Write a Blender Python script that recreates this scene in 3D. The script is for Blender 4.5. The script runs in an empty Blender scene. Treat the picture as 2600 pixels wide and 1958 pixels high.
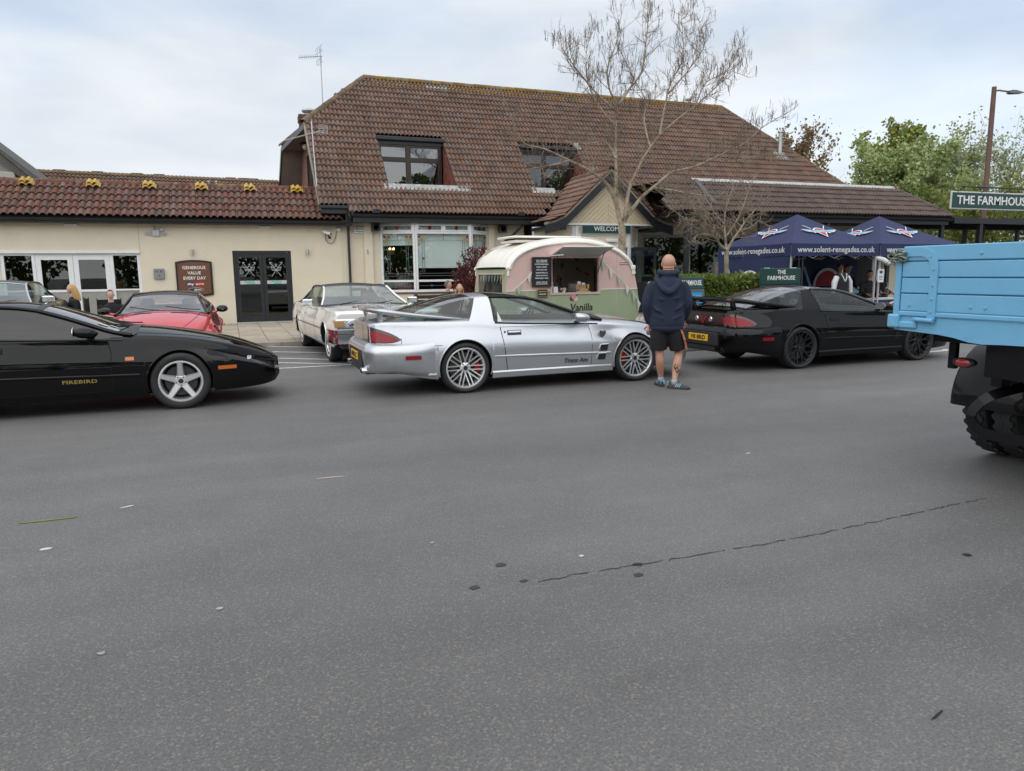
import bpy, math, random
import numpy as np
from mathutils import Vector, Matrix
random.seed(7); rng = np.random.default_rng(7)
SC = bpy.context.scene
COL = SC.collection
# ------------------------------------------------------------------ camera
# world frame: X runs along the pub front, +Y goes into the building, the ground is z = 0
YAW, PITCH, ROLL = math.radians(21.0), math.radians(8.8), math.radians(0.65)
CAM = Vector((-0.18, -24.86, 1.57))
fw = Vector((math.sin(YAW)*math.cos(PITCH), math.cos(YAW)*math.cos(PITCH), -math.sin(PITCH)))
r0 = Vector((math.cos(YAW), -math.sin(YAW), 0)); u0 = r0.cross(fw)
cr = r0*math.cos(ROLL) - u0*math.sin(ROLL); cu = r0*math.sin(ROLL) + u0*math.cos(ROLL)
cam = bpy.data.objects.new('camera', bpy.data.cameras.new('camera')); COL.objects.link(cam)
cam.matrix_world = Matrix(((cr.x, cu.x, -fw.x, CAM.x), (cr.y, cu.y, -fw.y, CAM.y), (cr.z, cu.z, -fw.z, CAM.z), (0, 0, 0, 1)))
cam.data.sensor_fit = 'HORIZONTAL'; cam.data.sensor_width = 36; cam.data.lens = 36*1850/2600
cam.data.clip_start = 0.05; cam.data.clip_end = 3000
SC.camera = cam
# ------------------------------------------------------------------ sky: high thin overcast with a few blue gaps
SUN_EL, SUN_AZ = math.radians(52), math.radians(215)   # azimuth measured from +Y towards +X
wd = bpy.data.worlds.new('World'); SC.world = wd; wd.use_nodes = True
nt = wd.node_tree; nt.nodes.clear()
def wn(t, **k):
    n = nt.nodes.new(t)
    for a, b in k.items(): setattr(n, a, b)
    return n
wl = lambda a, b: nt.links.new(a, b)
sky = wn('ShaderNodeTexSky', sky_type='NISHITA', sun_disc=False, sun_elevation=SUN_EL, sun_rotation=SUN_AZ)
bg_sky = wn('ShaderNodeBackground'); bg_sky.inputs[1].default_value = 0.13; wl(sky.outputs[0], bg_sky.inputs[0])
tc = wn('ShaderNodeTexCoord'); mp = wn('ShaderNodeMapping'); mp.inputs['Scale'].default_value = (1.1, 1.1, 3.4); mp.inputs['Rotation'].default_value = (0.12, 0.1, 0.6); mp.inputs['Location'].default_value = (0.33, 0.2, 0.1)
wl(tc.outputs['Generated'], mp.inputs[0])
n1 = wn('ShaderNodeTexNoise'); n1.inputs['Scale'].default_value = 1.7; n1.inputs['Detail'].default_value = 7; n1.inputs['Roughness'].default_value = .55; n1.inputs['Distortion'].default_value = .5; wl(mp.outputs[0], n1.inputs['Vector'])
n2 = wn('ShaderNodeTexNoise'); n2.inputs['Scale'].default_value = 2.6; n2.inputs['Detail'].default_value = 6; n2.inputs['Roughness'].default_value = .5; n2.inputs['Distortion'].default_value = .3; wl(mp.outputs[0], n2.inputs['Vector'])
cover = wn('ShaderNodeMapRange'); cover.inputs[1].default_value = .36; cover.inputs[2].default_value = .56; cover.inputs[3].default_value = .72; cover.inputs[4].default_value = 1.0; cover.interpolation_type = 'SMOOTHSTEP'; wl(n1.outputs[0], cover.inputs[0])
ramp = wn('ShaderNodeValToRGB'); wl(n2.outputs[0], ramp.inputs[0])
e = ramp.color_ramp.elements; e[0].position = .34; e[0].color = (.62, .69, .78, 1); e[1].position = .66; e[1].color = (.88, .91, .94, 1)
bg_cl = wn('ShaderNodeBackground'); bg_cl.inputs[1].default_value = 0.66; wl(ramp.outputs[0], bg_cl.inputs[0])
mx = wn('ShaderNodeMixShader'); wl(cover.outputs[0], mx.inputs[0]); wl(bg_sky.outputs[0], mx.inputs[1]); wl(bg_cl.outputs[0], mx.inputs[2])
wo = wn('ShaderNodeOutputWorld'); wl(mx.outputs[0], wo.inputs[0])
# ------------------------------------------------------------------ sun behind thin cloud
sl = bpy.data.lights.new('sun', 'SUN'); sl.energy = 1.5; sl.angle = math.radians(120); sl.color = (1, .96, .9)
so = bpy.data.objects.new('sun', sl); COL.objects.link(so)
sd = Vector((math.sin(SUN_AZ)*math.cos(SUN_EL), math.cos(SUN_AZ)*math.cos(SUN_EL), math.sin(SUN_EL)))
so.location = (0, -20, 40); so.rotation_euler = sd.to_track_quat('Z', 'Y').to_euler()
SC.view_settings.view_transform = 'Standard'; SC.view_settings.look = 'None'; SC.view_settings.exposure = 0.68; SC.view_settings.gamma = 1
SC.view_settings.use_curve_mapping = False
SC.render.engine = 'CYCLES'; SC.cycles.use_denoising = True
SC.cycles.max_bounces = 8; SC.cycles.transparent_max_bounces = 16; SC.cycles.glossy_bounces = 4; SC.cycles.diffuse_bounces = 3; SC.cycles.transmission_bounces = 6
SC.cycles.caustics_reflective = False; SC.cycles.caustics_refractive = False; SC.cycles.sample_clamp_indirect = 8
# ================================================================== helpers
V = Vector
def tag(o, label=None, cat=None, group=None, kind=None):
    if label: o['label'] = label
    if cat: o['category'] = cat
    if group: o['group'] = group
    if kind: o['kind'] = kind
    return o
def thing(name, label, cat, loc=(0, 0, 0), rz=0, group=None):
    o = bpy.data.objects.new(name, None); COL.objects.link(o); o.empty_display_size = .1
    o.location = loc; o.rotation_euler = (0, 0, rz)
    return tag(o, label, cat, group)
def holder(name, parent, loc=(0, 0, 0), rot=(0, 0, 0)):
    o = bpy.data.objects.new(name, None); COL.objects.link(o); o.parent = parent; o.location = loc; o.rotation_euler = rot; o.empty_display_size = .1
    return o
def link_mesh(name, me, parent=None):
    o = bpy.data.objects.new(name, me); COL.objects.link(o)
    if parent is not None: o.parent = parent
    return o
def copy_tree(o, parent=None):
    c = o.copy(); COL.objects.link(c)
    if parent is not None: c.parent = parent
    for ch in list(o.children): copy_tree(ch, c)
    return c
class MB:
    """collects vertices and faces of one mesh"""
    def __init__(s): s.v = []; s.f = []; s.m = []; s.cur = 0; s.at = None
    def add(s, vs, fs):
        b = len(s.v); s.v.extend([tuple(map(float, q)) for q in vs]); s.f.extend([tuple(i+b for i in q) for q in fs]); s.m.extend([s.cur]*len(fs)); return s
    def box(s, x0, x1, y0, y1, z0, z1, M=None):
        vs = [V((x, y, z)) for x in (x0, x1) for y in (y0, y1) for z in (z0, z1)]
        if M is not None: vs = [M @ q for q in vs]
        return s.add(vs, [(0, 1, 3, 2), (4, 6, 7, 5), (0, 4, 5, 1), (2, 3, 7, 6), (0, 2, 6, 4), (1, 5, 7, 3)])
    def bbox(s, x0, x1, y0, y1, z0, z1, c=.01, M=None):
        """box with chamfered edges"""
        cx, cy, cz = (x0+x1)/2, (y0+y1)/2, (z0+z1)/2; hx, hy, hz = (x1-x0)/2, (y1-y0)/2, (z1-z0)/2; c = min(c, hx*.9, hy*.9, hz*.9)
        vs = []; idx = {}
        for sx in (-1, 1):
            for sy in (-1, 1):
                for sz in (-1, 1):
                    for a in range(3):
                        h = [hx-c, hy-c, hz-c]; h[a] = (hx, hy, hz)[a]
                        idx[(sx, sy, sz, a)] = len(vs); vs.append(V((cx+sx*h[0], cy+sy*h[1], cz+sz*h[2])))
        fs = []
        S = (-1, 1)
        def od(fv, n):
            p = [vs[i] for i in fv]; nn = (p[1]-p[0]).cross(p[2]-p[0])
            return tuple(fv) if nn.dot(V(n)) > 0 else tuple(reversed(fv))
        for sg in S:
            fs.append(od([idx[(sg, -1, -1, 0)], idx[(sg, 1, -1, 0)], idx[(sg, 1, 1, 0)], idx[(sg, -1, 1, 0)]], (sg, 0, 0)))
            fs.append(od([idx[(-1, sg, -1, 1)], idx[(1, sg, -1, 1)], idx[(1, sg, 1, 1)], idx[(-1, sg, 1, 1)]], (0, sg, 0)))
            fs.append(od([idx[(-1, -1, sg, 2)], idx[(1, -1, sg, 2)], idx[(1, 1, sg, 2)], idx[(-1, 1, sg, 2)]], (0, 0, sg)))
        for s1 in S:
            for s2 in S:
                fs.append(od([idx[(s1, s2, -1, 0)], idx[(s1, s2, 1, 0)], idx[(s1, s2, 1, 1)], idx[(s1, s2, -1, 1)]], (s1, s2, 0)))
                fs.append(od([idx[(s1, -1, s2, 0)], idx[(s1, 1, s2, 0)], idx[(s1, 1, s2, 2)], idx[(s1, -1, s2, 2)]], (s1, 0, s2)))
                fs.append(od([idx[(-1, s1, s2, 1)], idx[(1, s1, s2, 1)], idx[(1, s1, s2, 2)], idx[(-1, s1, s2, 2)]], (0, s1, s2)))
                for s3 in S: fs.append(od([idx[(s1, s2, s3, 0)], idx[(s1, s2, s3, 1)], idx[(s1, s2, s3, 2)]], (s1, s2, s3)))
        if M is not None: vs = [M @ q for q in vs]
        return s.add(vs, fs)
    def prism(s, poly, d0, d1, axis='y', M=None):
        """extrude a 2D polygon (x,z for axis y; x,y for axis z; y,z for axis x) from d0 to d1"""
        f = {'y': lambda p, d: (p[0], d, p[1]), 'z': lambda p, d: (p[0], p[1], d), 'x': lambda p, d: (d, p[0], p[1])}[axis]
        n = len(poly); vs = [V(f(p, d0)) for p in poly]+[V(f(p, d1)) for p in poly]
        if M is not None: vs = [M @ q for q in vs]
        return s.add(vs, [tuple(range(n)), tuple(range(2*n-1, n-1, -1))]+[(i, n+i, n+(i+1) % n, (i+1) % n) for i in range(n)])
    def tube(s, path, rad, n=8, cap=True, flat=None):
        P = [V(p) for p in path]; k = len(P)
        if not hasattr(rad, '__len__'): rad = [rad]*k
        T = [(P[min(i+1, k-1)]-P[max(i-1, 0)]).normalized() for i in range(k)]
        up = V((0, 0, 1)) if abs(T[0].z) < .9 else V((1, 0, 0))
        a = T[0].cross(up).normalized(); vs = []
        for i in range(k):
            a = (a-T[i]*a.dot(T[i])); a = a.normalized() if a.length > 1e-6 else T[i].orthogonal().normalized()
            b = T[i].cross(a)
            for j in range(n):
                th = 2*math.pi*j/n
                vs.append(P[i]+(a*math.cos(th)+b*math.sin(th)*(flat or 1))*rad[i])
        fs = [(i*n+j, i*n+(j+1) % n, (i+1)*n+(j+1) % n, (i+1)*n+j) for i in range(k-1) for j in range(n)]
        if cap: fs += [tuple(range(n-1, -1, -1)), tuple(range((k-1)*n, k*n))]
        return s.add(vs, fs)
    def lathe(s, prof, n=32, M=None, closed=False, a0=0, a1=2*math.pi):
        """prof: (r, h) pairs turned round the local z axis"""
        k = len(prof); full = abs(a1-a0-2*math.pi) < 1e-6; m = n if full else n+1
        vs = [V((r*math.cos(a0+(a1-a0)*j/n), r*math.sin(a0+(a1-a0)*j/n), h)) for j in range(m) for r, h in prof]
        if M is not None: vs = [M @ q for q in vs]
        fs = []
        for j in range(n):
            jj = (j+1) % m
            for i in range(k-1 if not closed else k):
                i2 = (i+1) % k
                fs.append((j*k+i, jj*k+i, jj*k+i2, j*k+i2))
        return s.add(vs, fs)
    def grid(s, pts, flip=False, wrapu=False):
        """pts[i][j] -> vertices, quads between them"""
        nu, nv = len(pts), len(pts[0]); vs = [q for r in pts for q in r]; fs = []
        for i in range(nu if wrapu else nu-1):
            for j in range(nv-1):
                a, b = i*nv+j, ((i+1) % nu)*nv+j
                fs.append((a, a+1, b+1, b) if flip else (a, b, b+1, a+1))
        return s.add(vs, fs)
    def ball(s, c, r, n=12, m=8, sc=(1, 1, 1), M=None):
        pts = []
        for i in range(m+1):
            th = math.pi*i/m
            pts.append([V((c[0]+r*sc[0]*math.sin(th)*math.cos(2*math.pi*j/n), c[1]+r*sc[1]*math.sin(th)*math.sin(2*math.pi*j/n), c[2]+r*sc[2]*math.cos(th))) for j in range(n+1)])
        if M is not None: pts = [[M @ q for q in rr] for rr in pts]
        return s.grid(pts)
    def mesh(s, name, mats, smooth=False, ang=None):
        me = bpy.data.meshes.new(name); me.from_pydata(s.v, [], s.f)
        for m in (mats if isinstance(mats, (list, tuple)) else [mats]): me.materials.append(m)
        if isinstance(mats, (list, tuple)) and len(mats) > 1: me.polygons.foreach_set('material_index', s.m)
        if smooth: me.polygons.foreach_set('use_smooth', [True]*len(me.polygons))
        if s.at is not None:
            a = me.attributes.new('rnd', 'FLOAT', 'POINT'); a.data.foreach_set('value', s.at)
        me.update()
        if smooth and ang is not None:
            me.set_sharp_from_angle(angle=math.radians(ang))
        return me
    def build(s, name, mats, parent=None, smooth=False, ang=40):
        return link_mesh(name, s.mesh(name, mats, smooth, ang), parent)
def frame(o, x, y, z):
    """matrix from origin and three axes"""
    return Matrix(((x[0], y[0], z[0], o[0]), (x[1], y[1], z[1], o[1]), (x[2], y[2], z[2], o[2]), (0, 0, 0, 1)))
FACE = Matrix.Rotation(math.pi/2, 4, 'X')      # local x right, local y up, facing -Y
TEXTS = []
def text(name, body, h, mat_, parent, M, width=None, ext=.002, bold=0, align='CENTER', shear=0, space=1):
    """lettering: made as a font curve, turned into a mesh in fit_texts()"""
    c = bpy.data.curves.new(name, 'FONT'); c.body = body; c.size = h/.72; c.align_x = align; c.align_y = 'CENTER' if '\n' not in body else 'TOP'
    c.extrude = ext; c.offset = bold; c.shear = shear; c.space_character = space; c.resolution_u = 2
    o = bpy.data.objects.new('font_tmp', c); COL.objects.link(o)
    TEXTS.append((o, name, mat_, parent, M, width))
def fit_texts():
    dg = bpy.context.evaluated_depsgraph_get(); out = []
    for o, *_ in TEXTS: out.append(bpy.data.meshes.new_from_object(o.evaluated_get(dg)))
    for (o, name, mat_, parent, M, width), me in zip(TEXTS, out):
        me.name = name; me.materials.clear(); me.materials.append(mat_)
        n = link_mesh(name, me, parent)
        if width and len(me.vertices):
            xs = [v.co.x for v in me.vertices]; d = max(xs)-min(xs); M = M @ Matrix.Diagonal((width/d, 1, 1, 1))
        n.matrix_basis = M
        bpy.data.objects.remove(o)
    TEXTS.clear()
def pchip(xs, ys):
    """monotone cubic through the points"""
    x = np.array(xs, float); y = np.array(ys, float); h = np.diff(x); d = np.diff(y)/h; m = np.zeros_like(x)
    for i in range(1, len(x)-1):
        if d[i-1]*d[i] > 0:
            w1 = 2*h[i]+h[i-1]; w2 = h[i]+2*h[i-1]; m[i] = (w1+w2)/(w1/d[i-1]+w2/d[i])
    m[0] = d[0]; m[-1] = d[-1]
    def f(t):
        t = min(max(t, x[0]), x[-1]); i = min(int(np.searchsorted(x, t, 'right'))-1, len(x)-2); i = max(i, 0)
        u = (t-x[i])/h[i]
        return float((2*u**3-3*u**2+1)*y[i]+(u**3-2*u**2+u)*h[i]*m[i]+(-2*u**3+3*u**2)*y[i+1]+(u**3-u**2)*h[i]*m[i+1])
    return f
def smooth_path(pts, k=6):
    """Catmull-Rom through points"""
    P = [V(p) for p in pts]; out = []
    for i in range(len(P)-1):
        a, b, c, d = P[max(i-1, 0)], P[i], P[i+1], P[min(i+2, len(P)-1)]
        for j in range(k):
            t = j/k; out.append(.5*((2*b)+(c-a)*t+(2*a-5*b+4*c-d)*t*t+(3*b-a-3*c+d)*t**3))
    return out+[P[-1]]
def in_poly(x, y, poly):
    c = False; j = len(poly)-1
    for i in range(len(poly)):
        xi, yi = poly[i]; xj, yj = poly[j]
        if (yi > y) != (yj > y) and x < (xj-xi)*(y-yi)/(yj-yi)+xi: c = not c
        j = i
    return c
# ================================================================== materials
MATS = {}
def mat(name, col, rough=.6, metal=0, var=0., vs=3., bump=0., bs=80., coat=0., rnd=0., spec=.5, stain=None, ss=1.5, st=(.5, .62), vd=5):
    if name in MATS: return MATS[name]
    m = bpy.data.materials.new(name); m.use_nodes = True; MATS[name] = m
    t = m.node_tree; p = t.nodes['Principled BSDF']; L = t.links.new
    col = tuple(col)+(1,)
    p.inputs['Roughness'].default_value = rough; p.inputs['Metallic'].default_value = metal; p.inputs['Specular IOR Level'].default_value = spec
    p.inputs['Base Color'].default_value = col
    if coat: p.inputs['Coat Weight'].default_value = coat; p.inputs['Coat Roughness'].default_value = .03
    if not (var or bump or rnd or stain): return m
    g = t.nodes.new('ShaderNodeNewGeometry'); cur = None
    rgb = t.nodes.new('ShaderNodeRGB'); rgb.outputs[0].default_value = col; cur = rgb.outputs[0]
    def noise(sc, det=vd, rg=.6):
        n = t.nodes.new('ShaderNodeTexNoise'); n.inputs['Scale'].default_value = sc; n.inputs['Detail'].default_value = det; n.inputs['Roughness'].default_value = rg
        L(g.outputs['Position'], n.inputs['Vector']); return n.outputs[0]
    def rng_(src, a, b, lo, hi):
        n = t.nodes.new('ShaderNodeMapRange'); L(src, n.inputs[0])
        for i, q in enumerate((a, b, lo, hi)): n.inputs[i+1].default_value = q
        return n.outputs[0]
    def mul(c, fac):
        n = t.nodes.new('ShaderNodeHueSaturation'); L(fac, n.inputs['Value']); L(c, n.inputs['Color']); return n.outputs[0]
    def mixc(f, a, b):
        n = t.nodes.new('ShaderNodeMix'); n.data_type = 'RGBA'; L(f, n.inputs[0]); L(a, n.inputs[6]); n.inputs[7].default_value = tuple(b)+(1,); return n.outputs[2]
    if rnd:
        oi = t.nodes.new('ShaderNodeObjectInfo'); at = t.nodes.new('ShaderNodeAttribute'); at.attribute_name = 'rnd'
        ad = t.nodes.new('ShaderNodeMath'); ad.operation = 'ADD'; L(oi.outputs['Random'], ad.inputs[0]); L(at.outputs['Fac'], ad.inputs[1])
        fr = t.nodes.new('ShaderNodeMath'); fr.operation = 'FRACT'; L(ad.outputs[0], fr.inputs[0])
        cur = mul(cur, rng_(fr.outputs[0], 0, 1, 1-rnd, 1+rnd))
        f2 = t.nodes.new('ShaderNodeMath'); f2.operation = 'MULTIPLY'; f2.inputs[1].default_value = 7.31; L(fr.outputs[0], f2.inputs[0])
        f3 = t.nodes.new('ShaderNodeMath'); f3.operation = 'FRACT'; L(f2.outputs[0], f3.inputs[0])
        h = t.nodes.new('ShaderNodeHueSaturation'); L(cur, h.inputs['Color']); L(rng_(f3.outputs[0], 0, 1, 1-rnd*1.3, 1+rnd*.8), h.inputs['Saturation']); cur = h.outputs[0]
    if var: cur = mul(cur, rng_(noise(vs), .25, .75, 1-var, 1+var))
    if stain:
        cur = mixc(rng_(noise(ss, 6, .65), st[0], st[1], 0, 1), cur, stain)
    L(cur, p.inputs['Base Color'])
    if bump:
        b = t.nodes.new('ShaderNodeBump'); b.inputs['Strength'].default_value = min(1, bump); b.inputs['Distance'].default_value = .01
        L(noise(bs, 3), b.inputs['Height']); L(b.outputs[0], p.inputs['Normal'])
    return m
def glass(name, tint=(.8, .85, .83), refl=1.0, rough=0.0, base=.04):
    if name in MATS: return MATS[name]
    m = bpy.data.materials.new(name); m.use_nodes = True; MATS[name] = m; t = m.node_tree; t.nodes.clear(); L = t.links.new
    tr = t.nodes.new('ShaderNodeBsdfTransparent'); tr.inputs[0].default_value = tuple(tint)+(1,)
    gl = t.nodes.new('ShaderNodeBsdfGlossy'); gl.inputs['Roughness'].default_value = rough
    lw = t.nodes.new('ShaderNodeLayerWeight'); lw.inputs[0].default_value = .5            # Schlick reflectance from the facing angle
    pw = t.nodes.new('ShaderNodeMath'); pw.operation = 'POWER'; pw.inputs[1].default_value = 5; L(lw.outputs['Facing'], pw.inputs[0])
    ml = t.nodes.new('ShaderNodeMath'); ml.operation = 'MULTIPLY_ADD'; ml.inputs[1].default_value = .92; ml.inputs[2].default_value = .04*refl+base; ml.use_clamp = True; L(pw.outputs[0], ml.inputs[0])
    mx = t.nodes.new('ShaderNodeMixShader'); L(ml.outputs[0], mx.inputs[0]); L(tr.outputs[0], mx.inputs[1]); L(gl.outputs[0], mx.inputs[2])
    o = t.nodes.new('ShaderNodeOutputMaterial'); L(mx.outputs[0], o.inputs[0]); return m
def emit(name, col, s):
    m = bpy.data.materials.new(name); m.use_nodes = True; t = m.node_tree; p = t.nodes['Principled BSDF']
    p.inputs['Emission Color'].default_value = tuple(col)+(1,); p.inputs['Emission Strength'].default_value = s; return m
BLACKTRIM = mat('black_trim', (.016, .018, .022), .42, var=.25, vs=6, bump=.15, bs=30)
CREAM = mat('cream_render', (.71, .645, .51), .85, var=.07, vs=.7, bump=.25, bs=60, stain=(.56, .49, .36), ss=.9, st=(.6, .85))
WHITE = mat('white_paint', (.75, .77, .79), .45, var=.06, vs=4)
WHITEWORN = mat('worn_white_paint', (.72, .74, .76), .55, var=.08, vs=5, stain=(.30, .27, .25), ss=9, st=(.66, .72))
CHROME = mat('chrome', (.80, .82, .84), .12, 1)
STEEL = mat('brushed_steel', (.5, .5, .5), .35, .9, var=.1, vs=8)
GALV = mat('galvanised', (.45, .47, .49), .45, .7, var=.15, vs=6)
BLACKPLASTIC = mat('black_plastic', (.018, .018, .02), .5)
RUBBER = mat('tyre_rubber', (.022, .022, .024), .75, var=.25, vs=9)
DARK = mat('dark_void', (.008, .008, .009), .9)
LEAD = mat('lead_flashing', (.30, .31, .30), .6, .15, var=.3, vs=5, stain=(.52, .53, .53), ss=7, st=(.55, .66))
WINGLASS = glass('window_glass', (.55, .62, .60), 1.3, 0.0, .02)
GREENSIGN = mat('dark_green_sign', (.012, .055, .048), .35, var=.08, vs=3)
SIGNWHITE = mat('sign_white', (.8, .82, .8), .5)
CONCRETE = mat('concrete', (.36, .34, .30), .85, var=.15, vs=5, bump=.2, bs=50)
# ================================================================== ground
def asphalt():
    m = bpy.data.materials.new('asphalt'); m.use_nodes = True; t = m.node_tree; p = t.nodes['Principled BSDF']; L = t.links.new
    g = t.nodes.new('ShaderNodeNewGeometry')
    def N(sc, det=2, rg=.5, typ='ShaderNodeTexNoise'):
        n = t.nodes.new(typ); n.inputs['Scale'].default_value = sc
        if typ == 'ShaderNodeTexNoise': n.inputs['Detail'].default_value = det; n.inputs['Roughness'].default_value = rg
        L(g.outputs['Position'], n.inputs['Vector']); return n
    def MR(src, a, b, lo, hi):
        n = t.nodes.new('ShaderNodeMapRange'); L(src, n.inputs[0])
        for i, q in enumerate((a, b, lo, hi)): n.inputs[i+1].default_value = q
        return n.outputs[0]
    def M(op, a, b):
        n = t.nodes.new('ShaderNodeMath'); n.operation = op; L(a, n.inputs[0])
        if isinstance(b, float): n.inputs[1].default_value = b
        else: L(b, n.inputs[1])
        return n.outputs[0]
    vor = N(120, typ='ShaderNodeTexVoronoi')                       # single chippings
    chip = N(88, 3, .65); fine = N(240, 2)
    sepc = t.nodes.new('ShaderNodeSeparateColor'); L(vor.outputs['Color'], sepc.inputs[0])
    light = MR(sepc.outputs[0], .80, .97, 0, 1)
    stones = MR(chip.outputs[0], .3, .7, .66, 1.34)
    grit = MR(fine.outputs[0], .3, .7, .8, 1.2)
    big = MR(N(.35, 5, .55).outputs[0], .3, .7, .88, 1.1)
    mid = MR(N(2.2, 5, .6).outputs[0], .3, .7, .93, 1.07)
    val = M('MULTIPLY', M('MULTIPLY', stones, grit), M('MULTIPLY', big, mid))
    # wheel tracks worn along the lane and faint scuffs
    mpn = t.nodes.new('ShaderNodeMapping'); mpn.inputs['Scale'].default_value = (.10, 1.25, 1); mpn.inputs['Rotation'].default_value = (0, 0, .05); L(g.outputs['Position'], mpn.inputs[0])
    trk = t.nodes.new('ShaderNodeTexNoise'); trk.inputs['Scale'].default_value = 1.0; trk.inputs['Detail'].default_value = 4; L(mpn.outputs[0], trk.inputs['Vector'])
    val = M('MULTIPLY', val, MR(trk.outputs[0], .32, .68, .87, 1.13))
    # strip seam: the strip nearer the camera than y = -21.6 was laid later and is a touch darker
    sp = t.nodes.new('ShaderNodeSeparateXYZ'); L(g.outputs['Position'], sp.inputs[0])
    wob = MR(N(6, 3).outputs[0], .3, .7, -.02, .02)
    yy = M('ADD', sp.outputs[1], wob)
    val = M('MULTIPLY', val, MR(yy, -21.75, -21.5, .93, 1.0))
    c = t.nodes.new('ShaderNodeHueSaturation'); c.inputs['Color'].default_value = (.128, .126, .125, 1); L(val, c.inputs['Value'])
    mix = t.nodes.new('ShaderNodeMix'); mix.data_type = 'RGBA'; L(M('MULTIPLY', light, .40), mix.inputs[0]); L(c.outputs[0], mix.inputs[6]); mix.inputs[7].default_value = (.31, .29, .255, 1)
    # dark damp and oily blots
    blot = MR(N(1.1, 6, .7).outputs[0], .61, .75, 0, .38)
    mix2 = t.nodes.new('ShaderNodeMix'); mix2.data_type = 'RGBA'; L(blot, mix2.inputs[0]); L(mix.outputs[2], mix2.inputs[6]); mix2.inputs[7].default_value = (.06, .06, .058, 1)
    L(mix2.outputs[2], p.inputs['Base Color'])
    p.inputs['Roughness'].default_value = .62; p.inputs['Specular IOR Level'].default_value = .5
    b = t.nodes.new('ShaderNodeBump'); b.inputs['Strength'].default_value = .9; b.inputs['Distance'].default_value = .006
    L(M('ADD', chip.outputs[0], M('MULTIPLY', fine.outputs[0], .4)), b.inputs['Height']); L(b.outputs[0], p.inputs['Normal'])
    return m
ASPHALT = asphalt()
b = MB(); b.add([(-900, -900, 0), (900, -900, 0), (900, 900, 0), (-900, 900, 0)], [(0, 1, 2, 3)])
tag(b.build('car_park', ASPHALT), 'worn grey asphalt of the car park', 'car park', kind='structure')
# crack along the seam
pts = []; x = 1.2
rc = random.Random(3)
while x < 4.6: pts.append((x, -21.62+rc.uniform(-.012, .012)+.03*math.sin(x*1.7)+.02*(x-1.2))); x += rc.uniform(.02, .06)
CRACK = mat('crack_dirt', (.045, .043, .040), .95)
b = MB()
for i in range(len(pts)-1):
    w0 = .0015+.0035*abs(math.sin(i*.7)); w1 = .0015+.0035*abs(math.sin((i+1)*.7))
    (xa, ya), (xb, yb) = pts[i], pts[i+1]
    if math.sin(i*.61) > -.93: b.add([(xa, ya-w0, .003), (xb, yb-w1, .003), (xb, yb+w1, .003), (xa, ya+w0, .003)], [(0, 1, 2, 3)])
tag(b.build('asphalt_crack', CRACK), 'thin dark crack running along a seam in the asphalt', 'crack', kind='structure')
# painted lines
LINEPAINT = mat('worn_line_paint', (.62, .61, .57), .7, var=.15, vs=6, stain=(.16, .155, .15), ss=14, st=(.56, .66))
def line(p, q, w, lab):
    P, Q = V((p[0], p[1], 0)), V((q[0], q[1], 0)); d = (Q-P).normalized(); n = V((-d.y, d.x, 0))*w/2
    b = MB(); b.add([(P-n)+V((0, 0, .004)), (Q-n)+V((0, 0, .004)), (Q+n)+V((0, 0, .004)), (P+n)+V((0, 0, .004))], [(0, 1, 2, 3)])
    tag(b.build('parking_line', LINEPAINT), lab, 'painted line', kind='structure')
for i, (p, q) in enumerate([((-.1, -7.3), (3.6, -9.9)), ((-.1, -8.5), (3.6, -11.2)), ((-.1, -9.8), (3.4, -12.35)), ((-.1, -10.6), (2.5, -12.4)), ((-.1, -11.92), (4.4, -12.0))]):
    line(p, q, .09, ['white hatch line nearest the paving slabs', 'second white hatch line from the paving', 'third white hatch line from the paving', 'fourth white hatch line from the paving', 'white line closing the hatched area towards the lane'][i])
pth = smooth_path([(11.2, -14.93, 0), (12.2, -14.9, 0), (12.6, -14.84, 0), (12.75, -14.7, 0)], 5); b = MB()
for i in range(len(pth)-1):
    d = (pth[i+1]-pth[i]).normalized(); n = V((-d.y, d.x, 0))*.05
    b.add([(pth[i].x-n.x, pth[i].y-n.y, .004), (pth[i+1].x-n.x, pth[i+1].y-n.y, .004), (pth[i+1].x+n.x, pth[i+1].y+n.y, .004), (pth[i].x+n.x, pth[i].y+n.y, .004)], [(0, 1, 2, 3)])
tag(b.build('parking_line', LINEPAINT), 'white curved line end on the lane beyond the right black coupe', 'painted line', kind='structure')
# pavement with slabs along the wing and the house front
PAVE = mat('paving_slab', (.36, .31, .24), .85, var=.16, vs=3, bump=.3, bs=40, rnd=.14, stain=(.20, .18, .15), ss=2.2, st=(.56, .72))
JOINT = mat('paving_joint', (.12, .105, .085), .95, var=.2, vs=8)
KERB = mat('kerb_stone', (.33, .31, .28), .85, var=.12, vs=5, bump=.2, bs=40)
pav = tag(link_mesh('pavement', MB().box(-12, 24, -7.62, 0, -.2, .062).mesh('pavement', JOINT)), 'buff slab pavement along the pub front', 'pavement', kind='structure')
SW = .605
smesh = []
for k in range(3):
    q = MB().bbox(-SW/2+.006, SW/2-.006, -SW/2+.006, SW/2-.006, -.02, 0, .004); smesh.append(q.mesh('slab', PAVE, False))
rs = random.Random(5); cnt = 0
far = MB(); far.at = []
cells = []
for i in range(-14, 36):
    for j in range(12):
        x = i*SW+.3; y = -7.62+.16+SW*(j+.5)+.0
        if y > -.12: continue
        cells.append((abs(x-.9)+abs(y+4.5)*.5, x, y))
cells.sort()
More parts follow.
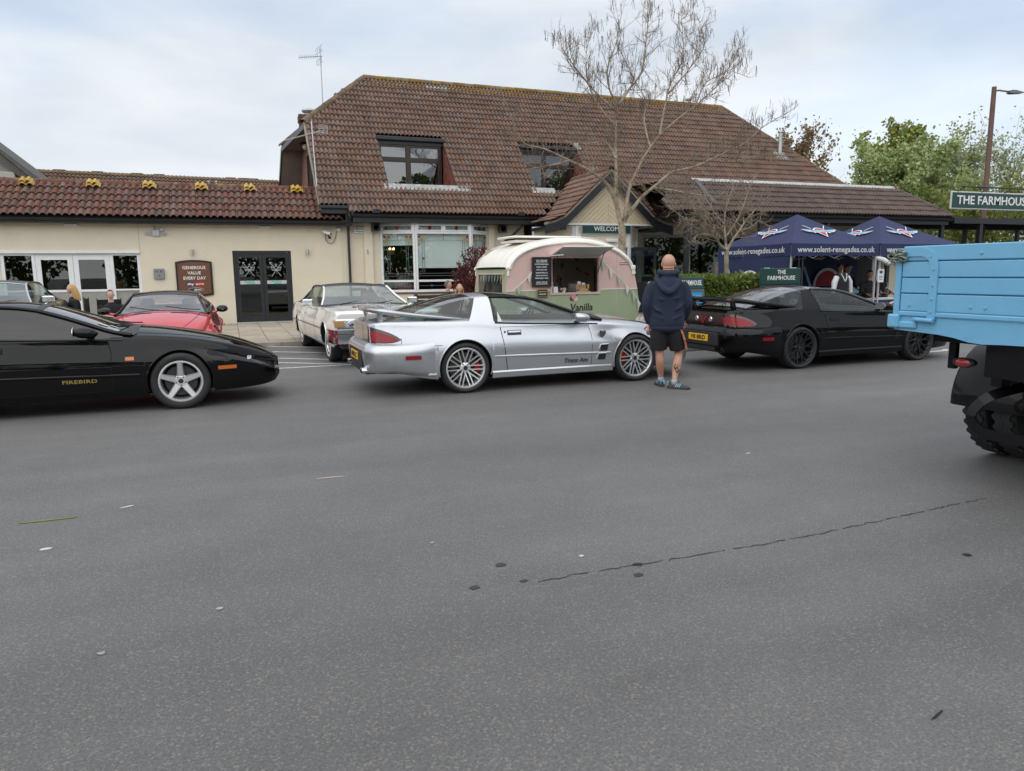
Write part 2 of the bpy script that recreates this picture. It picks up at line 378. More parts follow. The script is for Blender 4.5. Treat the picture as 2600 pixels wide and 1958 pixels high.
for k, (d, x, y) in enumerate(cells):
    if k < 230:
        o = link_mesh('slab', smesh[k % 3], pav); o.location = (x, y, .082+rs.uniform(-.003, .003)); o.rotation_euler = (rs.uniform(-.006, .006), rs.uniform(-.006, .006), 0)
    else:
        n0 = len(far.v); far.bbox(x-SW/2+.006, x+SW/2-.006, y-SW/2+.006, y+SW/2-.006, .064, .082, .004); far.at += [rs.random()]*(len(far.v)-n0)
tag(far.build('slab', PAVE, pav), kind='stuff')
km = MB().bbox(-.455, .455, -.075, .075, -.15, .1, .015).mesh('kerb_stone', KERB)
for i in range(30):
    o = link_mesh('kerb_stone', km, pav); o.location = (-11.5+.915*i, -7.70, 0); o.rotation_euler = (0, 0, rs.uniform(-.004, .004))
# ================================================================== roof tiling
def tile_mesh(name, w, rolls, ln, h, mat_):
    b = MB(); pw = w/rolls; prof = []
    for r in range(rolls):
        for s_, hh in ((0, 0), (.07, .45), (.22, .88), (.39, 1), (.56, .88), (.71, .45), (.78, 0)):
            prof.append((-w/2+pw*(r+s_+.11), hh*h))
    prof = [(-w/2-.004, 0)]+prof+[(w/2+.004, 0)]
    rows = []
    for v, lift in ((-.012, .052), (ln*.5, .026), (ln, .000)):
        rows.append([(u, v, hh+lift) for u, hh in prof])
    b.grid(rows, flip=False)
    n = len(prof); b.grid([[(u, v-.001, max(hh-.022, .008)) for u, v, hh in rows[0]], rows[0]])
    return b
def roof_tiles(parent, P0, ax, up, poly, holes, w, gauge, rolls, h, mat_, nmax, name='tile', deckmat=None, vmin=0):
    ax = V(ax).normalized(); up = V(up).normalized(); nrm = ax.cross(up).normalized(); P0 = V(P0)
    tm = tile_mesh('tile', w, rolls, gauge+.06, h, mat_); me = tm.mesh('tile', mat_, True, 50)
    a0 = min(p[0] for p in poly); a1 = max(p[0] for p in poly); b1 = max(p[1] for p in poly)
    cells = []; deck = MB()
    for j in range(int(b1/gauge)+1):
        for i in range(int((a1-a0)/w)+1):
            a = a0+w*(i+.5); bb = j*gauge
            c = (a, bb+gauge*.5)
            if not in_poly(c[0], c[1], poly) or any(in_poly(c[0], c[1], q) for q in holes): continue
            P = P0+ax*a+up*bb; cells.append(((P-CAM).length, P, j))
            e = [(a-w*.52, bb-.01), (a+w*.52, bb-.01), (a+w*.52, bb+gauge*1.04), (a-w*.52, bb+gauge*1.04)]
            deck.add([P0+ax*q[0]+up*q[1]-nrm*.03 for q in e], [(0, 1, 2, 3)])
    deck.build('roof_deck', deckmat or DARK, parent)
    cells.sort(key=lambda q: q[0]); rr = random.Random(len(cells))
    rest = MB(); rest.at = []
    for k, (d, P, j) in enumerate(cells):
        jx, jn, rot = rr.uniform(-.005, .005), rr.uniform(-.004, .006), rr.uniform(-.014, .014)*(4 if rr.random() < .03 else 1)
        M = frame(P+ax*jx+nrm*jn, ax, up, nrm) @ Matrix.Rotation(rot, 4, 'Z')
        if k < nmax:
            o = link_mesh(name, me, parent); o.matrix_basis = M
        else:
            n0 = len(rest.v); rest.add([M @ V(q) for q in tm.v], tm.f); rest.at += [rr.random()]*(len(rest.v)-n0)
    if rest.v: tag(rest.build(name, mat_, parent, True, 50), kind='stuff')
def ridge_run(parent, A, B, mat_, r=.13, step=.42, name='ridge_tile'):
    A, B = V(A), V(B); n = max(1, round((B-A).length/step)); d = (B-A)/n; ln = d.length; dx = d.normalized()
    side = dx.cross(V((0, 0, 1))).normalized(); up = side.cross(dx)
    b = MB(); rows = []
    for t, rr_ in ((0, r*1.04), (ln*.97, r)):
        rows.append([(t, rr_*math.cos(a), rr_*.8*math.sin(a)-.02) for a in np.linspace(-.25, math.pi+.25, 9)])
    b.grid(rows, flip=True); b.grid([[(t-.001, y*.86, z*.86-.004) for t, y, z in rows[0]], rows[0]], flip=True)
    me = b.mesh(name, mat_, True, 50); rr = random.Random(n)
    for i in range(n):
        o = link_mesh(name, me, parent); o.matrix_basis = frame(A+d*i+V((0, 0, rr.uniform(-.006, .006))), dx, side, up)
def walls(b, x0, x1, z0, z1, y, t, holes):
    """upright wall in the XZ plane from y (front) to y+t (back) with rectangular holes"""
    xs = sorted({x0, x1}|{min(max(h[i], x0), x1) for h in holes for i in (0, 1)}); zs = sorted({z0, z1}|{min(max(h[i], z0), z1) for h in holes for i in (2, 3)})
    hole = lambda i, j: any(h[0]-1e-6 <= xs[i] and xs[i+1] <= h[1]+1e-6 and h[2]-1e-6 <= zs[j] and zs[j+1] <= h[3]+1e-6 for h in holes)
    nx, nz = len(xs)-1, len(zs)-1
    S = lambda i, j: 0 <= i < nx and 0 <= j < nz and not hole(i, j)
    for i in range(nx):
        for j in range(nz):
            if not S(i, j): continue
            a, c, d, e = xs[i], xs[i+1], zs[j], zs[j+1]
            b.add([(a, y, d), (c, y, d), (c, y, e), (a, y, e)], [(0, 1, 2, 3)]); b.add([(a, y+t, d), (c, y+t, d), (c, y+t, e), (a, y+t, e)], [(3, 2, 1, 0)])
            if not S(i-1, j): b.add([(a, y, d), (a, y, e), (a, y+t, e), (a, y+t, d)], [(0, 1, 2, 3)])
            if not S(i+1, j): b.add([(c, y, d), (c, y+t, d), (c, y+t, e), (c, y, e)], [(0, 1, 2, 3)])
            if not S(i, j-1): b.add([(a, y, d), (a, y+t, d), (c, y+t, d), (c, y, d)], [(0, 1, 2, 3)])
            if not S(i, j+1): b.add([(a, y, e), (c, y, e), (c, y+t, e), (a, y+t, e)], [(0, 1, 2, 3)])
    return b
def rect_frame(b, x0, x1, z0, z1, y0, y1, w, wb=None, wt=None):
    wb = w if wb is None else wb; wt = w if wt is None else wt
    b.box(x0, x0+w, y0, y1, z0, z1); b.box(x1-w, x1, y0, y1, z0, z1); b.box(x0+w, x1-w, y0, y1, z0, z0+wb); b.box(x0+w, x1-w, y0, y1, z1-wt, z1)
    return b
def pane(parent, x0, x1, z0, z1, y, m=None, name='pane'):
    return MB().box(x0, x1, y, y+.008, z0, z1).build(name, m or WINGLASS, parent)
TILE_RED = mat('red_clay_tile', (.125, .060, .045), .8, var=.2, vs=2.5, bump=.3, bs=60, rnd=.22, stain=(.30, .17, .055), ss=4.5, st=(.66, .74))
TILE_BROWN = mat('brown_tile', (.140, .083, .060), .82, var=.22, vs=1.2, bump=.3, bs=60, rnd=.17, stain=(.062, .043, .036), ss=1.7, st=(.56, .76))
TILE_DARK = mat('weathered_brown_tile', (.115, .080, .068), .85, var=.2, vs=1.5, bump=.3, bs=60, rnd=.15, stain=(.05, .045, .04), ss=1.5, st=(.5, .75))
TILE_PORCH = mat('porch_tile', (.17, .092, .066), .82, var=.15, vs=2, bump=.3, bs=60, rnd=.14, stain=(.08, .055, .04), ss=2.2, st=(.58, .75))
RIDGE_RED = mat('mossy_red_ridge', (.13, .055, .040), .85, var=.3, vs=6, bump=.3, bs=40, rnd=.15, stain=(.24, .14, .035), ss=6, st=(.52, .62))
LICHEN = mat('lichen_ridge', (.20, .125, .032), .9, var=.3, vs=7, bump=.4, bs=40, rnd=.2, stain=(.11, .07, .045), ss=4, st=(.55, .68))
RIDGE_BROWN = mat('brown_ridge', (.125, .078, .05), .85, var=.25, vs=6, bump=.3, bs=40, rnd=.15, stain=(.2, .125, .035), ss=5, st=(.56, .68))
YELLOWTILE = mat('yellow_vent_tile', (.46, .30, .055), .8, var=.15, vs=9, bump=.2, bs=60, rnd=.08)
BROWNFRAME = mat('brown_window_frame', (.030, .013, .011), .35, var=.2, vs=10)
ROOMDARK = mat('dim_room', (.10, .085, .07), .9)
PANELGREY = mat('grey_door_panel', (.30, .29, .27), .6, var=.06, vs=4)
# ================================================================== single-storey wing
wing = thing('pub_wing', 'cream single-storey pub wing with red clay pantile roof', 'building')
b = MB()
walls(b, -9.5, 3.40, 0, 3.2, 0, .28, [(-6.2, -2.62, .09, 2.36), (0, 1.77, .08, 2.35)])
b.box(3.12, 3.40, .28, 4, 0, 3.2); b.box(-9.5, -9.2, .28, 4, 0, 3.2)
b.build('wall', CREAM, wing)
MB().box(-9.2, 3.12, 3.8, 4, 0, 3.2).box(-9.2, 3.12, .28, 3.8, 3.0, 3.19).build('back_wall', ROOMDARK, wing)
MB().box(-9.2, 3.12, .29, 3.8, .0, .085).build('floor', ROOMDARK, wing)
# joint where the left part of the wall was rendered later
MB().box(-2.605, -2.595, -.004, .01, 2.36, 3.15).build('wall_joint', mat('render_joint', (.40, .34, .24), .9), wing)
# eaves
eb = MB(); eb.box(-9.6, 3.62, -.33, -.003, 3.14, 3.165); eb.box(-9.6, 3.62, -.36, -.333, 3.135, 3.30); eb.build('fascia', BLACKTRIM, wing)
gt = MB(); rows = []
for xx in (-9.6, 3.62):
    rows.append([(xx, -.425+.068*math.cos(a), 3.262+.068*math.sin(a)) for a in np.linspace(math.pi, 2*math.pi, 9)])
gt.grid(rows, flip=True); gt.grid([[(x, y*1+.0, z+.0) for x, y, z in r] for r in [[(p[0], -.425+(p[1]+.425)*.9, 3.262+(p[2]-3.262)*.9) for p in r] for r in rows]])
for xx in np.arange(-9, 3.5, 1.9): gt.box(xx-.02, xx+.02, -.5, -.36, 3.17, 3.185)
gt.build('gutter', BLACKTRIM, wing, True)
roofW = MB().add([(-9.6, -.36, 3.29), (3.45, -.36, 3.29), (3.45, 1.0, 4.34), (-9.6, 1.0, 4.34), (-9.6, 2.4, 3.2), (3.45, 2.4, 3.2)], [(0, 1, 2, 3), (3, 2, 5, 4)]).build('roof', TILE_RED, wing)
upW = V((0, 1.42, 1.10)); LW = upW.length
roof_tiles(roofW, (0, -.42, 3.315), (1, 0, 0), upW, [(-6.9, 0), (3.46, 0), (3.46, LW-.02), (-6.9, LW-.02)], [], .187, .355, 1, .062, TILE_RED, 300)
ridge_run(roofW, (-9.6, 1.0, 4.40), (3.25, 1.0, 4.40), RIDGE_RED, .15, .45)
# yellow vent tiles near the ridge: a raised double-roll tile on a yellow course tile
for xx in (-5.52, -3.80, -2.28, -.80, .65, 2.10):
    M = frame(V((xx, -.42, 3.315))+upW.normalized()*1.43+upW.normalized().cross(V((1, 0, 0)))*-.055, (1, 0, 0), upW.normalized(), V((1, 0, 0)).cross(upW).normalized())
    q = tile_mesh('vent_tile', .30, 2, .26, .06, YELLOWTILE); vb = MB(); vb.add([M @ (V(p)*1.0+V((0, .06, .065))) for p in q.v], q.f)
    q2 = tile_mesh('vent_tile', .38, 2, .33, .064, YELLOWTILE); vb.add([M @ (V(p)+V((.03, -.02, .012))) for p in q2.v], q2.f)
    vb.box(-.13, .13, .08, .3, .01, .06, M)
    vb.build('vent_tile', YELLOWTILE, roofW, True, 50)
# big window with glazed doors
win = MB(); win.box(-6.26, -2.60, -.06, .0, 2.275, 2.36); win.build('window_head', WHITE, wing)
fr = MB()
for xa, xb in ((-6.2, -6.11), (-5.43, -5.35), (-3.43, -3.34), (-2.70, -2.62)): fr.box(xa, xb, .02, .12, .09, 2.275)
for xa, xb in ((-6.11, -5.43), (-3.34, -2.70)):
    fr.box(xa, xb, .02, .12, 2.21, 2.275); fr.box(xa, xb, .02, .12, 1.17, 1.22); fr.box(xa, xb, .02, .12, .09, .15)
fr.box(-5.35, -3.43, .02, .12, 2.235, 2.275)
gw = fr.build('window', WHITE, wing)
for xa, xb in ((-6.11, -5.43), (-3.34, -2.70)):
    pane(gw, xa, xb, 1.22, 2.21, .07); MB().box(xa, xb, .06, .09, .15, 1.17).build('lower_panel', PANELGREY, gw)
for xa, xb in ((-5.345, -4.40), (-4.39, -3.435)):
    db = MB(); rect_frame(db, xa, xb, .10, 2.23, .03, .10, .135, .2, .14); db.box(xa+.135, xb-.135, .03, .10, 1.15, 1.22)
    dd = db.build('glazed_door', WHITE, wing); pane(dd, xa+.135, xb-.135, 1.22, 2.09, .06); MB().box(xa+.135, xb-.135, .05, .08, .3, 1.15).build('lower_panel', PANELGREY, dd)
    hx = xb-.07 if xa < -5 else xa+.07
    MB().box(hx-.012, hx+.012, -.02, .03, 1.0, 1.02).box(hx-.012, hx+.012, -.03, -.015, .98, 1.12).build('handle', STEEL, dd)
# black double door
PEEL = mat('peeling_black_paint', (.014, .016, .02), .5, var=.2, vs=8, bump=.3, bs=30, stain=(.42, .39, .35), ss=7, st=(.70, .735))
df = MB(); df.box(0, .07, .03, .16, .08, 2.35); df.box(1.70, 1.77, .03, .16, .08, 2.35); df.box(.07, 1.70, .03, .16, 2.26, 2.35); df.build('door_frame', PEEL, wing)
MB().box(-.02, 1.79, -.05, .2, .066, .098).build('doorstep', mat('pale_sill', (.5, .5, .5), .6, var=.1), wing)
STICK = mat('sticker_green', (.08, .42, .34), .5); STICKB = mat('sticker_blue', (.05, .2, .5), .5); ETCH = mat('etched_glass_mark', (.62, .68, .7), .6)
for k, (xa, xb) in enumerate(((.075, .88), (.89, 1.695))):
    db = MB(); rect_frame(db, xa, xb, .10, 2.255, .05, .11, .10, .17, .12); d2 = db.build('door', PEEL, wing)
    pane(d2, xa+.10, xb-.10, .27, 2.135, .07); cx = (xa+xb)/2
    MB().box(xa+.10, xb-.10, .062, .066, 1.30, 1.41).build('manifestation_strip', mat('frosted_strip', (.5, .53, .55), .5), d2)
    MB().box(cx-.17, cx+.13, .056, .060, 1.36, 1.40).box(cx-.10, cx+.13, .0555, .0595, 1.31, 1.36).build('fire_exit_sticker', STICK, d2)
    text('sticker_lettering', 'Fire exit', .028, SIGNWHITE, d2, Matrix.Translation((cx+.01, .0545, 1.38)) @ FACE, .2, .0005)
    text('sticker_lettering', 'Keep clear', .025, SIGNWHITE, d2, Matrix.Translation((cx+.015, .0545, 1.335)) @ FACE, .2, .0005)
    eb_ = MB()      # etched crown over crossed arrows
    for p0, p1 in (((-.16, 0), (-.12, -.12)), ((-.12, -.12), (.12, -.12)), ((.12, -.12), (.16, 0)), ((-.16, 0), (-.07, -.05)), ((-.07, -.05), (0, .04)), ((0, .04), (.07, -.05)), ((.07, -.05), (.16, 0)), ((-.11, -.085), (.11, -.085)), ((-.19, .14), (.14, -.30)), ((.19, .14), (-.14, -.30)), ((-.19, .14), (-.13, .13)), ((.19, .14), (.13, .13)), ((-.19, .14), (-.18, .07)), ((.19, .14), (.18, .07)), ((0, .04), (0, .1)), ((-.03, .07), (.03, .07))):
        a, c = V((cx+p0[0], .062, 1.85+p0[1])), V((cx+p1[0], .062, 1.85+p1[1])); eb_.tube([a, c], .006, 4)
    eb_.build('etched_crown', ETCH, d2)
    hx = xb-.05 if k == 0 else xa+.05
    MB().bbox(hx-.02, hx+.02, .035, .05, 1.0, 1.25, .004).build('push_plate', PEEL, d2)
# ---- things fixed to the wing wall
WOOD = mat('sign_wood', (.155, .055, .028), .55, var=.3, vs=3, bump=.2, bs=20)
def woodgrain(m):
    t = m.node_tree; w = t.nodes.new('ShaderNodeTexWave'); w.inputs['Scale'].default_value = 6; w.inputs['Distortion'].default_value = 9; w.inputs['Detail'].default_value = 4; w.inputs['Detail Scale'].default_value = 1.2
    g = t.nodes.new('ShaderNodeNewGeometry'); mp_ = t.nodes.new('ShaderNodeMapping'); mp_.inputs['Scale'].default_value = (5, 5, .7); t.links.new(g.outputs['Position'], mp_.inputs[0]); t.links.new(mp_.outputs[0], w.inputs['Vector'])
    r = t.nodes.new('ShaderNodeValToRGB'); r.color_ramp.elements[0].color = (.085, .028, .015, 1); r.color_ramp.elements[1].color = (.20, .08, .042, 1); t.links.new(w.outputs[0], r.inputs[0]); t.links.new(r.outputs[0], t.nodes['Principled BSDF'].inputs['Base Color'])
woodgrain(WOOD)
def arch(x0, x1, z0, z1, rise, n=10):
    top = [(x0+(x1-x0)*i/n, z1-rise+rise*(1-((i/n-.5)*2)**2)) for i in range(n, -1, -1)]; bot = [(x0+(x1-x0)*i/n, z0+rise-rise*(1-((i/n-.5)*2)**2)) for i in range(n+1)]
    return bot+top
sg = thing('wall_sign', 'brown wooden wall sign with black edge beside the double door', 'sign', (-1.14, 0, 1.0))
MB().prism([(x+1.14-1.14, z) for x, z in arch(-.52, .52, -.06, 1.07, .06)], -.05, -.004).build('border', mat('sign_border', (.012, .011, .011), .4), sg)
MB().prism(arch(-.46, .46, 0, 1.01, .055), -.062, -.0505).build('board', WOOD, sg)
T = lambda x, y, z: Matrix.Translation((x, y, z)) @ FACE
for s_, z, w in (('GENEROUS', .83, .66), ('VALUE', .67, .38), ('EVERY DAY', .51, .64)): text('lettering', s_, .095, SIGNWHITE, sg, T(0, -.064, z), w, .003, .002)
MB().box(-.25, 0, -.066, -.0625, .28, .39).build('logo_panel', mat('logo_blue', (.012, .02, .12), .5), sg)
MB().box(.0, .27, -.066, -.0625, .28, .39).build('logo_panel', mat('logo_red', (.45, .015, .02), .5), sg)
text('lettering', 'sky', .07, SIGNWHITE, sg, T(-.125, -.068, .335), .2, .001, .003); text('lettering', 'sports', .065, SIGNWHITE, sg, T(.135, -.068, .335), .23, .001, .001)
MB().prism([(.02+.22*math.cos(a)*(1 if True else 1), .165+.055*math.sin(a)) for a in np.linspace(0, 2*math.pi, 20, endpoint=False)], -.066, -.0625).build('logo_panel', SIGNWHITE, sg)
MB().prism([(.02+.212*math.cos(a), .165+.048*math.sin(a)) for a in np.linspace(0, 2*math.pi, 20, endpoint=False)], -.069, -.0665).build('logo_panel', BLACKPLASTIC, sg)
text('lettering', 'sport', .06, SIGNWHITE, sg, T(.07, -.0705, .165), .2, .001, .002)
o = thing('cigarette_bin', 'small grey metal cigarette bin on the cream wing wall', 'ash bin', (-2.125, 0, 1.5))
MB().bbox(-.145, .145, -.09, -.002, 0, .31, .012).build('body', mat('bin_grey', (.26, .27, .28), .45, .3), o)
sb = MB()
for dx in (-.075, -.045, .045, .075): sb.box(dx-.009, dx+.009, -.0925, -.0895, .2, .25)
sb.build('slot', DARK, o); MB().lathe([(.028, 0), (.034, 0), (.034, .003), (.028, .003), (.028, 0)], 16, Matrix.Translation((0, -.091, .1)) @ FACE).box(-.018, .018, -.0945, -.0905, .094, .104).build('symbol', BLACKPLASTIC, o)
for i, xx in enumerate((-1.15, 2.29, 4.22)):
    o = thing('wall_lamp', ['steel up-and-down wall lamp above the brown wooden sign', 'steel up-and-down wall lamp between double door and camera', 'steel up-and-down wall lamp between drainpipe and bay window'][i], 'wall lamp', (xx, 0, 2.22), 0, 'small steel wall lamps')
    MB().lathe([(0, 0), (.036, 0), (.04, .004), (.04, .166), (.036, .17), (0, .17)], 16, Matrix.Translation((0, -.075, 0))).build('tube', STEEL, o, True); MB().box(-.03, .03, -.04, -.002, .05, .12).build('bracket', STEEL, o)
for i, xx in enumerate((-4.35, 1.02)):
    o = MB().bbox(-.17, .17, -.07, -.003, 0, .065, .012).build('bulkhead_light', WHITE); o.location = (xx, 0, 3.065)
    tag(o, ['white strip light under the gutter above the glazed doors', 'white strip light under the gutter above the black double door'][i], 'light', 'white lights under the wing gutter')
o = thing('wireless_access_point', 'square pale grey wireless box with side aerials under the gutter', 'wireless box', (-2.12, 0, 2.77))
MB().bbox(-.11, .11, -.075, -.01, 0, .22, .03).build('body', mat('pale_grey_plastic', (.5, .52, .54), .5), o, True, 30)
ab = MB()
for z in (.04, .075, .11): ab.box(-.30, -.111, -.05, -.035, z, z+.016); ab.box(.111, .30, -.05, -.035, z, z+.016)
ab.build('antenna', MATS['pale_grey_plastic'], o); MB().bbox(.12, .22, -.06, -.003, .16, .26, .008).build('junction_box', MATS['pale_grey_plastic'], o)
MB().tube(smooth_path([(0, -.03, .22), (-.02, -.03, .27), (-.06, -.02, .33)], 4), .008, 5).build('cable', BLACKPLASTIC, o)
o = thing('security_camera', 'white bullet security camera with looped cable near the wing corner', 'security camera', (2.98, 0, 2.72))
cm = frame((-.06, -.16, .20), V((.78, -.55, -.3)).normalized(), V((.55, .8, 0)).normalized(), V((.25, -.17, .95)).normalized())
MB().bbox(-.14, .14, -.055, .055, -.045, .045, .02, cm).build('housing', WHITE, o); MB().bbox(.141, .148, -.045, .045, -.035, .035, .003, cm).build('lens', BLACKPLASTIC, o)
MB().tube([(0, -.003, .12), (0, -.09, .1), (-.02, -.15, .15)], .022, 8).ball((.02, -.12, .05), .045).build('mount', BLACKPLASTIC, o, True)
MB().bbox(.27, .41, -.07, -.003, .25, .37, .012).build('junction_box', WHITE, o)
MB().tube(smooth_path([(-.1, -.06, .18), (-.1, -.05, .02), (0, -.05, -.12), (.14, -.05, -.1), (.22, -.05, .05), (.26, -.05, .22), (.3, -.05, .27)], 6), .010, 6).build('cable', BLACKPLASTIC, o, True)
# ================================================================== main house
house = thing('pub_house', 'main pub house with tall brown tiled roof and inset dormers', 'building', (3.4, 0, 0))
house.location = (0, 0, 0)
BRICK = bpy.data.materials.new('gable_brick'); BRICK.use_nodes = True
_t = BRICK.node_tree; _b = _t.nodes.new('ShaderNodeTexBrick'); _g = _t.nodes.new('ShaderNodeNewGeometry'); _m = _t.nodes.new('ShaderNodeMapping')
_m.inputs['Rotation'].default_value = (0, math.pi/2, math.pi/2); _m.inputs['Scale'].default_value = (1, 1, 1)
_s = _t.nodes.new('ShaderNodeSeparateXYZ'); _c = _t.nodes.new('ShaderNodeCombineXYZ'); _t.links.new(_g.outputs['Position'], _s.inputs[0]); _t.links.new(_s.outputs[1], _c.inputs[0]); _t.links.new(_s.outputs[2], _c.inputs[1]); _t.links.new(_c.outputs[0], _b.inputs['Vector'])
_b.inputs['Color1'].default_value = (.26, .085, .05, 1); _b.inputs['Color2'].default_value = (.18, .06, .038, 1); _b.inputs['Mortar'].default_value = (.36, .31, .25, 1); _b.inputs['Scale'].default_value = 4.44; _b.inputs['Mortar Size'].default_value = .022; _b.inputs['Brick Width'].default_value = 1.0; _b.inputs['Row Height'].default_value = .333
_t.links.new(_b.outputs[0], _t.nodes['Principled BSDF'].inputs['Base Color']); _t.nodes['Principled BSDF'].inputs['Roughness'].default_value = .9
SOFFIT = mat('grey_soffit', (.26, .23, .20), .8, var=.15, vs=3)
# front walls
b = MB()
walls(b, 3.403, 4.69, 0, 3.34, .02, .26, [])
MB().box(4.12, 4.40, -.10, .018, 0, 3.3).build('wall_pier', CREAM, house)      # left of the bay
b.build('wall', CREAM, house)
MB().box(8.50, 9.9, .02, .28, 0, 3.34).build('wall', CREAM, house); MB().box(8.50, 8.72, -.10, .018, 0, 3.3).build('wall_pier', CREAM, house)
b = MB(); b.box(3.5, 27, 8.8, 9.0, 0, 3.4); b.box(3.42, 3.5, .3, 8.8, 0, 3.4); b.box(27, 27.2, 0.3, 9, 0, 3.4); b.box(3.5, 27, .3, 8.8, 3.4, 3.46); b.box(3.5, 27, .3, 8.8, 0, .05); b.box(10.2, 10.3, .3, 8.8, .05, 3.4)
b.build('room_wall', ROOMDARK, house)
# gable end in brick, soffits, barge boards
Zf = lambda y: 3.53+(y+.7)*1.0433
gx = 2.98
b = MB(); b.prism([(.0, 3.2), (.0, Zf(.0)-.2), (2.3, Zf(2.3)-.2), (2.6, 6.62), (6.6, 6.62), (9.2, 4.0), (9.2, 3.2)], gx, gx+.2, 'x', None)
b.build('gable_wall', BRICK, house)
b = MB(); b.add([(2.70, -.5, Zf(-.5)-.14), (gx, -.5, Zf(-.5)-.14), (gx, 2.45, 6.62), (2.70, 2.45, 6.62)], [(0, 1, 2, 3)])
b.add([(2.68, 2.45, 6.63), (gx+.1, 2.45, 6.63), (gx+.1, 6.9, 6.55), (2.22, 6.9, 6.55)], [(0, 1, 2, 3)])
b.add([(2.22, 6.9, 6.55), (gx+.1, 6.9, 6.55), (gx+.1, 9.7, 3.45), (2.02, 9.7, 3.45)], [(0, 1, 2, 3)])
b.build('soffit', SOFFIT, house)
b = MB(); b.prism([(2.66, 6.60), (2.66, 6.80), (2.69, 6.80), (2.69, 6.60)], 0, 1, 'y')
b = MB(); Q = [V((2.63, 2.42, 6.62)), V((2.18, 6.92, 6.52)), V((1.98, 9.72, 3.42))]
for A, B in zip(Q, Q[1:]):
    d = (B-A).normalized(); s_ = d.cross(V((0, 0, 1))).normalized(); u_ = s_.cross(d); M = frame(A, d, s_, u_); b.box(0, (B-A).length, -.015, .015, -.02, .17, M)
b.build('barge_board', BLACKTRIM, house)
gw_ = MB(); rect_frame(gw_.__class__() , 0, 1, 0, 1, 0, 1, .1)
gb = MB()
for y0, y1, z0, z1 in ((3.6, 3.68, 4.55, 6.1), (4.9, 4.98, 4.55, 6.1), (3.68, 4.9, 6.02, 6.1), (3.68, 4.9, 4.55, 4.63)): gb.box(gx-.05, gx-.001, y0, y1, z0, z1)
gwin = gb.build('gable_window', BLACKTRIM, house); MB().box(gx-.02, gx-.012, 3.68, 4.9, 4.63, 6.02).build('pane', WINGLASS, gwin)
MB().box(gx-.01, gx-.003, 3.68, 4.9, 4.63, 6.02).build('curtain', mat('white_curtain', (.55, .58, .6), .8), gwin)
MB().ball((gx-.1, 4.6, 6.35), .11).build('gable_lamp', mat('lamp_glass', (.6, .58, .52), .4), house, True)
# roof body under the tiles (front slope has the two dormer openings, so it is made of tiles and deck)
RZ = 8.955
roofH = MB()
roofH.add([(5.14, 4.5, RZ), (21.6, 4.5, RZ), (26.5, 9.7, 3.53), (2.02, 9.7, 3.53), (2.2, 6.9, 6.70)], [(0, 1, 2, 3, 4)])
roofH.add([(21.6, 4.5, RZ), (27.5, -.7, 3.53), (26.5, 9.7, 3.53)], [(0, 1, 2)])
roofH.add([(5.14, 4.5, RZ-.02), (2.2, 6.9, 6.68), (2.65, 2.45, 6.79)], [(0, 1, 2)])
roofH = roofH.build('roof', TILE_BROWN, house)
D1 = (5.11, 7.52, 1.36, 4.03); D2 = (10.46, 12.85, 1.40, 3.97)
hole = lambda d: [(d[0], d[2]), (d[1], d[2]), (d[1], d[3]), (d[0], d[3])]
upH = V((0, 5.2, 5.425)); LH = upH.length; nH = V((1, 0, 0)).cross(upH.normalized())
RP = lambda a, bb, h=0: V((a, -.7, 3.53))+upH.normalized()*bb+nH*h
roof_tiles(roofH, (0, -.72, 3.54), (1, 0, 0), upH, [(3.70, 0), (3.63, .335), (2.74, .335), (2.68, 4.56), (5.14, LH-.05), (21.6, LH-.05), (27.4, 0), (14.4, 0), (13.1, 1.1), (12.3, 1.75), (11.6, 1.1), (10.2, 0)], [hole(D1), hole(D2)], .30, .315, 2, .062, TILE_BROWN, 300)
# half-hip slope tiles on the left end (seen edge-on) and the ridges
hp = [V((2.65, 2.45, 6.79)), V((2.2, 6.9, 6.69)), V((5.14, 4.5, RZ))]
ridge_run(roofH, (5.14, 4.5, RZ+.05), (21.6, 4.5, RZ+.05), LICHEN, .15, .45)
ridge_run(roofH, (2.60, 2.42, 6.84), (5.14, 4.5, RZ+.04), RIDGE_BROWN, .14, .42)
ridge_run(roofH, (27.0, -.4, 3.9), (21.6, 4.5, RZ+.04), RIDGE_BROWN, .14, .42)
ridge_run(roofH, (2.15, 6.95, 6.72), (5.14, 4.5, RZ+.03), RIDGE_BROWN, .13, .42)
# lichen-covered top course
tm = tile_mesh('tile', .30, 2, .36, .05, LICHEN); me_l = tm.mesh('tile', LICHEN, True, 50)
for i in range(55):
    o = link_mesh('tile', me_l, roofH); P = RP(5.25+.30*i, LH-.40, .028); o.matrix_basis = frame(P, (1, 0, 0), upH.normalized(), nH)
    if i in (8, 9, 10): o.data = tile_mesh('tile', .30, 2, .36, .05, LEAD).mesh('tile', LEAD, True, 50)
# mortar verge strip
VERGE = mat('verge_mortar', (.27, .24, .19), .9, var=.25, vs=9, bump=.3, bs=30)
b = MB(); A, B = RP(2.70, .33, -.02), RP(2.655, 4.58, -.02); d = (B-A).normalized(); s_ = nH; M = frame(A, d, nH.cross(d), nH); b.box(0, (B-A).length, -.02, .035, -.07, .055, M)
A, B = RP(3.70, 0, -.02), RP(3.62, .34, -.02); d = (B-A).normalized(); M = frame(A, d, nH.cross(d), nH); b.box(0, (B-A).length, -.02, .03, -.06, .05, M)
b.build('verge', VERGE, house)
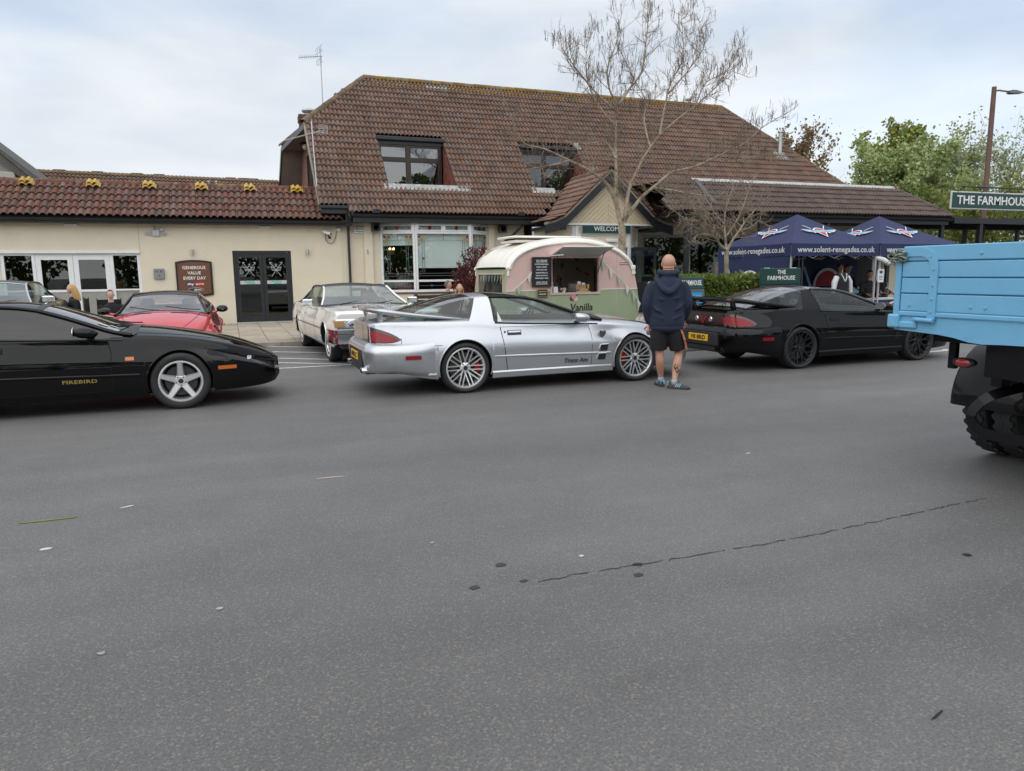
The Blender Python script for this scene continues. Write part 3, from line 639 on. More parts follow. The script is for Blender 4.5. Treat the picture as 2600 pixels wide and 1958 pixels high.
# stepped boxed eave at the left corner and main fascia, gutter
b = MB(); b.box(2.72, 3.62, -.50, -.46, 3.52, 3.72); b.box(2.72, 3.62, -.46, .2, 3.50, 3.53); b.bbox(2.70, 3.66, -.60, -.502, 3.66, 3.76, .02)
b.box(3.70, 10.3, -.66, -.625, 3.24, 3.50); b.box(3.70, 3.735, -.62, .02, 3.24, 3.62); b.box(3.735, 10.3, -.625, .3, 3.24, 3.262); b.box(3.5, 3.70, -.45, -.2, 3.15, 3.6)
b.build('fascia', BLACKTRIM, house)
gt = MB(); rows = [[(xx, -.735+.07*math.cos(a), 3.475+.07*math.sin(a)) for a in np.linspace(math.pi, 2*math.pi, 9)] for xx in (3.68, 10.15)]
gt.grid(rows, flip=True); gt.grid([[(p[0], -.735+(p[1]+.735)*.88, 3.475+(p[2]-3.475)*.88) for p in r] for r in rows]); gt.build('gutter', BLACKTRIM, house, True)
MB().tube(smooth_path([(3.62, -.55, 3.42), (3.62, -.50, 3.25), (3.62, -.14, 3.02), (3.62, -.08, 2.9), (3.62, -.08, .1)], 4), .042, 10).bbox(3.56, 3.68, -.62, -.48, 3.36, 3.55, .01).build('drainpipe', BLACKTRIM, house, True, 50)
MB().tube([(9.62, -.6, 3.42), (9.58, -.55, 3.18), (9.12, -.12, 2.62), (9.12, -.08, .1)], .045, 10).build('drainpipe', BLACKTRIM, house, True, 50)
for xx in (4.45, 9.5):
    MB().bbox(xx-.12, xx+.12, -.78, -.66, 3.52, 3.60, .01).bbox(xx-.1, xx+.1, -.8, -.7, 3.60, 3.66, .01).build('floodlight', BLACKTRIM, house)
# ---- dormers: windows set back into the slope
HUNG = mat('scalloped_wall_tile', (.215, .062, .04), .75, var=.2, vs=4, bump=.2, bs=40, rnd=.18, stain=(.11, .04, .03), ss=3, st=(.55, .7))
DGLASS = glass('dormer_glass', (.35, .4, .43), 1.6, 0.0, .10)
def dormer(d, lab, low):
    x0, x1 = d[0], d[1]; top = RP(0, d[3]); bot = RP(0, d[2]); yw = top.y-.06; zt, zb = top.z-.02, bot.z+.02
    fb = MB(); fb.box(x0-.02, x1+.02, yw-.10, yw+.05, zt-.26, zt+.02); fb.bbox(x0-.06, x1+.02, yw-.24, yw-.10, zt-.13, zt+.0, .015); fb.build('dormer_head', BLACKTRIM, house)
    w0, w1 = x0+.0, x1-.10; z0, z1 = zb+.02, zt-.26; xm = w0+(w1-w0)*.47; zm = z0+(z1-z0)*.68
    wb = MB(); rect_frame(wb, w0, w1, z0, z1, yw-.06, yw+.02, .075, .11, .05); wb.box(xm-.06, xm+.06, yw-.06, yw+.02, z0+.11, z1-.05); wb.box(w0+.075, xm-.06, yw-.06, yw+.02, zm-.05, zm+.05); wb.box(xm+.06, w1-.075, yw-.06, yw+.02, zm-.05, zm+.05)
    for xa, xb in ((w0+.075, xm-.06), (xm+.06, w1-.075)):
        for za, zc in ((z0+.11, zm-.05), (zm+.05, z1-.05)): rect_frame(wb, xa, xb, za, zc, yw-.045, yw+.01, .035)
    wo_ = wb.build('dormer_window', BROWNFRAME, house)
    for xa, xb in ((w0+.075, xm-.06), (xm+.06, w1-.075)):
        for za, zc in ((z0+.11, zm-.05), (zm+.05, z1-.05)): pane(wo_, xa+.035, xb-.035, za+.035, zc-.035, yw-.02, DGLASS)
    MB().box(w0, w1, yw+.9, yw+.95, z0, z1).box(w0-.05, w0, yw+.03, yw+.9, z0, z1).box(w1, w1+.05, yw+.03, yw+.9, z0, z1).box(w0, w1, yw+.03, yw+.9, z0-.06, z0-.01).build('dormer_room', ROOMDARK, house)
    # cheeks
    ck = MB(); ck.prism([(top.y, zt), (top.y, zb-.1), (bot.y, zb-.1)], x1, x1+.03, 'x'); ck.prism([(top.y, zt), (top.y, zb-.1), (bot.y, zb-.1)], x0-.03, x0, 'x'); cko = ck.build('dormer_cheek', HUNG, house)
    hw = .165; hm = MB(); pts = [(-hw/2+.003, .0), (-hw/2+.03, -.20), (0, -.235), (hw/2-.03, -.20), (hw/2-.003, 0), (hw/2-.003, .03), (-hw/2+.003, .03)]
    hm.prism(pts, 0, .014, 'x'); hme = hm.mesh('hung_tile', HUNG)
    rows = int((zt-zb)/.165)+1; rr = random.Random(2)
    for r in range(rows):
        z = zb+.15+.165*r; yfront = bot.y+(z-zb)/(zt-zb)*(top.y-bot.y)
        y = yw-.02-(hw/2)*(r % 2)
        while y > yfront+.05:
            o = link_mesh('hung_tile', hme, cko); o.location = (x1-.018, y-hw/2, z); o.rotation_euler = (rr.uniform(-.02, .02), -.07, 0); y -= hw
    # raking board on the right edge
    A, B = RP(x1+.03, d[2]-.03, -.03), RP(x1+.03, d[3], -.03); dd = (B-A).normalized(); M = frame(A, dd, nH.cross(dd), nH)
    MB().box(0, (B-A).length, -.03, .02, -.16, .03, M).build('raking_board', BLACKTRIM, house); MB().box(0, (B-A).length, -.12, -.032, -.02, .06, M).build('verge', VERGE, house)
    # lead tray and apron dressed over the tiles
    lb = MB(); lb.box(x0-.02, x1, bot.y-.02, top.y, zb-.12, zb-.06)
    xs_ = np.arange(x0-.22, x1+.42 if not low else x0+.75, .02)
    lb.grid([[RP(xx, d[2]-.26, .075+.028*max(0, math.sin((xx*2/.30-.05)*2*math.pi))), RP(xx, d[2]-.12, .085+.02*max(0, math.sin((xx*2/.30-.05)*2*math.pi))), RP(xx, d[2]+.03, .08)] for xx in xs_], flip=False)
    lb.build('lead_apron', LEAD, house, True)
dormer(D1, '', False); dormer(D2, '', True)
# ---- bay window
cornersB = [V((4.69, .02, 0)), V((5.75, -.5, 0)), V((7.72, -.5, 0)), V((8.5, .02, 0))]
GLASSTINT = glass('bay_glass', (.93, .96, .95), 1.3, 0.0, .02)
RED_G, GOLD_G, GREEN_G = mat('red_glass', (.20, .02, .025), .2), mat('amber_glass', (.40, .27, .04), .2), mat('green_glass', (.01, .13, .10), .2)
CAME = mat('lead_came', (.10, .13, .13), .5)
BLIND = mat('roller_blind', (.80, .86, .86), .8, var=.03, vs=2)
bayw = MB(); baysill = MB(); cap = MB()
poly = [(c.x, c.y) for c in cornersB]
bayw.prism(poly+[(8.5, .3), (4.69, .3)], 0, .90, 'z'); bayw.build('bay_wall', CREAM, house)
def grow(k): 
    out = []
    for i, c in enumerate(cornersB):
        n = V((0, -1, 0)) if i in (1, 2) else V((-.5, -.86, 0)) if i == 0 else V((.5, -.86, 0)); out.append((c.x+n.x*k*(1 if i in (0, 3) else 1), c.y+n.y*k))
    return out
MB().prism(grow(.05)+[(8.5, .3), (4.69, .3)], .905, .955, 'z').build('bay_sill', mat('brown_sill', (.12, .055, .04), .6, var=.3, vs=9), house)
MB().prism(grow(.04)+[(8.5, .3), (4.69, .3)], .957, 1.0, 'z').build('bay_sill', WHITEWORN, house)
for k in range(3):
    A, B = cornersB[k], cornersB[k+1]; d = (B-A).normalized(); Lb = (B-A).length; nrm = V((d.y, -d.x, 0)); M = frame(A, d, V((0, 0, 1)).cross(d), (0, 0, 1))
    # local: x along, y inward, z up
    fb = MB(); pw = .075
    for xa in (0, Lb-pw): fb.box(xa, xa+pw, -.03, .07, 1.0, 3.25, M)
    for za, zc in ((1.0, 1.04), (1.30, 1.37), (2.90, 2.99), (3.2, 3.25)): fb.box(pw, Lb-pw, -.02, .06, za, zc, M)
    lights = [(pw, Lb-pw)] if k != 1 else [(pw, Lb/2-.03), (Lb/2+.03, Lb-pw)]
    if k == 1: fb.box(Lb/2-.03, Lb/2+.03, -.02, .06, 2.99, 3.2, M)
    for xa, xb in lights:
        for q in ((xa, xa+.045, 2.99, 3.2), (xb-.045, xb, 2.99, 3.2), (xa+.045, xb-.045, 2.99, 3.025), (xa+.045, xb-.045, 3.165, 3.2)): fb.box(q[0], q[1], -.035, .03, q[2], q[3], M)
    bo = fb.build('bay_window', WHITEWORN, house)
    for xa, xb, za, zc in [(pw, Lb-pw, 1.04, 1.30), (pw, Lb-pw, 1.37, 2.90)]+[(xa+.045, xb-.045, 3.025, 3.165) for xa, xb in lights]:
        MB().box(xa, xb, .0, .006, za, zc, M).build('pane', GLASSTINT, bo)
    cm_ = MB(); cw = .007
    L_ = lambda x0_, z0_, x1_, z1_: cm_.box(min(x0_, x1_)-cw, max(x0_, x1_)+cw, -.006, -.001, min(z0_, z1_)-cw, max(z0_, z1_)+cw, M)
    pc = []
    def sq(xc, zc, s_, m_, dia=False):
        pts = [(xc-s_, zc), (xc, zc-s_*1.15), (xc+s_, zc), (xc, zc+s_*1.15)] if dia else [(xc-s_, zc-s_), (xc+s_, zc-s_), (xc+s_, zc+s_), (xc-s_, zc+s_)]
        MB().prism(pts, -.009, -.0015, 'y', M).build('stained_piece', m_, bo)
    for xa, xb in lights:
        xc = (xa+xb)/2; L_(xa+.05, 3.07, xb-.05, 3.07); L_(xa+.05, 3.125, xb-.05, 3.125); sq(xc, 3.097, .075, RED_G, True); sq(xc, 3.097, .035, GOLD_G, True)
        if k != 1: sq(xa+.13, 3.097, .035, GREEN_G, True); sq(xb-.13, 3.097, .035, GREEN_G, True)
    xl, xr = pw+.02, Lb-pw-.02
    L_(xl, 2.83, xr, 2.83); L_(xl, 2.69, xr, 2.69); L_((xl+xr)/2, 2.69, (xl+xr)/2, 2.90)
    for s_, x0_ in ((1, xl), (-1, xr)):
        for i, (dx, dz, mm) in enumerate(((.055, 2.80, RED_G), (.055, 2.645, GOLD_G), (.13, 2.72, GOLD_G), (.19, 2.80, GOLD_G if k else RED_G))): sq(x0_+s_*dx, dz, .036, mm)
        for dx in (.14, .215): L_(x0_+s_*dx, 1.62, x0_+s_*dx, 2.68)
        sq(x0_+s_*.178, 2.08, .034, GREEN_G); L_(x0_+s_*.14, 1.62, x0_+s_*.215, 1.62); L_(x0_+s_*.05, 1.66, x0_+s_*.14, 1.66); L_(x0_+s_*.05, 1.5, x0_+s_*.05, 1.66)
    L_(xl, 1.58, xr, 1.58); L_(xl, 1.50, xr, 1.50)
    for q in (.25, .75): sq(xl+(xr-xl)*q, 1.17, .05, GREEN_G, True)
    L_(xl, 1.17, xr, 1.17)
    cm_.build('leaded_came', CAME, bo)
    zbl = (2.52, 1.76, 2.0)[k]
    MB().box(pw, Lb-pw, .10, .105, zbl, 3.22, M).build('roller_blind', BLIND, bo)
# room lamp seen through the bay
wlmp = thing('room_wall_light', 'small warm twin wall light inside the bay window room', 'lamp', (5.7, 3.0, 2.4))
MB().box(-.12, .12, .08, .1, -.1, .1).tube([(-.07, .05, 0), (-.07, .05, .08)], .01).tube([(.07, .05, 0), (.07, .05, .08)], .01).build('bracket', STEEL, wlmp)
BULB = emit('warm_bulb', (1, .55, .2), 9)
for dx in (-.07, .07): MB().ball((dx, .05, .12), .035).build('bulb', BULB, wlmp, True)
# speakers, alarm box under the eave
for i, xx in enumerate((4.5, 8.98)):
    o = thing('outdoor_speaker', ['black box speaker under the eave left of the bay window', 'black box speaker under the eave right of the bay window'][i], 'speaker', (xx, -.12, 2.98), 0, 'black speakers under the eave')
    MB().bbox(-.14, .14, -.2, 0, 0, .24, .02).build('case', BLACKTRIM, o); MB().lathe([(0, 0), (.08, 0), (.09, .01)], 16, Matrix.Translation((0, -.2, .12)) @ FACE).build('grille', BLACKPLASTIC, o)
o = thing('alarm_box', 'white burglar alarm box with dark lettering by the drainpipe', 'alarm box', (4.0, .02, 3.02))
MB().bbox(-.19, .19, -.08, 0, -.1, .1, .02).build('case', WHITE, o, True, 30); text('lettering', 'MERCURY', .05, mat('alarm_ink', (.02, .04, .08), .5), o, T(0, -.082, .03), .29, .001, .002)
MB().box(-.15, .15, -.084, -.0805, -.05, -.035).prism([(.0, -.075), (.03, -.06), (-.03, -.06)], -.084, -.0805).build('symbol', MATS['alarm_ink'], o)
# chimney
ch = holder('chimney', house)
CB = mat('chimney_brick', (.12, .07, .05), .9, var=.3, vs=9, bump=.3, bs=30, rnd=.3)
MB().box(2.84, 3.46, 5.0, 5.60, 6.4, 7.62).build('mortar_core', mat('sooty_mortar', (.10, .09, .075), .95), ch)
bm_ = MB().bbox(-.107, .107, -.052, .052, -.033, .033, .005).mesh('brick', CB)
for r in range(16):
    z = 6.45+.075*r; off = .11*(r % 2); ex = .04 if r >= 13 else 0
    for yy, xs_ in ((4.99-ex, np.arange(2.82+.11-off, 3.50, .222)), (5.61+ex, np.arange(2.82+.11-off, 3.50, .222))):
        if yy > 5.3: continue
        for xx in xs_:
            o = link_mesh('brick', bm_, ch); o.location = (xx, yy, z)
    for yy in np.arange(5.0+off, 5.6, .222):
        o = link_mesh('brick', bm_, ch); o.location = (2.83-ex, yy, z); o.rotation_euler = (0, 0, math.pi/2)
MB().lathe([(0, 0), (.15, 0), (.13, .1), (.12, .12), (.22, .13), (.25, .18), (.22, .24), (.12, .27), (0, .27)], 20, Matrix.Translation((3.12, 5.3, 7.62))).build('cowl', GALV, ch, True, 40)
# flue on the right end of the roof
fl = holder('flue', house); P = RP(23.1, 4.2)
MB().tube([P-V((0, 0, .1)), P+V((0, 0, 1.0))], .085, 14).build('pipe', GALV, fl, True); MB().lathe([(0, .1), (.12, .06), (.13, 0), (.09, -.02)], 14, Matrix.Translation(P+V((0, 0, 1.02)))).build('cap', GALV, fl, True)
M = frame(P, (1, 0, 0), upH.normalized(), nH); MB().bbox(-.3, .3, -.35, .3, .05, .09, .02, M).build('flashing', LEAD, fl)
M = frame(RP(12.95, 3.9), (1, 0, 0), upH.normalized(), nH); MB().bbox(-.12, .12, -.2, .2, .05, .16, .02, M).build('roof_vent', LEAD, house)
# ================================================================== entrance porch
porch = thing('entrance_porch', 'pub entrance porch with cream boarded gable and tiled roof', 'porch', (12.2, -2, 0)); porch.location = (0, 0, 0)
cx = 12.22; YF = -2.02
rp = MB().add([(cx, -2.2, 4.93), (cx, .7, 4.93), (10.55, -.55, 3.45), (10.55, -2.2, 3.45)], [(0, 1, 2, 3)]).add([(cx, -2.2, 4.93), (13.9, -2.2, 3.45), (13.9, -.55, 3.45), (cx, .7, 4.93)], [(0, 1, 2, 3)]).add([(10.55, -2.2, 3.45), (10.55, -.55, 3.45), (9.9, -.85, 3.2), (9.9, -2.2, 3.2)], [(0, 1, 2, 3)]).add([(13.9, -2.2, 3.45), (14.5, -2.2, 3.2), (14.5, -.85, 3.2), (13.9, -.55, 3.45)], [(0, 1, 2, 3)]).build('roof', DARK, porch)
u1 = V((cx-10.55, 0, 4.98-3.50)); roof_tiles(rp, (10.5, 0, 3.49), (0, -1, 0), u1, [(.55, 0), (2.25, 0), (2.25, u1.length), (-.75, u1.length)], [], .30, .31, 2, .045, TILE_PORCH, 200)
u2 = V((.66, 0, .26)); roof_tiles(rp, (9.86, 0, 3.235), (0, -1, 0), u2, [(.9, 0), (2.25, 0), (2.25, u2.length), (.5, u2.length)], [], .30, .31, 2, .045, TILE_PORCH, 60)
u3 = V((cx-13.9, 0, 4.98-3.50)); roof_tiles(rp, (13.95, 0, 3.49), (0, 1, 0), u3, [(-2.25, 0), (-.55, 0), (.75, u3.length), (-2.25, u3.length)], [], .30, .31, 2, .045, TILE_PORCH, 30)
ridge_run(rp, (cx, -2.25, 5.02), (cx, .75, 5.02), RIDGE_BROWN, .13, .42)
def strip(b, path, w0, w1, y0, y1):
    """board following a path in XZ: offset downwards between w0 and w1"""
    for (xa, za), (xb, zb) in zip(path, path[1:]): b.prism([(xa, za-w0), (xb, zb-w0), (xb, zb-w1), (xa, za-w1)], y0, y1)
pl = [(9.75, 3.16), (10.1, 3.24), (10.5, 3.42), (cx, 4.97)]; prr = [(cx, 4.97), (13.94, 3.42), (14.35, 3.24), (14.7, 3.16)]
b = MB(); strip(b, pl, .03, .33, -2.24, -2.20); strip(b, prr, .03, .33, -2.24, -2.20); b.box(9.75, 10.55, -2.2, -1.0, 2.98, 3.08); b.box(13.9, 14.7, -2.2, -1.0, 2.98, 3.08); b.box(10.05, 10.09, -2.2, -.7, 3.0, 3.25); b.build('barge_board', BLACKTRIM, porch)
b = MB(); strip(b, pl, -.05, .03, -2.25, -2.15); strip(b, prr, -.05, .03, -2.25, -2.15); b.build('verge', VERGE, porch)
# chevron boards of the gable
CREAMBOARD = mat('cream_board', (.60, .51, .35), .7, var=.06, vs=3, rnd=.03)
z0 = 3.22; m_ = (4.8-3.22)/1.80; zk = 4.80
MB().prism([(cx-1.8, z0-.02), (cx+1.8, z0-.02), (cx, 4.82)], -2.0, -1.95).build('gable_backing', mat('board_gap', (.2, .165, .11), .9), porch)
while zk > z0+.03:
    za, zc = zk-.006, max(zk-.155, z0)
    for s_ in (-1, 1):
        MB().prism([(cx+s_*.004, za), (cx+s_*.004, zc), (cx+s_*((zc-z0)/m_+.004), z0), (cx+s_*((za-z0)/m_), z0)], -2.025, -2.001).build('cladding_board', CREAMBOARD, porch)
    zk -= .16
MB().box(cx-1.85, cx+1.85, -2.06, -1.9, 3.15, 3.215).build('beam', WHITE, porch)
# posts, panels and glazing below
PC = [V((9.85, -.9, 0)), V((10.98, -1.95, 0)), V((13.1, -1.95, 0)), V((13.85, -1.2, 0))]
for k in range(3):
    A, B = PC[k], PC[k+1]; d = (B-A).normalized(); Lb = (B-A).length; M = frame(A, d, V((0, 0, 1)).cross(d), (0, 0, 1)); b = MB()
    for xa in ([0, Lb-.09] if k != 1 else [0, Lb-.09, Lb*.5-.04]): b.box(xa, xa+.09, -.05, .06, .1, 3.14 if not (k == 1 and xa == Lb*.5-.04) else 2.4, M)
    for za, zc in ((2.40, 2.48), (3.06, 3.14), (.1, .2)): b.box(.09, Lb-.09, -.045, .05, za, zc, M)
    if k == 1: b.box(.09, Lb-.09, -.045, .05, 2.80, 2.86, M)
    fo = b.build('frame', WHITEWORN, porch); MB().box(.09, Lb-.09, -.01, .03, 2.48, 3.06, M).build('panel', CREAM, fo); MB().box(.09, Lb-.09, .0, .008, .2, 2.40, M).build('pane', WINGLASS, fo)
MB().box(10.3, 13.7, -1.6, 0, 3.1, 3.14).box(10.2, 13.8, -.3, -.2, 0, 3.1).build('inner_wall', ROOMDARK, porch)
MB().bbox(-.22, .22, -.1, 0, 0, .11, .015).build('porch_light', WHITE, porch).location = (12.35, -1.995, 2.58)
s2 = thing('welcome_sign', 'dark green WELCOME sign on the porch front', 'sign', (12.15, -2.0, 2.85))
MB().bbox(-.98, .98, -.05, -.02, 0, .35, .012).build('frame', mat('sign_grey_edge', (.35, .38, .38), .5), s2); MB().box(-.94, .94, -.056, -.0505, .03, .32).build('panel', GREENSIGN, s2)
text('lettering', 'WELCOME', .155, SIGNWHITE, s2, T(.05, -.058, .175), 1.08, .002, .001)
# open glazed door leaf, windows right of the porch
dl = holder('entrance_door', porch, (0, 0, 0)); b = MB(); rect_frame(b, 13.2, 14.35, .1, 2.42, -1.75, -1.69, .12, .1, .12); b.box(13.32, 14.23, -1.75, -1.69, 1.08, 1.18); b.box(13.32, 14.23, -1.74, -1.70, .2, 1.08); b.build('leaf', BLACKTRIM, dl)
pane(dl, 13.32, 14.23, 1.18, 2.30, -1.73); MB().tube([(14.28, -1.80, 1.3), (14.28, -1.80, 1.65)], .014).build('handle', mat('brass', (.45, .3, .1), .3, 1), dl)
# ================================================================== right range with veranda roof
rng_b = thing('pub_right_range', 'low right range of the pub with brown hipped veranda roof', 'building', (14, 0, 0)); rng_b.location = (0, 0, 0)
LGREY = mat('pale_grey_frame', (.42, .45, .46), .5)
b = MB(); b.box(13.9, 26.6, .0, .25, 2.95, 3.6); b.box(14.0, 14.8, .0, .25, 0, 2.95); b.build('wall', CREAM, rng_b); MB().box(24.9, 26.6, .0, .25, 0, 2.95).build('shade_black_wall', BLACKTRIM, rng_b)  # right stretch of wall coloured black to stand in for the veranda shade
MB().box(26.0, 27.05, -1.2, -1.0, 0, 3.3).build('end_wall', CREAM, rng_b)
b = MB(); b.box(14.8, 24.9, -.02, .1, 1.36, 1.44); b.box(14.8, 24.9, -.02, .1, 2.86, 2.95)
for xx in (14.8, 16.9, 18.6, 20.3, 22.0, 23.7, 24.82): b.box(xx, xx+.09, -.02, .1, 1.44, 2.86)
wf = b.build('window', LGREY, rng_b); xs_ = (14.89, 16.9, 18.6, 20.3, 22.0, 23.7, 24.82)
for xa, xb in zip(xs_, xs_[1:]): pane(wf, xa if xa < 15 else xa+.09, xb, 1.44, 2.86, .03)
MB().box(14.8, 24.9, .0, .2, 0, 1.36).build('lower_wall', mat('dark_green_dado', (.03, .035, .035), .6), rng_b)
b = MB(); b.box(13.9, 26.1, -3.96, -3.90, 3.22, 3.48); b.box(13.9, 26.1, -3.9, .0, 3.40, 3.44); b.box(26.04, 26.1, -3.9, 0, 3.22, 3.48)
b.build('fascia', BLACKTRIM, rng_b)
gt = MB(); rows = [[(xx, -4.06+.07*math.cos(a), 3.44+.07*math.sin(a)) for a in np.linspace(math.pi, 2*math.pi, 9)] for xx in (13.8, 26.2)]; gt.grid(rows, flip=True).build('gutter', BLACKTRIM, rng_b, True)
for xx in (14.2, 17.2, 20.2, 23.2, 25.9): MB().bbox(xx-.07, xx+.07, -3.9, -3.76, 0, 3.4, .008).build('post', BLACKTRIM, rng_b)
uE = V((0, 1.5, 1.18)); LE = uE.length
rE = MB().add([(13.4, -4, 3.46), (26.25, -4, 3.46), (24.7, -2.5, 4.64), (13.9, -2.5, 4.64)], [(0, 1, 2, 3)]).add([(26.25, -4, 3.46), (26.25, .5, 3.46), (24.7, .5, 4.64), (24.7, -2.5, 4.64)], [(0, 1, 2, 3)]).add([(13.9, -2.5, 4.64), (24.7, -2.5, 4.64), (24.7, .6, 4.66), (13.9, .6, 4.66)], [(0, 1, 2, 3)]).build('roof', TILE_DARK, rng_b)
roof_tiles(rE, (0, -4.02, 3.50), (1, 0, 0), uE, [(13.4, 0), (26.3, 0), (24.75, LE), (13.9, LE)], [], .30, .32, 2, .062, TILE_DARK, 300)
roof_tiles(rE, (0, -2.02, 3.46), (1, 0, 0), uE, [(12.4, .2), (14.2, .2), (14.2, LE+.3), (12.4, LE+.3)], [], .30, .32, 2, .062, TILE_BROWN, 40)
ridge_run(rE, (26.25, -4.0, 3.55), (24.7, -2.5, 4.72), TILE_DARK, .13, .42); ridge_run(rE, (24.7, -2.5, 4.74), (24.7, .5, 4.74), TILE_DARK, .13, .42)
lb = MB(); xs_ = np.arange(15.2, 24.75, .025); nE = V((1, 0, 0)).cross(uE.normalized())
EP = lambda a, bb, h: V((a, -4.0, 3.5))+uE.normalized()*bb+nE*h
lb.grid([[EP(xx, LE-.13, .085+.025*max(0, math.sin(xx*2/.30*2*math.pi))), EP(xx, LE+.05, .10), V((xx, -2.25, 4.78))] for xx in xs_]); lb.build('lead_flashing', mat('bright_lead', (.42, .43, .43), .6, .1, var=.3, vs=8), rE, True)
M = frame(EP(15.3, .3, .05), uE.normalized(), V((-1, 0, 0)), nE); MB().box(0, 1.5, -.09, .09, .02, .10, M).build('lead_valley', mat('dark_lead', (.09, .09, .09), .6, var=.3, vs=8), rE)
# canopy to the right of the range with the name sign on it
can = thing('flat_canopy', 'black flat-topped canopy running on right of the pub', 'canopy', (28, -3, 0)); can.location = (0, 0, 0)
b = MB(); b.box(26.3, 36, -4.05, -3.95, 3.28, 3.50); b.box(26.3, 36, -.55, -.45, 3.28, 3.50); b.box(26.3, 36, -3.95, -.55, 3.42, 3.48)
for xx in np.arange(27, 36, 1.0): b.box(xx-.03, xx+.03, -3.95, -.55, 3.30, 3.41)
b.build('roof', BLACKTRIM, can)
for xx in (27.85, 31.5, 35): MB().bbox(xx-.08, xx+.08, -4.03, -3.87, 0, 3.28, .008).build('post', BLACKTRIM, can); MB().bbox(xx-.08, xx+.08, -.6, -.44, 0, 3.28, .008).build('post', BLACKTRIM, can)
ns = thing('name_sign', 'long dark green THE FARMHOUSE sign standing on the black canopy', 'sign', (26, -4.0, 3.5))
MB().bbox(-.03, 4.75, -.09, -.03, .31, .99, .02).build('frame', mat('sign_edge', (.55, .57, .57), .5), ns); MB().box(.02, 4.70, -.096, -.091, .36, .94).build('panel', GREENSIGN, ns)
text('lettering', 'THE FARMHOUSE', .33, SIGNWHITE, ns, T(2.34, -.10, .65), 4.12, .012, .006)
b = MB(); b.tube([(.2, -.35, 1.13), (4.75, -.35, 1.13)], .03, 8)
for xx in (.3, 1.6, 2.9, 4.2): b.tube([(xx, -.06, .95), (xx, -.35, 1.12)], .012, 6)
b.build('light_bar', BLACKTRIM, ns, True)
b = MB()
for xx in np.arange(.2, 4.7, .75): b.tube([(xx, -.06, 0), (xx, -.06, .33)], .015, 6); b.tube([(xx, -.06, .33), (xx+.2, .35, .0)], .012, 6)
b.tube([(-.05, -.05, .75), (-.35, .4, .1)], .015, 6); b.build('support', BLACKTRIM, ns)
# ================================================================== roofs behind the wing
rw = thing('rear_wing', 'distant lower wing roof with lichened ridge behind the red-tiled wing', 'building', (0, 0, .17))
MB().box(-16, 2.1, 6.5, 11, 0, 4.3).build('wall', CREAM, rw)
rr_ = MB().add([(-16, 6.3, 4.1), (2.0, 6.3, 4.1), (2.15, 8.7, 5.28), (-16, 8.7, 5.55)], [(0, 1, 2, 3)]).add([(-16, 8.7, 5.55), (2.15, 8.7, 5.28), (2.1, 11, 4.1), (-16, 11, 4.1)], [(0, 1, 2, 3)]).build('roof', TILE_BROWN, rw)
uR = V((0, 2.4, 1.22)); aR = V((18.15, 0, -.25)); roof_tiles(rr_, (0, 6.3, 4.17+.02), aR, uR, [(-10.5, 1.2), (2.15, 1.2), (2.15, uR.length), (-10.5, uR.length)], [], .30, .33, 2, .05, RIDGE_BROWN, 60)
ridge_run(rr_, (-16, 8.7, 5.58), (2.12, 8.7, 5.33), LICHEN, .13, .45)
for xx in (-6.0, -4.7, -3.3, -2.5, .2, .7, 1.1): MB().bbox(xx-.2, xx+.2, 8.62, 8.78, 5.30-.0137*xx+.10, 5.30-.0137*xx+.17, .01).build('ridge_vent', mat('grey_ridge_vent', (.12, .11, .10), .8), rr_)
b = MB()
for xx in (-.62, -.35): b.tube([(xx, 6.9, 4.3), (xx, 6.9, 5.05)], .05, 10); b.lathe([(0, .06), (.09, .04), (.09, 0), (0, 0)], 10, Matrix.Translation((xx, 6.9, 5.05)))
b.build('vent_pipe', GALV, rr_, True)
# gable verge of the neighbouring roof at the left edge
ng = thing('neighbour_gable', 'grey barge-boarded gable corner of a neighbouring roof, far left', 'building', (-8, 3.5, 0)); ng.location = (0, 0, 0)
GREYBARGE = mat('mossy_grey_barge', (.10, .10, .09), .9, var=.3, vs=4, bump=.2, bs=30)
A, B = V((-8.2, 3.2, 6.9)), V((-5.55, 3.2, 4.60)); d = (B-A).normalized(); M = frame(A, d, (0, 1, 0), d.cross(V((0, 1, 0)))); ln = (B-A).length
MB().box(0, ln, -.02, .03, -.28, 0, M).build('barge_board', GREYBARGE, ng); MB().box(0, ln, .0, 5, .0, .06, M).build('roof', GREYBARGE, ng)
tb = MB()
for i in range(11): tb.bbox(i*ln/11, (i+1.05)*ln/11, -.08, .3, .05+.01, .12, .02, M @ Matrix.Rotation(.05, 4, 'Y'))
tb.build('verge_tile', GREYBARGE, ng); MB().prism([(-11, 3), (-11, 4.7), (-8.2, 6.6), (-6.1, 4.78), (-6.1, 3)], 3.6, 8).build('wall', mat('off_white_wall', (.42, .40, .36), .8), ng)
MB().bbox(-7.5, -6.3, 3.2, 3.6, 4.5, 4.92, .02).build('box_gutter', MATS['off_white_wall'], ng)
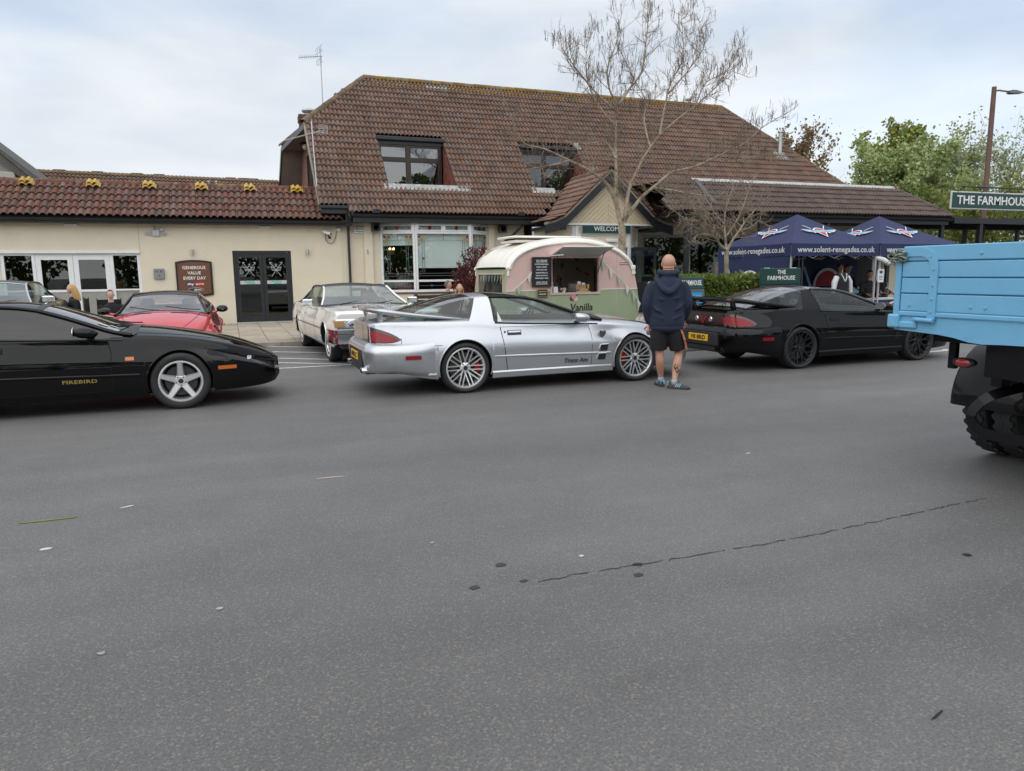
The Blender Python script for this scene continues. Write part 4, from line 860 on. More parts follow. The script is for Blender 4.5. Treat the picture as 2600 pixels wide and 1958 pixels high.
# ================================================================== cars
CARGLASS = glass('car_glass', (.62, .70, .68), 1.25, 0.0, .03)
SCREEN = glass('windscreen_glass', (.62, .72, .71), 1.5, 0.0, .24)
SMOKEGLASS = glass('smoked_car_glass', (.035, .038, .04), 1.25, 0.0, .035)
def paint(name, col, metal=0, rough=.35, coat=1.0, spec=.5): return mat(name, col, rough, metal, coat=coat, spec=spec)
SILVER = paint('silver_paint', (.55, .57, .605), .75, .33)
BLACKP = paint('gloss_black_paint', (.003, .0032, .004), 0, .3, coat=.65, spec=0)
REDP = paint('red_paint', (.56, .022, .035), 0, .3, spec=.1)
WHITEP = paint('white_car_paint', (.84, .83, .78), 0, .35)
GREYP = paint('grey_car_paint', (.10, .105, .11), .3, .35)
INTER = mat('car_interior', (.035, .036, .038), .8)
INTERL = mat('car_interior_light', (.22, .22, .22), .8)
GAP = mat('panel_gap', (.004, .004, .004), .9)
LAMPRED = mat('red_lamp', (.26, .006, .012), .12, coat=.5, bump=.4, bs=60, spec=.2)
LAMPSMOKE = mat('smoked_lamp', (.022, .006, .007), .1, coat=1)
AMBER = mat('amber_lamp', (.58, .15, .02), .2, coat=.6); AMBERP = mat('pale_amber_lamp', (.52, .30, .12), .15, .2, coat=.8, bump=.3, bs=40)
CLEARL = mat('headlamp_glass', (.62, .66, .68), .12, .3, coat=1, bump=.35, bs=40)
RIMDARK = mat('satin_black_rim', (.02, .02, .022), .35, .4, coat=.3)
RIMSILVER = mat('machined_silver_rim', (.80, .81, .82), .30, .8)
CALIPER = mat('red_caliper', (.45, .02, .02), .4)
YPLATE = mat('yellow_plate', (.78, .44, .01), .5)
class Body:
    def __init__(s, **k):
        s.__dict__.update(k)
        for n in ('zs', 'zc', 'wb', 'wm', 'zb', 'rsf'): setattr(s, n, pchip(*zip(*k[n])))
    def yside(s, x, z):
        wm, wb = s.wm(x), s.wb(x); zb, zt = s.zb(x), s.zs(x)-s.rsf(x); zw = min(s.zw, zt-.05)
        zl = min(.30, zw-.06); zl = max(zl, zb+.01)
        f = pchip([zb-.01, zl, zw, zt], [wm-s.tuck, wm-s.tuck*.35, wm, min(wb, wm)]); return f(z)
    def arch(s, x):
        z = s.zb(x)
        for xw, R, zc in s.arches:
            if abs(x-xw) < R: z = max(z, zc+math.sqrt(max(R*R-(x-xw)**2, 0)))
        return z
    def sec(s, x):
        zs, zc, wb, rs = s.zs(x), s.zc(x), min(s.wb(x), s.wm(x)), s.rsf(x); P = []; rs = min(rs, wb*.6)
        cab = s.cab[0] < x < s.cab[1]
        for i in range(9):
            u = i/8
            if cab: P.append((min(u/.7, 1)*(wb-.10), .42) if u < .75 else (wb-.10+(u-.75)*4*(.10-rs), [.42+.0, zs-.01, zs][i-6]))
            else: P.append((u*(wb-rs), zc+(zs-zc)*u**s.crown))
        for i in range(1, 6):
            a = math.pi/2*i/5; P.append((wb-rs+rs*math.sin(a), zs-rs+rs*math.cos(a)))
        ze = s.arch(x)
        for i in range(1, 15):
            z = zs-rs+(ze-(zs-rs))*i/14; P.append((s.yside(x, z), z))
        yi = max(P[-1][0]-.27, .05); zb = s.zb(x)
        P += [(P[-1][0]-.012, ze+.0), (yi, ze), (yi-.001, zb), (0, zb)]
        return P
    def mesh(s, parent, mats):
        xs = set(np.linspace(s.x0, s.x1, 84).tolist())
        for d in (.004, .012, .03, .06): xs |= {s.x0+d, s.x1-d}
        for xw, R, zc in s.arches:
            xs |= {xw+R*math.cos(a) for a in np.linspace(.05, math.pi-.05, 25)}|{xw-R-.001, xw+R+.001, xw-R+.0005, xw+R-.0005}
        xs |= {s.cab[0]-.001, s.cab[0]+.001, s.cab[1]-.001, s.cab[1]+.001}
        xs = sorted(xs); b = MB(); secs = []
        for x in xs:
            h = s.sec(x); secs.append([(x, -y, z) for y, z in reversed(h)]+[(x, y, z) for y, z in h[1:]])
        n = len(secs[0]); b.add([q for r in secs for q in r], []); nh = (n+1)//2
        for i in range(len(xs)-1):
            cab = s.cab[0] < (xs[i]+xs[i+1])/2 < s.cab[1]
            for j in range(n-1):
                k = abs(j+.5-(nh-1)); b.f.append((i*n+j, i*n+j+1, (i+1)*n+j+1, (i+1)*n+j)); b.m.append(1 if cab and k < 8 else 2 if k > 27.2 else 0)
        b.f.append(tuple(range(n))); b.m.append(0); b.f.append(tuple(range((len(xs)-1)*n+n-1, (len(xs)-1)*n-1, -1))); b.m.append(0)
        b.f = [tuple(reversed(q)) for q in b.f]
        return b.build('body', mats, parent, True, 38)
    # right side of the car is -y
    def S(s, x, z, off=0, side=-1): return V((x, side*(s.yside(x, z)+off), z))
    def T(s, x, u, off=0):
        wb = min(s.wb(x), s.wm(x)); zs, zc = s.zs(x), s.zc(x); return V((x, u*(wb-s.rsf(x)), zc+(zs-zc)*abs(u)**s.crown+off))
    def sidepatch(s, name, parent, m, xf, z0, z1, off, side=-1, nx=16, nz=8):
        """xf(z) -> (x rear, x front)"""
        pts = []
        for j in range(nz+1):
            z = z0+(z1-z0)*j/nz; a, c = xf(z); pts.append([s.S(a+(c-a)*i/nx, z, off, side) for i in range(nx+1)])
        return MB().grid(pts, flip=(side > 0)).build(name, m, parent, True, 60)
    def G(s, x, t, off=0):
        zr, wt = s.zr(x), s.wt(x); ze = zr-s.drop(x); wbs = min(s.wb(x), s.wm(x))-.02; rs = s.rsf(x); zb = s.zs(x)-rs+math.sqrt(max(0, rs*rs-max(0, rs-.02)**2))-.006; a = abs(t); sg = 1 if t >= 0 else -1
        if a <= .5: u = a/.5; return V((x, sg*wt*u, zr-(zr-ze)*u**2.2+off))
        u = (a-.5)/.5; return V((x, sg*(wt+(wbs-wt)*(1-(1-u)**1.25)+off), ze+(zb-ze)*u))
    def canopy(s, name, parent, m, xa, xb, t0, t1, off=0, nx=14, nt=10):
        fa = xa if callable(xa) else (lambda t: xa); fb = xb if callable(xb) else (lambda t: xb)
        pts = []
        for j in range(nt+1):
            t = t0+(t1-t0)*j/nt; a, c = fa(t), fb(t); pts.append([s.G(a+(c-a)*i/nx, t, off) for i in range(nx+1)])
        return MB().grid(pts).build(name, m, parent, True, 60)
def wheel(parent, x, side, yc, R, rimR, w, style, caliper=None, zc=None, steer=0, whitewall=False):
    zc = R if zc is None else zc
    h = holder('wheel', parent, (x, side*yc, zc), (0, 0, steer))
    M = Matrix.Rotation(math.pi/2*(1 if side < 0 else -1), 4, 'X')         # local +z points outwards
    k = w/2; prof = [(rimR, -k*.8), (rimR+.02, -k*.97), (R-.035, -k), (R-.010, -k*.88), (R, -k*.62), (R, k*.62), (R-.010, k*.88), (R-.035, k), (rimR+.02, k*.97), (rimR, k*.8)]
    MB().lathe(prof, 48, M).build('tyre', RUBBER, h, True, 45)
    if whitewall: MB().lathe([(rimR+.022, k*.985), (rimR+.026, k+.003), (rimR+.062, k+.004), (rimR+.066, k*.985)], 48, M).build('whitewall', mat('whitewall_rubber', (.66, .66, .62), .7), h, True, 45)
    m = {'star': RIMSILVER, 'mesh': RIMSILVER, 'y': RIMDARK, 'hubcap': CHROME}[style]
    o_ = k*.8
    b = MB().lathe([(rimR+.004, o_-.02), (rimR+.006, o_+.004), (rimR-.012, o_+.006), (rimR-.022, o_-.006), (rimR-.03, o_-.05), (rimR-.04, -o_), (rimR+.002, -o_)], 48, M); rim = b.build('rim', m, h, True, 40)
    MB().lathe([(0, -.03), (rimR-.045, -.03), (rimR-.045, -.035)], 32, M).build('wheel_back', DARK, h)
    MB().lathe([(.07, .0), (rimR*.74, .0), (rimR*.74, -.02)], 32, M).build('brake_disc', mat('brake_disc', (.09, .088, .085), .5, .6), h, True, 40)
    if caliper:
        b = MB(); b.lathe([(rimR*.52, .0), (rimR*.52, .045), (rimR*.80, .045), (rimR*.80, .0)], 10, M, a0=caliper-.42, a1=caliper+.42); b.build('brake_caliper', CALIPER, h)
    b = MB()
    def spoke(a0_, a1_, r0_, r1_, w0, w1, z0, z1, th=.022):
        p0 = V((r0_*math.cos(a0_), r0_*math.sin(a0_), z0)); p1 = V((r1_*math.cos(a1_), r1_*math.sin(a1_), z1)); d = (p1-p0).normalized(); n = V((-d.y, d.x, 0)).normalized(); up = V((0, 0, th))
        q = [p0-n*w0, p0+n*w0, p1+n*w1, p1-n*w1]; c = .7
        top = [p0-n*w0*c+up, p0+n*w0*c+up, p1+n*w1*c+up, p1-n*w1*c+up]
        b.add([M @ v for v in q+top], [(4, 5, 6, 7), (0, 4, 7, 3), (1, 2, 6, 5), (0, 1, 5, 4), (3, 7, 6, 2)])
    if style == 'star':
        for i in range(5):
            a = math.pi/2+i*2*math.pi/5; spoke(a, a, .045, rimR-.012, .048, .030, o_-.045, o_-.015, .022)
        b.lathe([(0, o_-.018), (.055, o_-.018), (.075, o_-.03), (.08, o_-.05)], 24, M)
    elif style == 'mesh':
        for i in range(10):
            a = math.pi/2+i*2*math.pi/10
            for s_ in (-1, 1): spoke(a-s_*.16, a+s_*.21, .055, rimR-.016, .0105, .009, o_-.05+.004*s_, o_-.014+.004*s_, .016)
        b.lathe([(0, o_-.025), (.05, o_-.025), (.07, o_-.035), (.075, o_-.06)], 24, M)
    elif style == 'y':
        for i in range(9):
            a = math.pi/2+i*2*math.pi/9; spoke(a, a, .05, rimR*.55, .016, .013, o_-.055, o_-.035)
            for s_ in (-1, 1): spoke(a, a+s_*.17, rimR*.5, rimR-.012, .012, .010, o_-.036, o_-.014)
        b.lathe([(0, o_-.03), (.06, o_-.03), (.075, o_-.05)], 24, M)
    else:
        b.lathe([(0, o_+.03), (.06, o_+.03), (.075, o_+.012), (.14, o_-.01), (rimR-.03, o_-.005), (rimR-.01, o_+.012), (rimR+.004, o_+.002)], 40, M)
        for i in range(20): spoke(i*math.pi/10, i*math.pi/10, .085, rimR-.035, .004, .007, o_-.002, o_-.008, .01)
    b.build('spokes', m, rim, True, 30)
    if style != 'hubcap':
        nb = MB()
        for i in range(5):
            a = math.pi/2+math.pi/5+i*2*math.pi/5; nb.lathe([(0, .012), (.011, .012), (.012, 0)], 8, M @ Matrix.Translation((.056*math.cos(a), .056*math.sin(a), o_-.03)))
        nb.build('wheel_nut', CHROME if style != 'y' else RIMDARK, rim)
        MB().lathe([(0, o_-.012), (.026, o_-.013), (.03, o_-.02)], 16, M).build('centre_cap', BLACKPLASTIC, rim, True)
    return h
def seat(parent, x, y, z, m):
    b = MB(); b.bbox(-.25, .25, -.24, .24, 0, .16, .06, Matrix.Translation((x, y, z))); Mb = Matrix.Translation((x-.22, y, z+.1)) @ Matrix.Rotation(-.32, 4, 'Y'); b.bbox(-.08, .08, -.24, .24, 0, .55, .06, Mb); b.bbox(-.06, .06, -.13, .13, .53, .72, .05, Mb)
    return b.build('seat', m, parent, True, 30)
def cabin(parent, xs, y, z, xdash, zdash, wdash, side, m=None, lhd=True):
    m = m or INTER
    for q in (-1, 1): seat(parent, xs, q*y, z, m)
    MB().bbox(xdash-.25, xdash+.30, -wdash, wdash, zdash-.25, zdash, .06).build('dashboard', m, parent, True, 30)
    yy = y if lhd else -y; Mw = Matrix.Translation((xdash-.32, yy, zdash-.04)) @ Matrix.Rotation(-1.15, 4, 'Y')
    sw = MB(); sw.lathe([(.165+.014*math.cos(a), .014*math.sin(a)) for a in np.linspace(0, 2*math.pi, 8, endpoint=False)], 24, Mw, closed=True); sw.bbox(-.16, .16, -.02, .02, -.01, .01, .005, Mw); sw.bbox(-.06, .06, -.05, .05, -.02, .03, .02, Mw); sw.build('steering_wheel', BLACKPLASTIC, parent, True, 40)
FB = dict(x0=-1.20, x1=3.72, rsf=[(-1.2, .03), (-1.05, .045), (-.8, .075), (-.3, .11), (3.0, .11), (3.72, .10)], zw=.56, tuck=.055, crown=2.2, cab=(.02, 1.86), arches=[(0, .372, .345), (2.567, .366, .34)],
    zs=[(-1.2, .93), (-1.12, .955), (-.9, .975), (-.5, .985), (0, .985), (.5, .955), (1.0, .93), (1.8, .905), (2.2, .888), (2.57, .855), (3.0, .775), (3.35, .675), (3.6, .575), (3.72, .50)],
    zc=[(-1.2, .94), (-1.12, .965), (-.9, .985), (-.5, 1.0), (1.86, .975), (2.2, .955), (2.57, .905), (3.0, .815), (3.35, .705), (3.6, .595), (3.72, .51)],
    wb=[(-1.2, .60), (-1.12, .72), (-.9, .80), (-.4, .845), (.3, .85), (1.5, .835), (2.2, .83), (2.6, .81), (3.0, .745), (3.35, .62), (3.6, .44), (3.72, .27)],
    wm=[(-1.2, .66), (-1.12, .80), (-.95, .88), (-.5, .935), (0, .95), (.5, .925), (1.2, .912), (1.9, .918), (2.5, .938), (2.9, .92), (3.25, .845), (3.5, .73), (3.65, .58), (3.72, .42)],
    zb=[(-1.2, .50), (-1.1, .40), (-.8, .29), (-.4, .21), (.4, .175), (2.1, .175), (2.5, .19), (2.95, .195), (3.4, .205), (3.65, .235), (3.72, .30)])
def fbody(name, label, loc, rz, pm, roofm, style, opts):
    t = thing(name, label, 'car', loc, rz, None); B = Body(**FB)
    B.zr = pchip(*zip(*[(-.92, .995), (-.6, 1.095), (-.3, 1.18), (0, 1.255), (.25, 1.288), (.5, 1.297), (.8, 1.287), (1.08, 1.25), (1.3, 1.185), (1.6, 1.075), (1.9, .96), (2.06, .925)]))
    B.wt = pchip(*zip(*[(-.92, .66), (-.5, .625), (0, .585), (.4, .565), (.9, .57), (1.3, .61), (1.7, .69), (2.06, .765)]))
    B.drop = pchip(*zip(*[(-.92, .02), (-.4, .045), (.5, .05), (1.2, .05), (2.06, .03)]))
    B.mesh(t, [pm, INTER, DARK])
    G = opts.get('glass', CARGLASS)
    xa = lambda q: .235-.33*(abs(q)-.5); xb = lambda q: .445-.05*(abs(q)-.5)
    B.canopy('rear_hatch_glass', t, SMOKEGLASS if opts.get('smoke') else SCREEN, -.90, .20, -.5, .5, nt=16)
    B.canopy('roof_panel', t, roofm, .445, 1.10, -.5, .5, .002, nt=16); B.canopy('roof_hoop', t, opts.get('hoop', pm), .20, .445, -.5, .5, .0, nt=16)
    B.canopy('windscreen', t, SCREEN, 1.10, 2.05, -.5, .5, nt=16)
    B.canopy('windscreen_header', t, BLACKPLASTIC, 1.08, 1.15, -.5, .5, .004, nx=3, nt=16); B.canopy('windscreen_base', t, BLACKPLASTIC, 1.98, 2.10, -.5, .5, .004, nx=3, nt=16)
    for s_ in (-1, 1):
        B.canopy('rear_quarter_glass', t, SMOKEGLASS if opts.get('smoke') else G, -.88, xa, .5*s_, .99*s_); B.canopy('sail_panel', t, opts.get('sail', pm), xa, xb, .5*s_, 1.0*s_, .003)
        B.canopy('door_glass', t, SMOKEGLASS if opts.get('smoke') else G, .47, 1.98, .5*s_, .985*s_); B.canopy('glass_seal', t, BLACKPLASTIC, .44, .475, .5*s_, 1.0*s_, .004, nx=2)
        b = MB(); b.tube([B.G(x, .5*s_, .004) for x in np.linspace(.44, 2.07, 18)], [.022]*8+[.026]*10, 6); b.build('roof_rail', roofm, t, True)
        b = MB(); b.tube([B.G(x, .99*s_, .006) for x in np.linspace(.44, 1.98, 14)], .011, 6); b.build('belt_seal', BLACKPLASTIC, t, True)
        dr = lambda z: (.50+.09*(1-(z-.27)/.66), 1.86-.02*(1-(z-.27)/.66)-.05*max(0, (z-.7)/.2)); dg = lambda z: (dr(z)[0]-.009, dr(z)[1]+.009)
        B.sidepatch('door_gap', t, GAP, dg, .262, .855, .0012, s_); d = B.sidepatch('door', t, pm, dr, .272, .85, .0035, s_)
        b = MB(); z = .775; b.grid([[B.S(x, zz, .009, s_) for x in np.linspace(.60, .80, 6)] for zz in (z-.032, z+.032)], flip=s_ > 0); b.build('handle', GAP if opts.get('dark') else BLACKPLASTIC, d, True)
        b = MB(); b.grid([[B.S(x, zz, .013, s_) for x in np.linspace(.612, .79, 6)] for zz in (z+.002, z+.024)], flip=s_ > 0); b.build('handle', pm, d, True)
        b = MB().ball(B.S(.565, .785, .002, s_), .016, 8, 6); b.build('door_lock', BLACKPLASTIC, d)
        # body side moulding
        if opts.get('mould', True):
            pts = []
            for x in np.linspace(.38, 2.14, 26):
                zz = .475-.03*(x-.38)/1.7; r_ = .5+.5*min(1, (x-.38)/.3); pts.append([B.S(x, zz-.024*r_, .0035, s_), B.S(x, zz-.010*r_, .012*r_, s_), B.S(x, zz+.004*r_, .013*r_, s_), B.S(x, zz+.012*r_, .0035, s_)])
            MB().grid(pts, flip=s_ < 0).build('side_moulding', pm, t, True, 80)
        # sill skirt
        pts = []
        for x in np.linspace(.37, 2.16, 20): pts.append([B.S(x, .275, .003, s_), B.S(x, .255, .02, s_), B.S(x, .185, .026, s_), V((x, s_*(B.yside(x, .19)-.05), .165))])
        if opts.get('skirt', True): MB().grid(pts, flip=s_ < 0).build('side_skirt', pm, t, True, 40)
        # arch lips
        for xw, R, zc in B.arches:
            MB().tube([B.S(xw+R*math.cos(a), zc+R*math.sin(a), -.004, s_) for a in np.linspace(-.30, math.pi+.30, 28)], .011, 6).build('arch_lip', pm, t, True)
            wellz = zc
        # mirror
        mb = MB(); c = V((1.62, s_*1.0, .965)); pts = []
        for i in range(9):
            u = i/8; rr_ = [.55, .82, .95, 1, 1, .97, .88, .7, .25][i]; pts.append([V((c.x-.10+.24*u, c.y+s_*0+.105*rr_*math.cos(a), c.z+.062*rr_*math.sin(a)-.02*u)) for a in np.linspace(0, 2*math.pi, 15)])
        mb.grid(pts); mir = mb.build('door_mirror', opts.get('mirror', pm), t, True, 50)
        MB().prism([(c.y+.1*math.cos(a), c.z+.057*math.sin(a)) for a in np.linspace(0, 2*math.pi, 16, endpoint=False)], c.x-.098, c.x-.092, 'x').build('mirror_glass', CHROME, mir)
        MB().tube([B.S(1.66, .89, -.01, s_), V((1.64, s_*.94, .925))], [.05, .035], 8, flat=.5).build('mirror_stalk', BLACKPLASTIC if opts.get('dark') else pm, mir, True)
        # marker lamps
        for nm, m_, x0_, x1_, z0_, z1_ in (('rear_marker', LAMPRED, -.82, -.62, .49, .54), ('front_marker', AMBER, 3.03 if not opts.get('front') else 2.99, 3.20, .455, .50)):
            B.sidepatch(nm, t, m_, lambda z: (x0_, x1_), z0_, z1_, .006 if 'front' in nm else .084, s_, 5, 2)
        # bumper seam
        B.sidepatch('bumper_seam', t, GAP, lambda z: (-.84, -.32), .648, .654, .0015, s_, 10, 1); B.sidepatch('bumper_seam', t, GAP, lambda z: (-.845, -.838), .65, .76, .0015, s_, 1, 4)
        for xw, fr in ((0, 0), (2.567, 1)): wheel(t, xw, s_, opts.get('track', .80), .335, opts['rim'], opts.get('tw', .25), style, opts.get('cal') and (math.pi*.02 if s_ < 0 else math.pi*.98) if not fr else opts.get('cal') and (math.pi*.98 if s_ < 0 else .02))
    # tail lamps: plan path across the tail, round the corner and along the flank
    def tailpath(z, n0, y0):
        yc = min(B.yside(B.x0+.001, z), .60); cap = [V((B.x0-.004, -y, z)) for y in np.linspace(y0, yc-.02, n0)]
        return cap+[V((x, -(B.yside(x, z)+.007), z)) for x in B.x0+.012+(np.linspace(0, 1, 12)**1.5)*(.36-.012)]
    for s_ in (-1, 1):
        n_ = len(tailpath(.8, 6, .17)); pts = []
        for j in range(9):
            row = []
            for i in range(n_):
                q = i/(n_-1); top = .905-.135*max(0, (q-.15)/.85)**2.4; bot = .70+.012*max(0, (q-.6)/.4)**2; f = math.sqrt(max(0, 1-max(0, (q-.80)/.2)**2)); mid = (top+bot)/2; z = mid+(bot+(top-bot)*j/8-mid)*f
                row.append(tailpath(z, 6, .17)[i])
            pts.append(row)
        if s_ > 0: pts = [[V((p.x, -p.y, p.z)) for p in r] for r in pts]
        k = opts.get('lampsplit', 6); inset = [[pts[j][i]+(pts[0][i]-pts[0][i])*0 for i in range(n_)] for j in range(9)]
        tlp = MB().grid(pts, flip=(s_ < 0)).build('tail_lamp', LAMPSMOKE, t, True); mid_ = [sum((pts[j][i] for j in range(9)), V((0, 0, 0)))/9 for i in range(n_)]; MB().grid([[mid_[i]+(pts[j][i]-mid_[i])*(.74*math.sqrt(max(0, 1-((i-(k+n_-2)/2)/((n_-2-k)/2+.5))**4)))+V((-.010, s_*.010, -.012)) for i in range(k, n_-1)] for j in range(9)], flip=(s_ < 0)).build('red_lens', LAMPRED, tlp, True)
    MB().box(B.x0-.006, B.x0-.001, -.168, .168, .70, .905).build('tail_panel', LAMPSMOKE, t)
    # rear bumper skin standing proud of the tail, wrapped round both corners
    prof = [(.300, -.02), (.312, .030), (.36, .056), (.45, .074), (.56, .086), (.615, .084), (.655, .058), (.685, .018), (.692, -.02)] ; rows = []
    for z, off in prof:
        row = []
        for x in np.concatenate([np.linspace(-.42, -.95, 10), np.linspace(-.97, B.x0+.004, 9)]):
            k = min(1, max(0, (-.42-x)/.45))**.8; zo = z; z = z if z > .5 else .5-(.5-z)*(1+.36*(1-k)); d = (B.yside(x-.01, z)-B.yside(x+.01, z))/.02 if x > B.x0+.02 else -2.2; nx, ny = d, -1.0; ln = math.hypot(nx, ny)
            o_ = off*k if off > 0 else off; row.append(V((x-abs(d)/ln*o_, -(B.yside(x, z)+o_/ln), z))); z = zo
        e_ = row[-1]; row += [V((B.x0-max(off, -.002)-.004, y, z)) for y in np.linspace(-.62, .62, 13)]; row += [V((q.x, -q.y, q.z)) for q in reversed(row[:19])]; rows.append(row)
    MB().grid(rows).build('rear_bumper', pm, t, True, 55)
    # rear recess with plate, exhausts
    MB().bbox(B.x0-.096, B.x0+.02, -.50, .50, .385, .60, .012).build('plate_recess', BLACKPLASTIC, t)
    if opts.get('spoiler'):
        path = [(.02, -.80, .965), (-.35, -.815, 1.005), (-.75, -.80, 1.05), (-1.02, -.72, 1.085), (-1.16, -.50, 1.10), (-1.2, -.2, 1.105), (-1.2, 0, 1.105)]
        path = path+[(x, -y, z) for x, y, z in reversed(path[:-1])]; path = smooth_path(path, 5); secs = []
        for i, p in enumerate(path):
            a = path[max(i-1, 0)]; c = path[min(i+1, len(path)-1)]; d = (c-a).normalized(); inn = V((0, 0, 1)).cross(d).normalized(); inn = -inn
            q = 1-abs(2*i/(len(path)-1)-1); w_ = .05+.22*min(1, q*1.5); th = .014+.022*min(1, q*2)
            secs.append([p+inn*w_*u+V((0, 0, hh*th)) for u, hh in ((0, .3), (.03, 1), (.25, 1.25), (.7, .9), (1, 0), (.7, -.9), (.25, -1), (.03, -.6), (0, .3))])
        MB().grid(secs).build('rear_spoiler', pm, t, True, 50)
        for s_ in (-1, 1):
            MB().tube([(-1.02, s_*.52, .955), (-1.06, s_*.53, 1.09)], [.07, .055], 10, flat=.45).build('spoiler_pedestal', pm, t, True); MB().ball((-1.185, s_*.60, 1.11), .03, 8, 6, (1.2, 1.6, .4)).build('spoiler_tip_lamp', LAMPRED, t, True)
    if opts.get('plate'):
        pl_ = holder('number_plate', t, (B.x0-.098, 0, .50), (0, 0, -math.pi/2)); MB().bbox(-.26, .26, -.012, 0, -.055, .055, .004).build('plate', YPLATE, pl_); text('lettering', opts['plate'], .07, BLACKPLASTIC, pl_, T(0, -.0135, 0), .40, .001, .003)
    for s_ in (-1, 1):
        for dy in (0, .085): MB().tube([(-.75, s_*(.50+dy), .335), (-1.16, s_*(.50+dy), .335), (B.x0-.115, s_*(.50+dy), .34)], [.036, .036, .039], 12, cap=False).build('exhaust_tip', opts.get('exh', CHROME), t, True)
    MB().bbox(B.x0-.075, -.7, -.60, .60, .285, .38, .02).build('rear_valance', BLACKPLASTIC, t)
    # front: bonnet shut line, nose vents, lamps
    bz = []
    for x in np.linspace(2.12, 3.36, 14):
        uu = .86-.20*((x-2.12)/1.24)**2; bz.append([B.T(x, u, .003) for u in np.linspace(-uu, uu, 11)])
    MB().grid([[p-V((0, 0, .0022)) for p in [r[0]+V((0, -.008, 0))]+r[1:-1]+[r[-1]+V((0, .008, 0))]] for r in bz]).build('bonnet_gap', GAP, t, True); bn = MB().grid(bz).build('bonnet', pm, t, True, 60)
    MB().grid([[B.T(x, u, .006) for u in np.linspace(-.97, .97, 12)] for x in (2.0, 2.06, 2.12)]).build('cowl', BLACKPLASTIC, t, True)
    for y0, a in ((-.25, .2), (.35, .2)):
        MB().tube([V((2.06, y0+.28, .965)), V((1.96, y0, .985)), V((1.80, y0-.3, 1.03))], .009, 5).build('wiper', BLACKPLASTIC, t)
    if opts.get('vents'):
        for s_ in (-1, 1): MB().grid([[B.T(x, s_*u, .012-.002*abs(i-1)) for u in np.linspace(.22, .62, 6)] for i, x in enumerate((2.30, 2.335, 2.37))]).build('bonnet_vent', BLACKPLASTIC, bn, True)
    cabin(t, .95, .38, .36, 1.72, .93, .70, 0, opts.get('int', INTER))
    return t, B
silver, SB = fbody('silver_coupe', 'silver coupe with black roof panels and large rear spoiler', (2.67, -14.85, 0), 0, SILVER, BLACKP, 'mesh', dict(rim=.266, cal=True, spoiler=True, smokelamp=True, plate='N400 LCC', hoop=SILVER, track=.80, int=INTER))
# badges of the silver coupe
GREYINK = mat('badge_grey', (.12, .12, .125), .4, .5)
sb_ = SB
text('badge', 'Trans Am', .062, GREYINK, silver, Matrix.Translation(sb_.S(1.60, .355, .012)) @ Matrix.Rotation(.0, 4, 'Z') @ FACE, .36, .001, .003, shear=.25)
text('badge', 'PONTIAC', .045, GREYINK, silver, Matrix.Translation((sb_.x0-.004, 0, .665)) @ Matrix.Rotation(-math.pi/2, 4, 'Z') @ FACE, .42, .001, .002)
text('badge', 'WS6', .032, CALIPER, silver, Matrix.Translation((sb_.x0+.035, -.755, .665)) @ Matrix.Rotation(-.95, 4, 'Z') @ FACE, .12, .001, .002)
text('sticker', 'Eibach', .03, SIGNWHITE, silver, Matrix.Translation(sb_.S(-.46, .285, .008)) @ FACE, .11, .001, .002, shear=.2)
MB().prism([(0, 0), (.028, .02), (.05, .055), (.045, .095), (0, .085), (-.045, .095), (-.05, .055), (-.028, .02)], -.012, 0, 'y', Matrix.Translation(sb_.S(2.02, .66, .004))).build('fender_badge', GREYINK, silver)
for z_, x_ in ((.50, 2.03), (.375, 2.0)):
    MB().grid([[sb_.S(x_-.055+.11*i/6+(.015 if j else 0), z_+.085*j-.03, .009) for i in range(7)] for j in range(2)]).build('fender_vent', BLACKPLASTIC, silver, True); MB().tube([sb_.S(x_-.075, z_+.0, .006), sb_.S(x_-.05, z_+.062, .012), sb_.S(x_+.075, z_+.066, .012)], .010, 6).build('fender_vent', SILVER, silver, True)
MB().prism([(-.02, 0), (.04, 0), (-.012, .14)], -.006, 0, 'y', Matrix.Translation(sb_.G(.50, -.97, .006)) @ Matrix.Rotation(-.28, 4, 'X')).build('window_sticker', SIGNWHITE, silver)
MB().ball((-.50, -.80, .985), .014, 8, 6, (1, 1, 1.2)).build('aerial_stub', BLACKPLASTIC, silver, True)
black2, B2 = fbody('black_spoiler_coupe', 'gloss black coupe with rear spoiler and black wheels', (8.25, -14.83, 0), 0, BLACKP, mat('grey_sky_roof', (.03, .03, .032), .25, coat=1), 'y', dict(rim=.266, spoiler=True, dark=True, plate='V8 BRD', lampsplit=4, smokelamp=True, hoop=BLACKP, exh=RIMDARK))
MB().prism([(-.14, .05), (-.05, .03), (0, -.05), (.05, .03), (.14, .05), (.07, -.005), (0, -.09), (-.07, -.005)], -.01, 0, 'y', Matrix.Translation((B2.x0-.006, 0, .80)) @ Matrix.Rotation(-math.pi/2, 4, 'Z')).build('bird_badge', LAMPRED, black2)
for y_ in (-.185, .185): MB().lathe([(0, .01), (.035, .01), (.045, 0)], 14, Matrix.Translation((B2.x0-.006, y_, .79)) @ Matrix.Rotation(-math.pi/2, 4, 'Y')).build('round_badge', CHROME, black2, True)
MB().grid([[B2.S(1.97+.09*i/5+(.02 if j else 0), .40+.11*j, .009) for i in range(6)] for j in range(2)]).build('fender_vent', GAP, black2, True)
black1, B1 = fbody('black_coupe', 'gloss black coupe with chrome five-spoke wheels, cut by left edge', (-3.35, -14.52, 0), 0, BLACKP, BLACKP, 'star', dict(rim=.243, smoke=True, dark=True, spoiler=False, skirt=False, front=True, tw=.235, sail=BLACKP))
GOLD = mat('gold_badge', (.40, .28, .09), .35, .6)
text('badge', 'FIREBIRD', .04, GOLD, black1, Matrix.Translation(B1.S(1.52, .395, .008)) @ FACE, .35, .001, .0012, space=1.05)
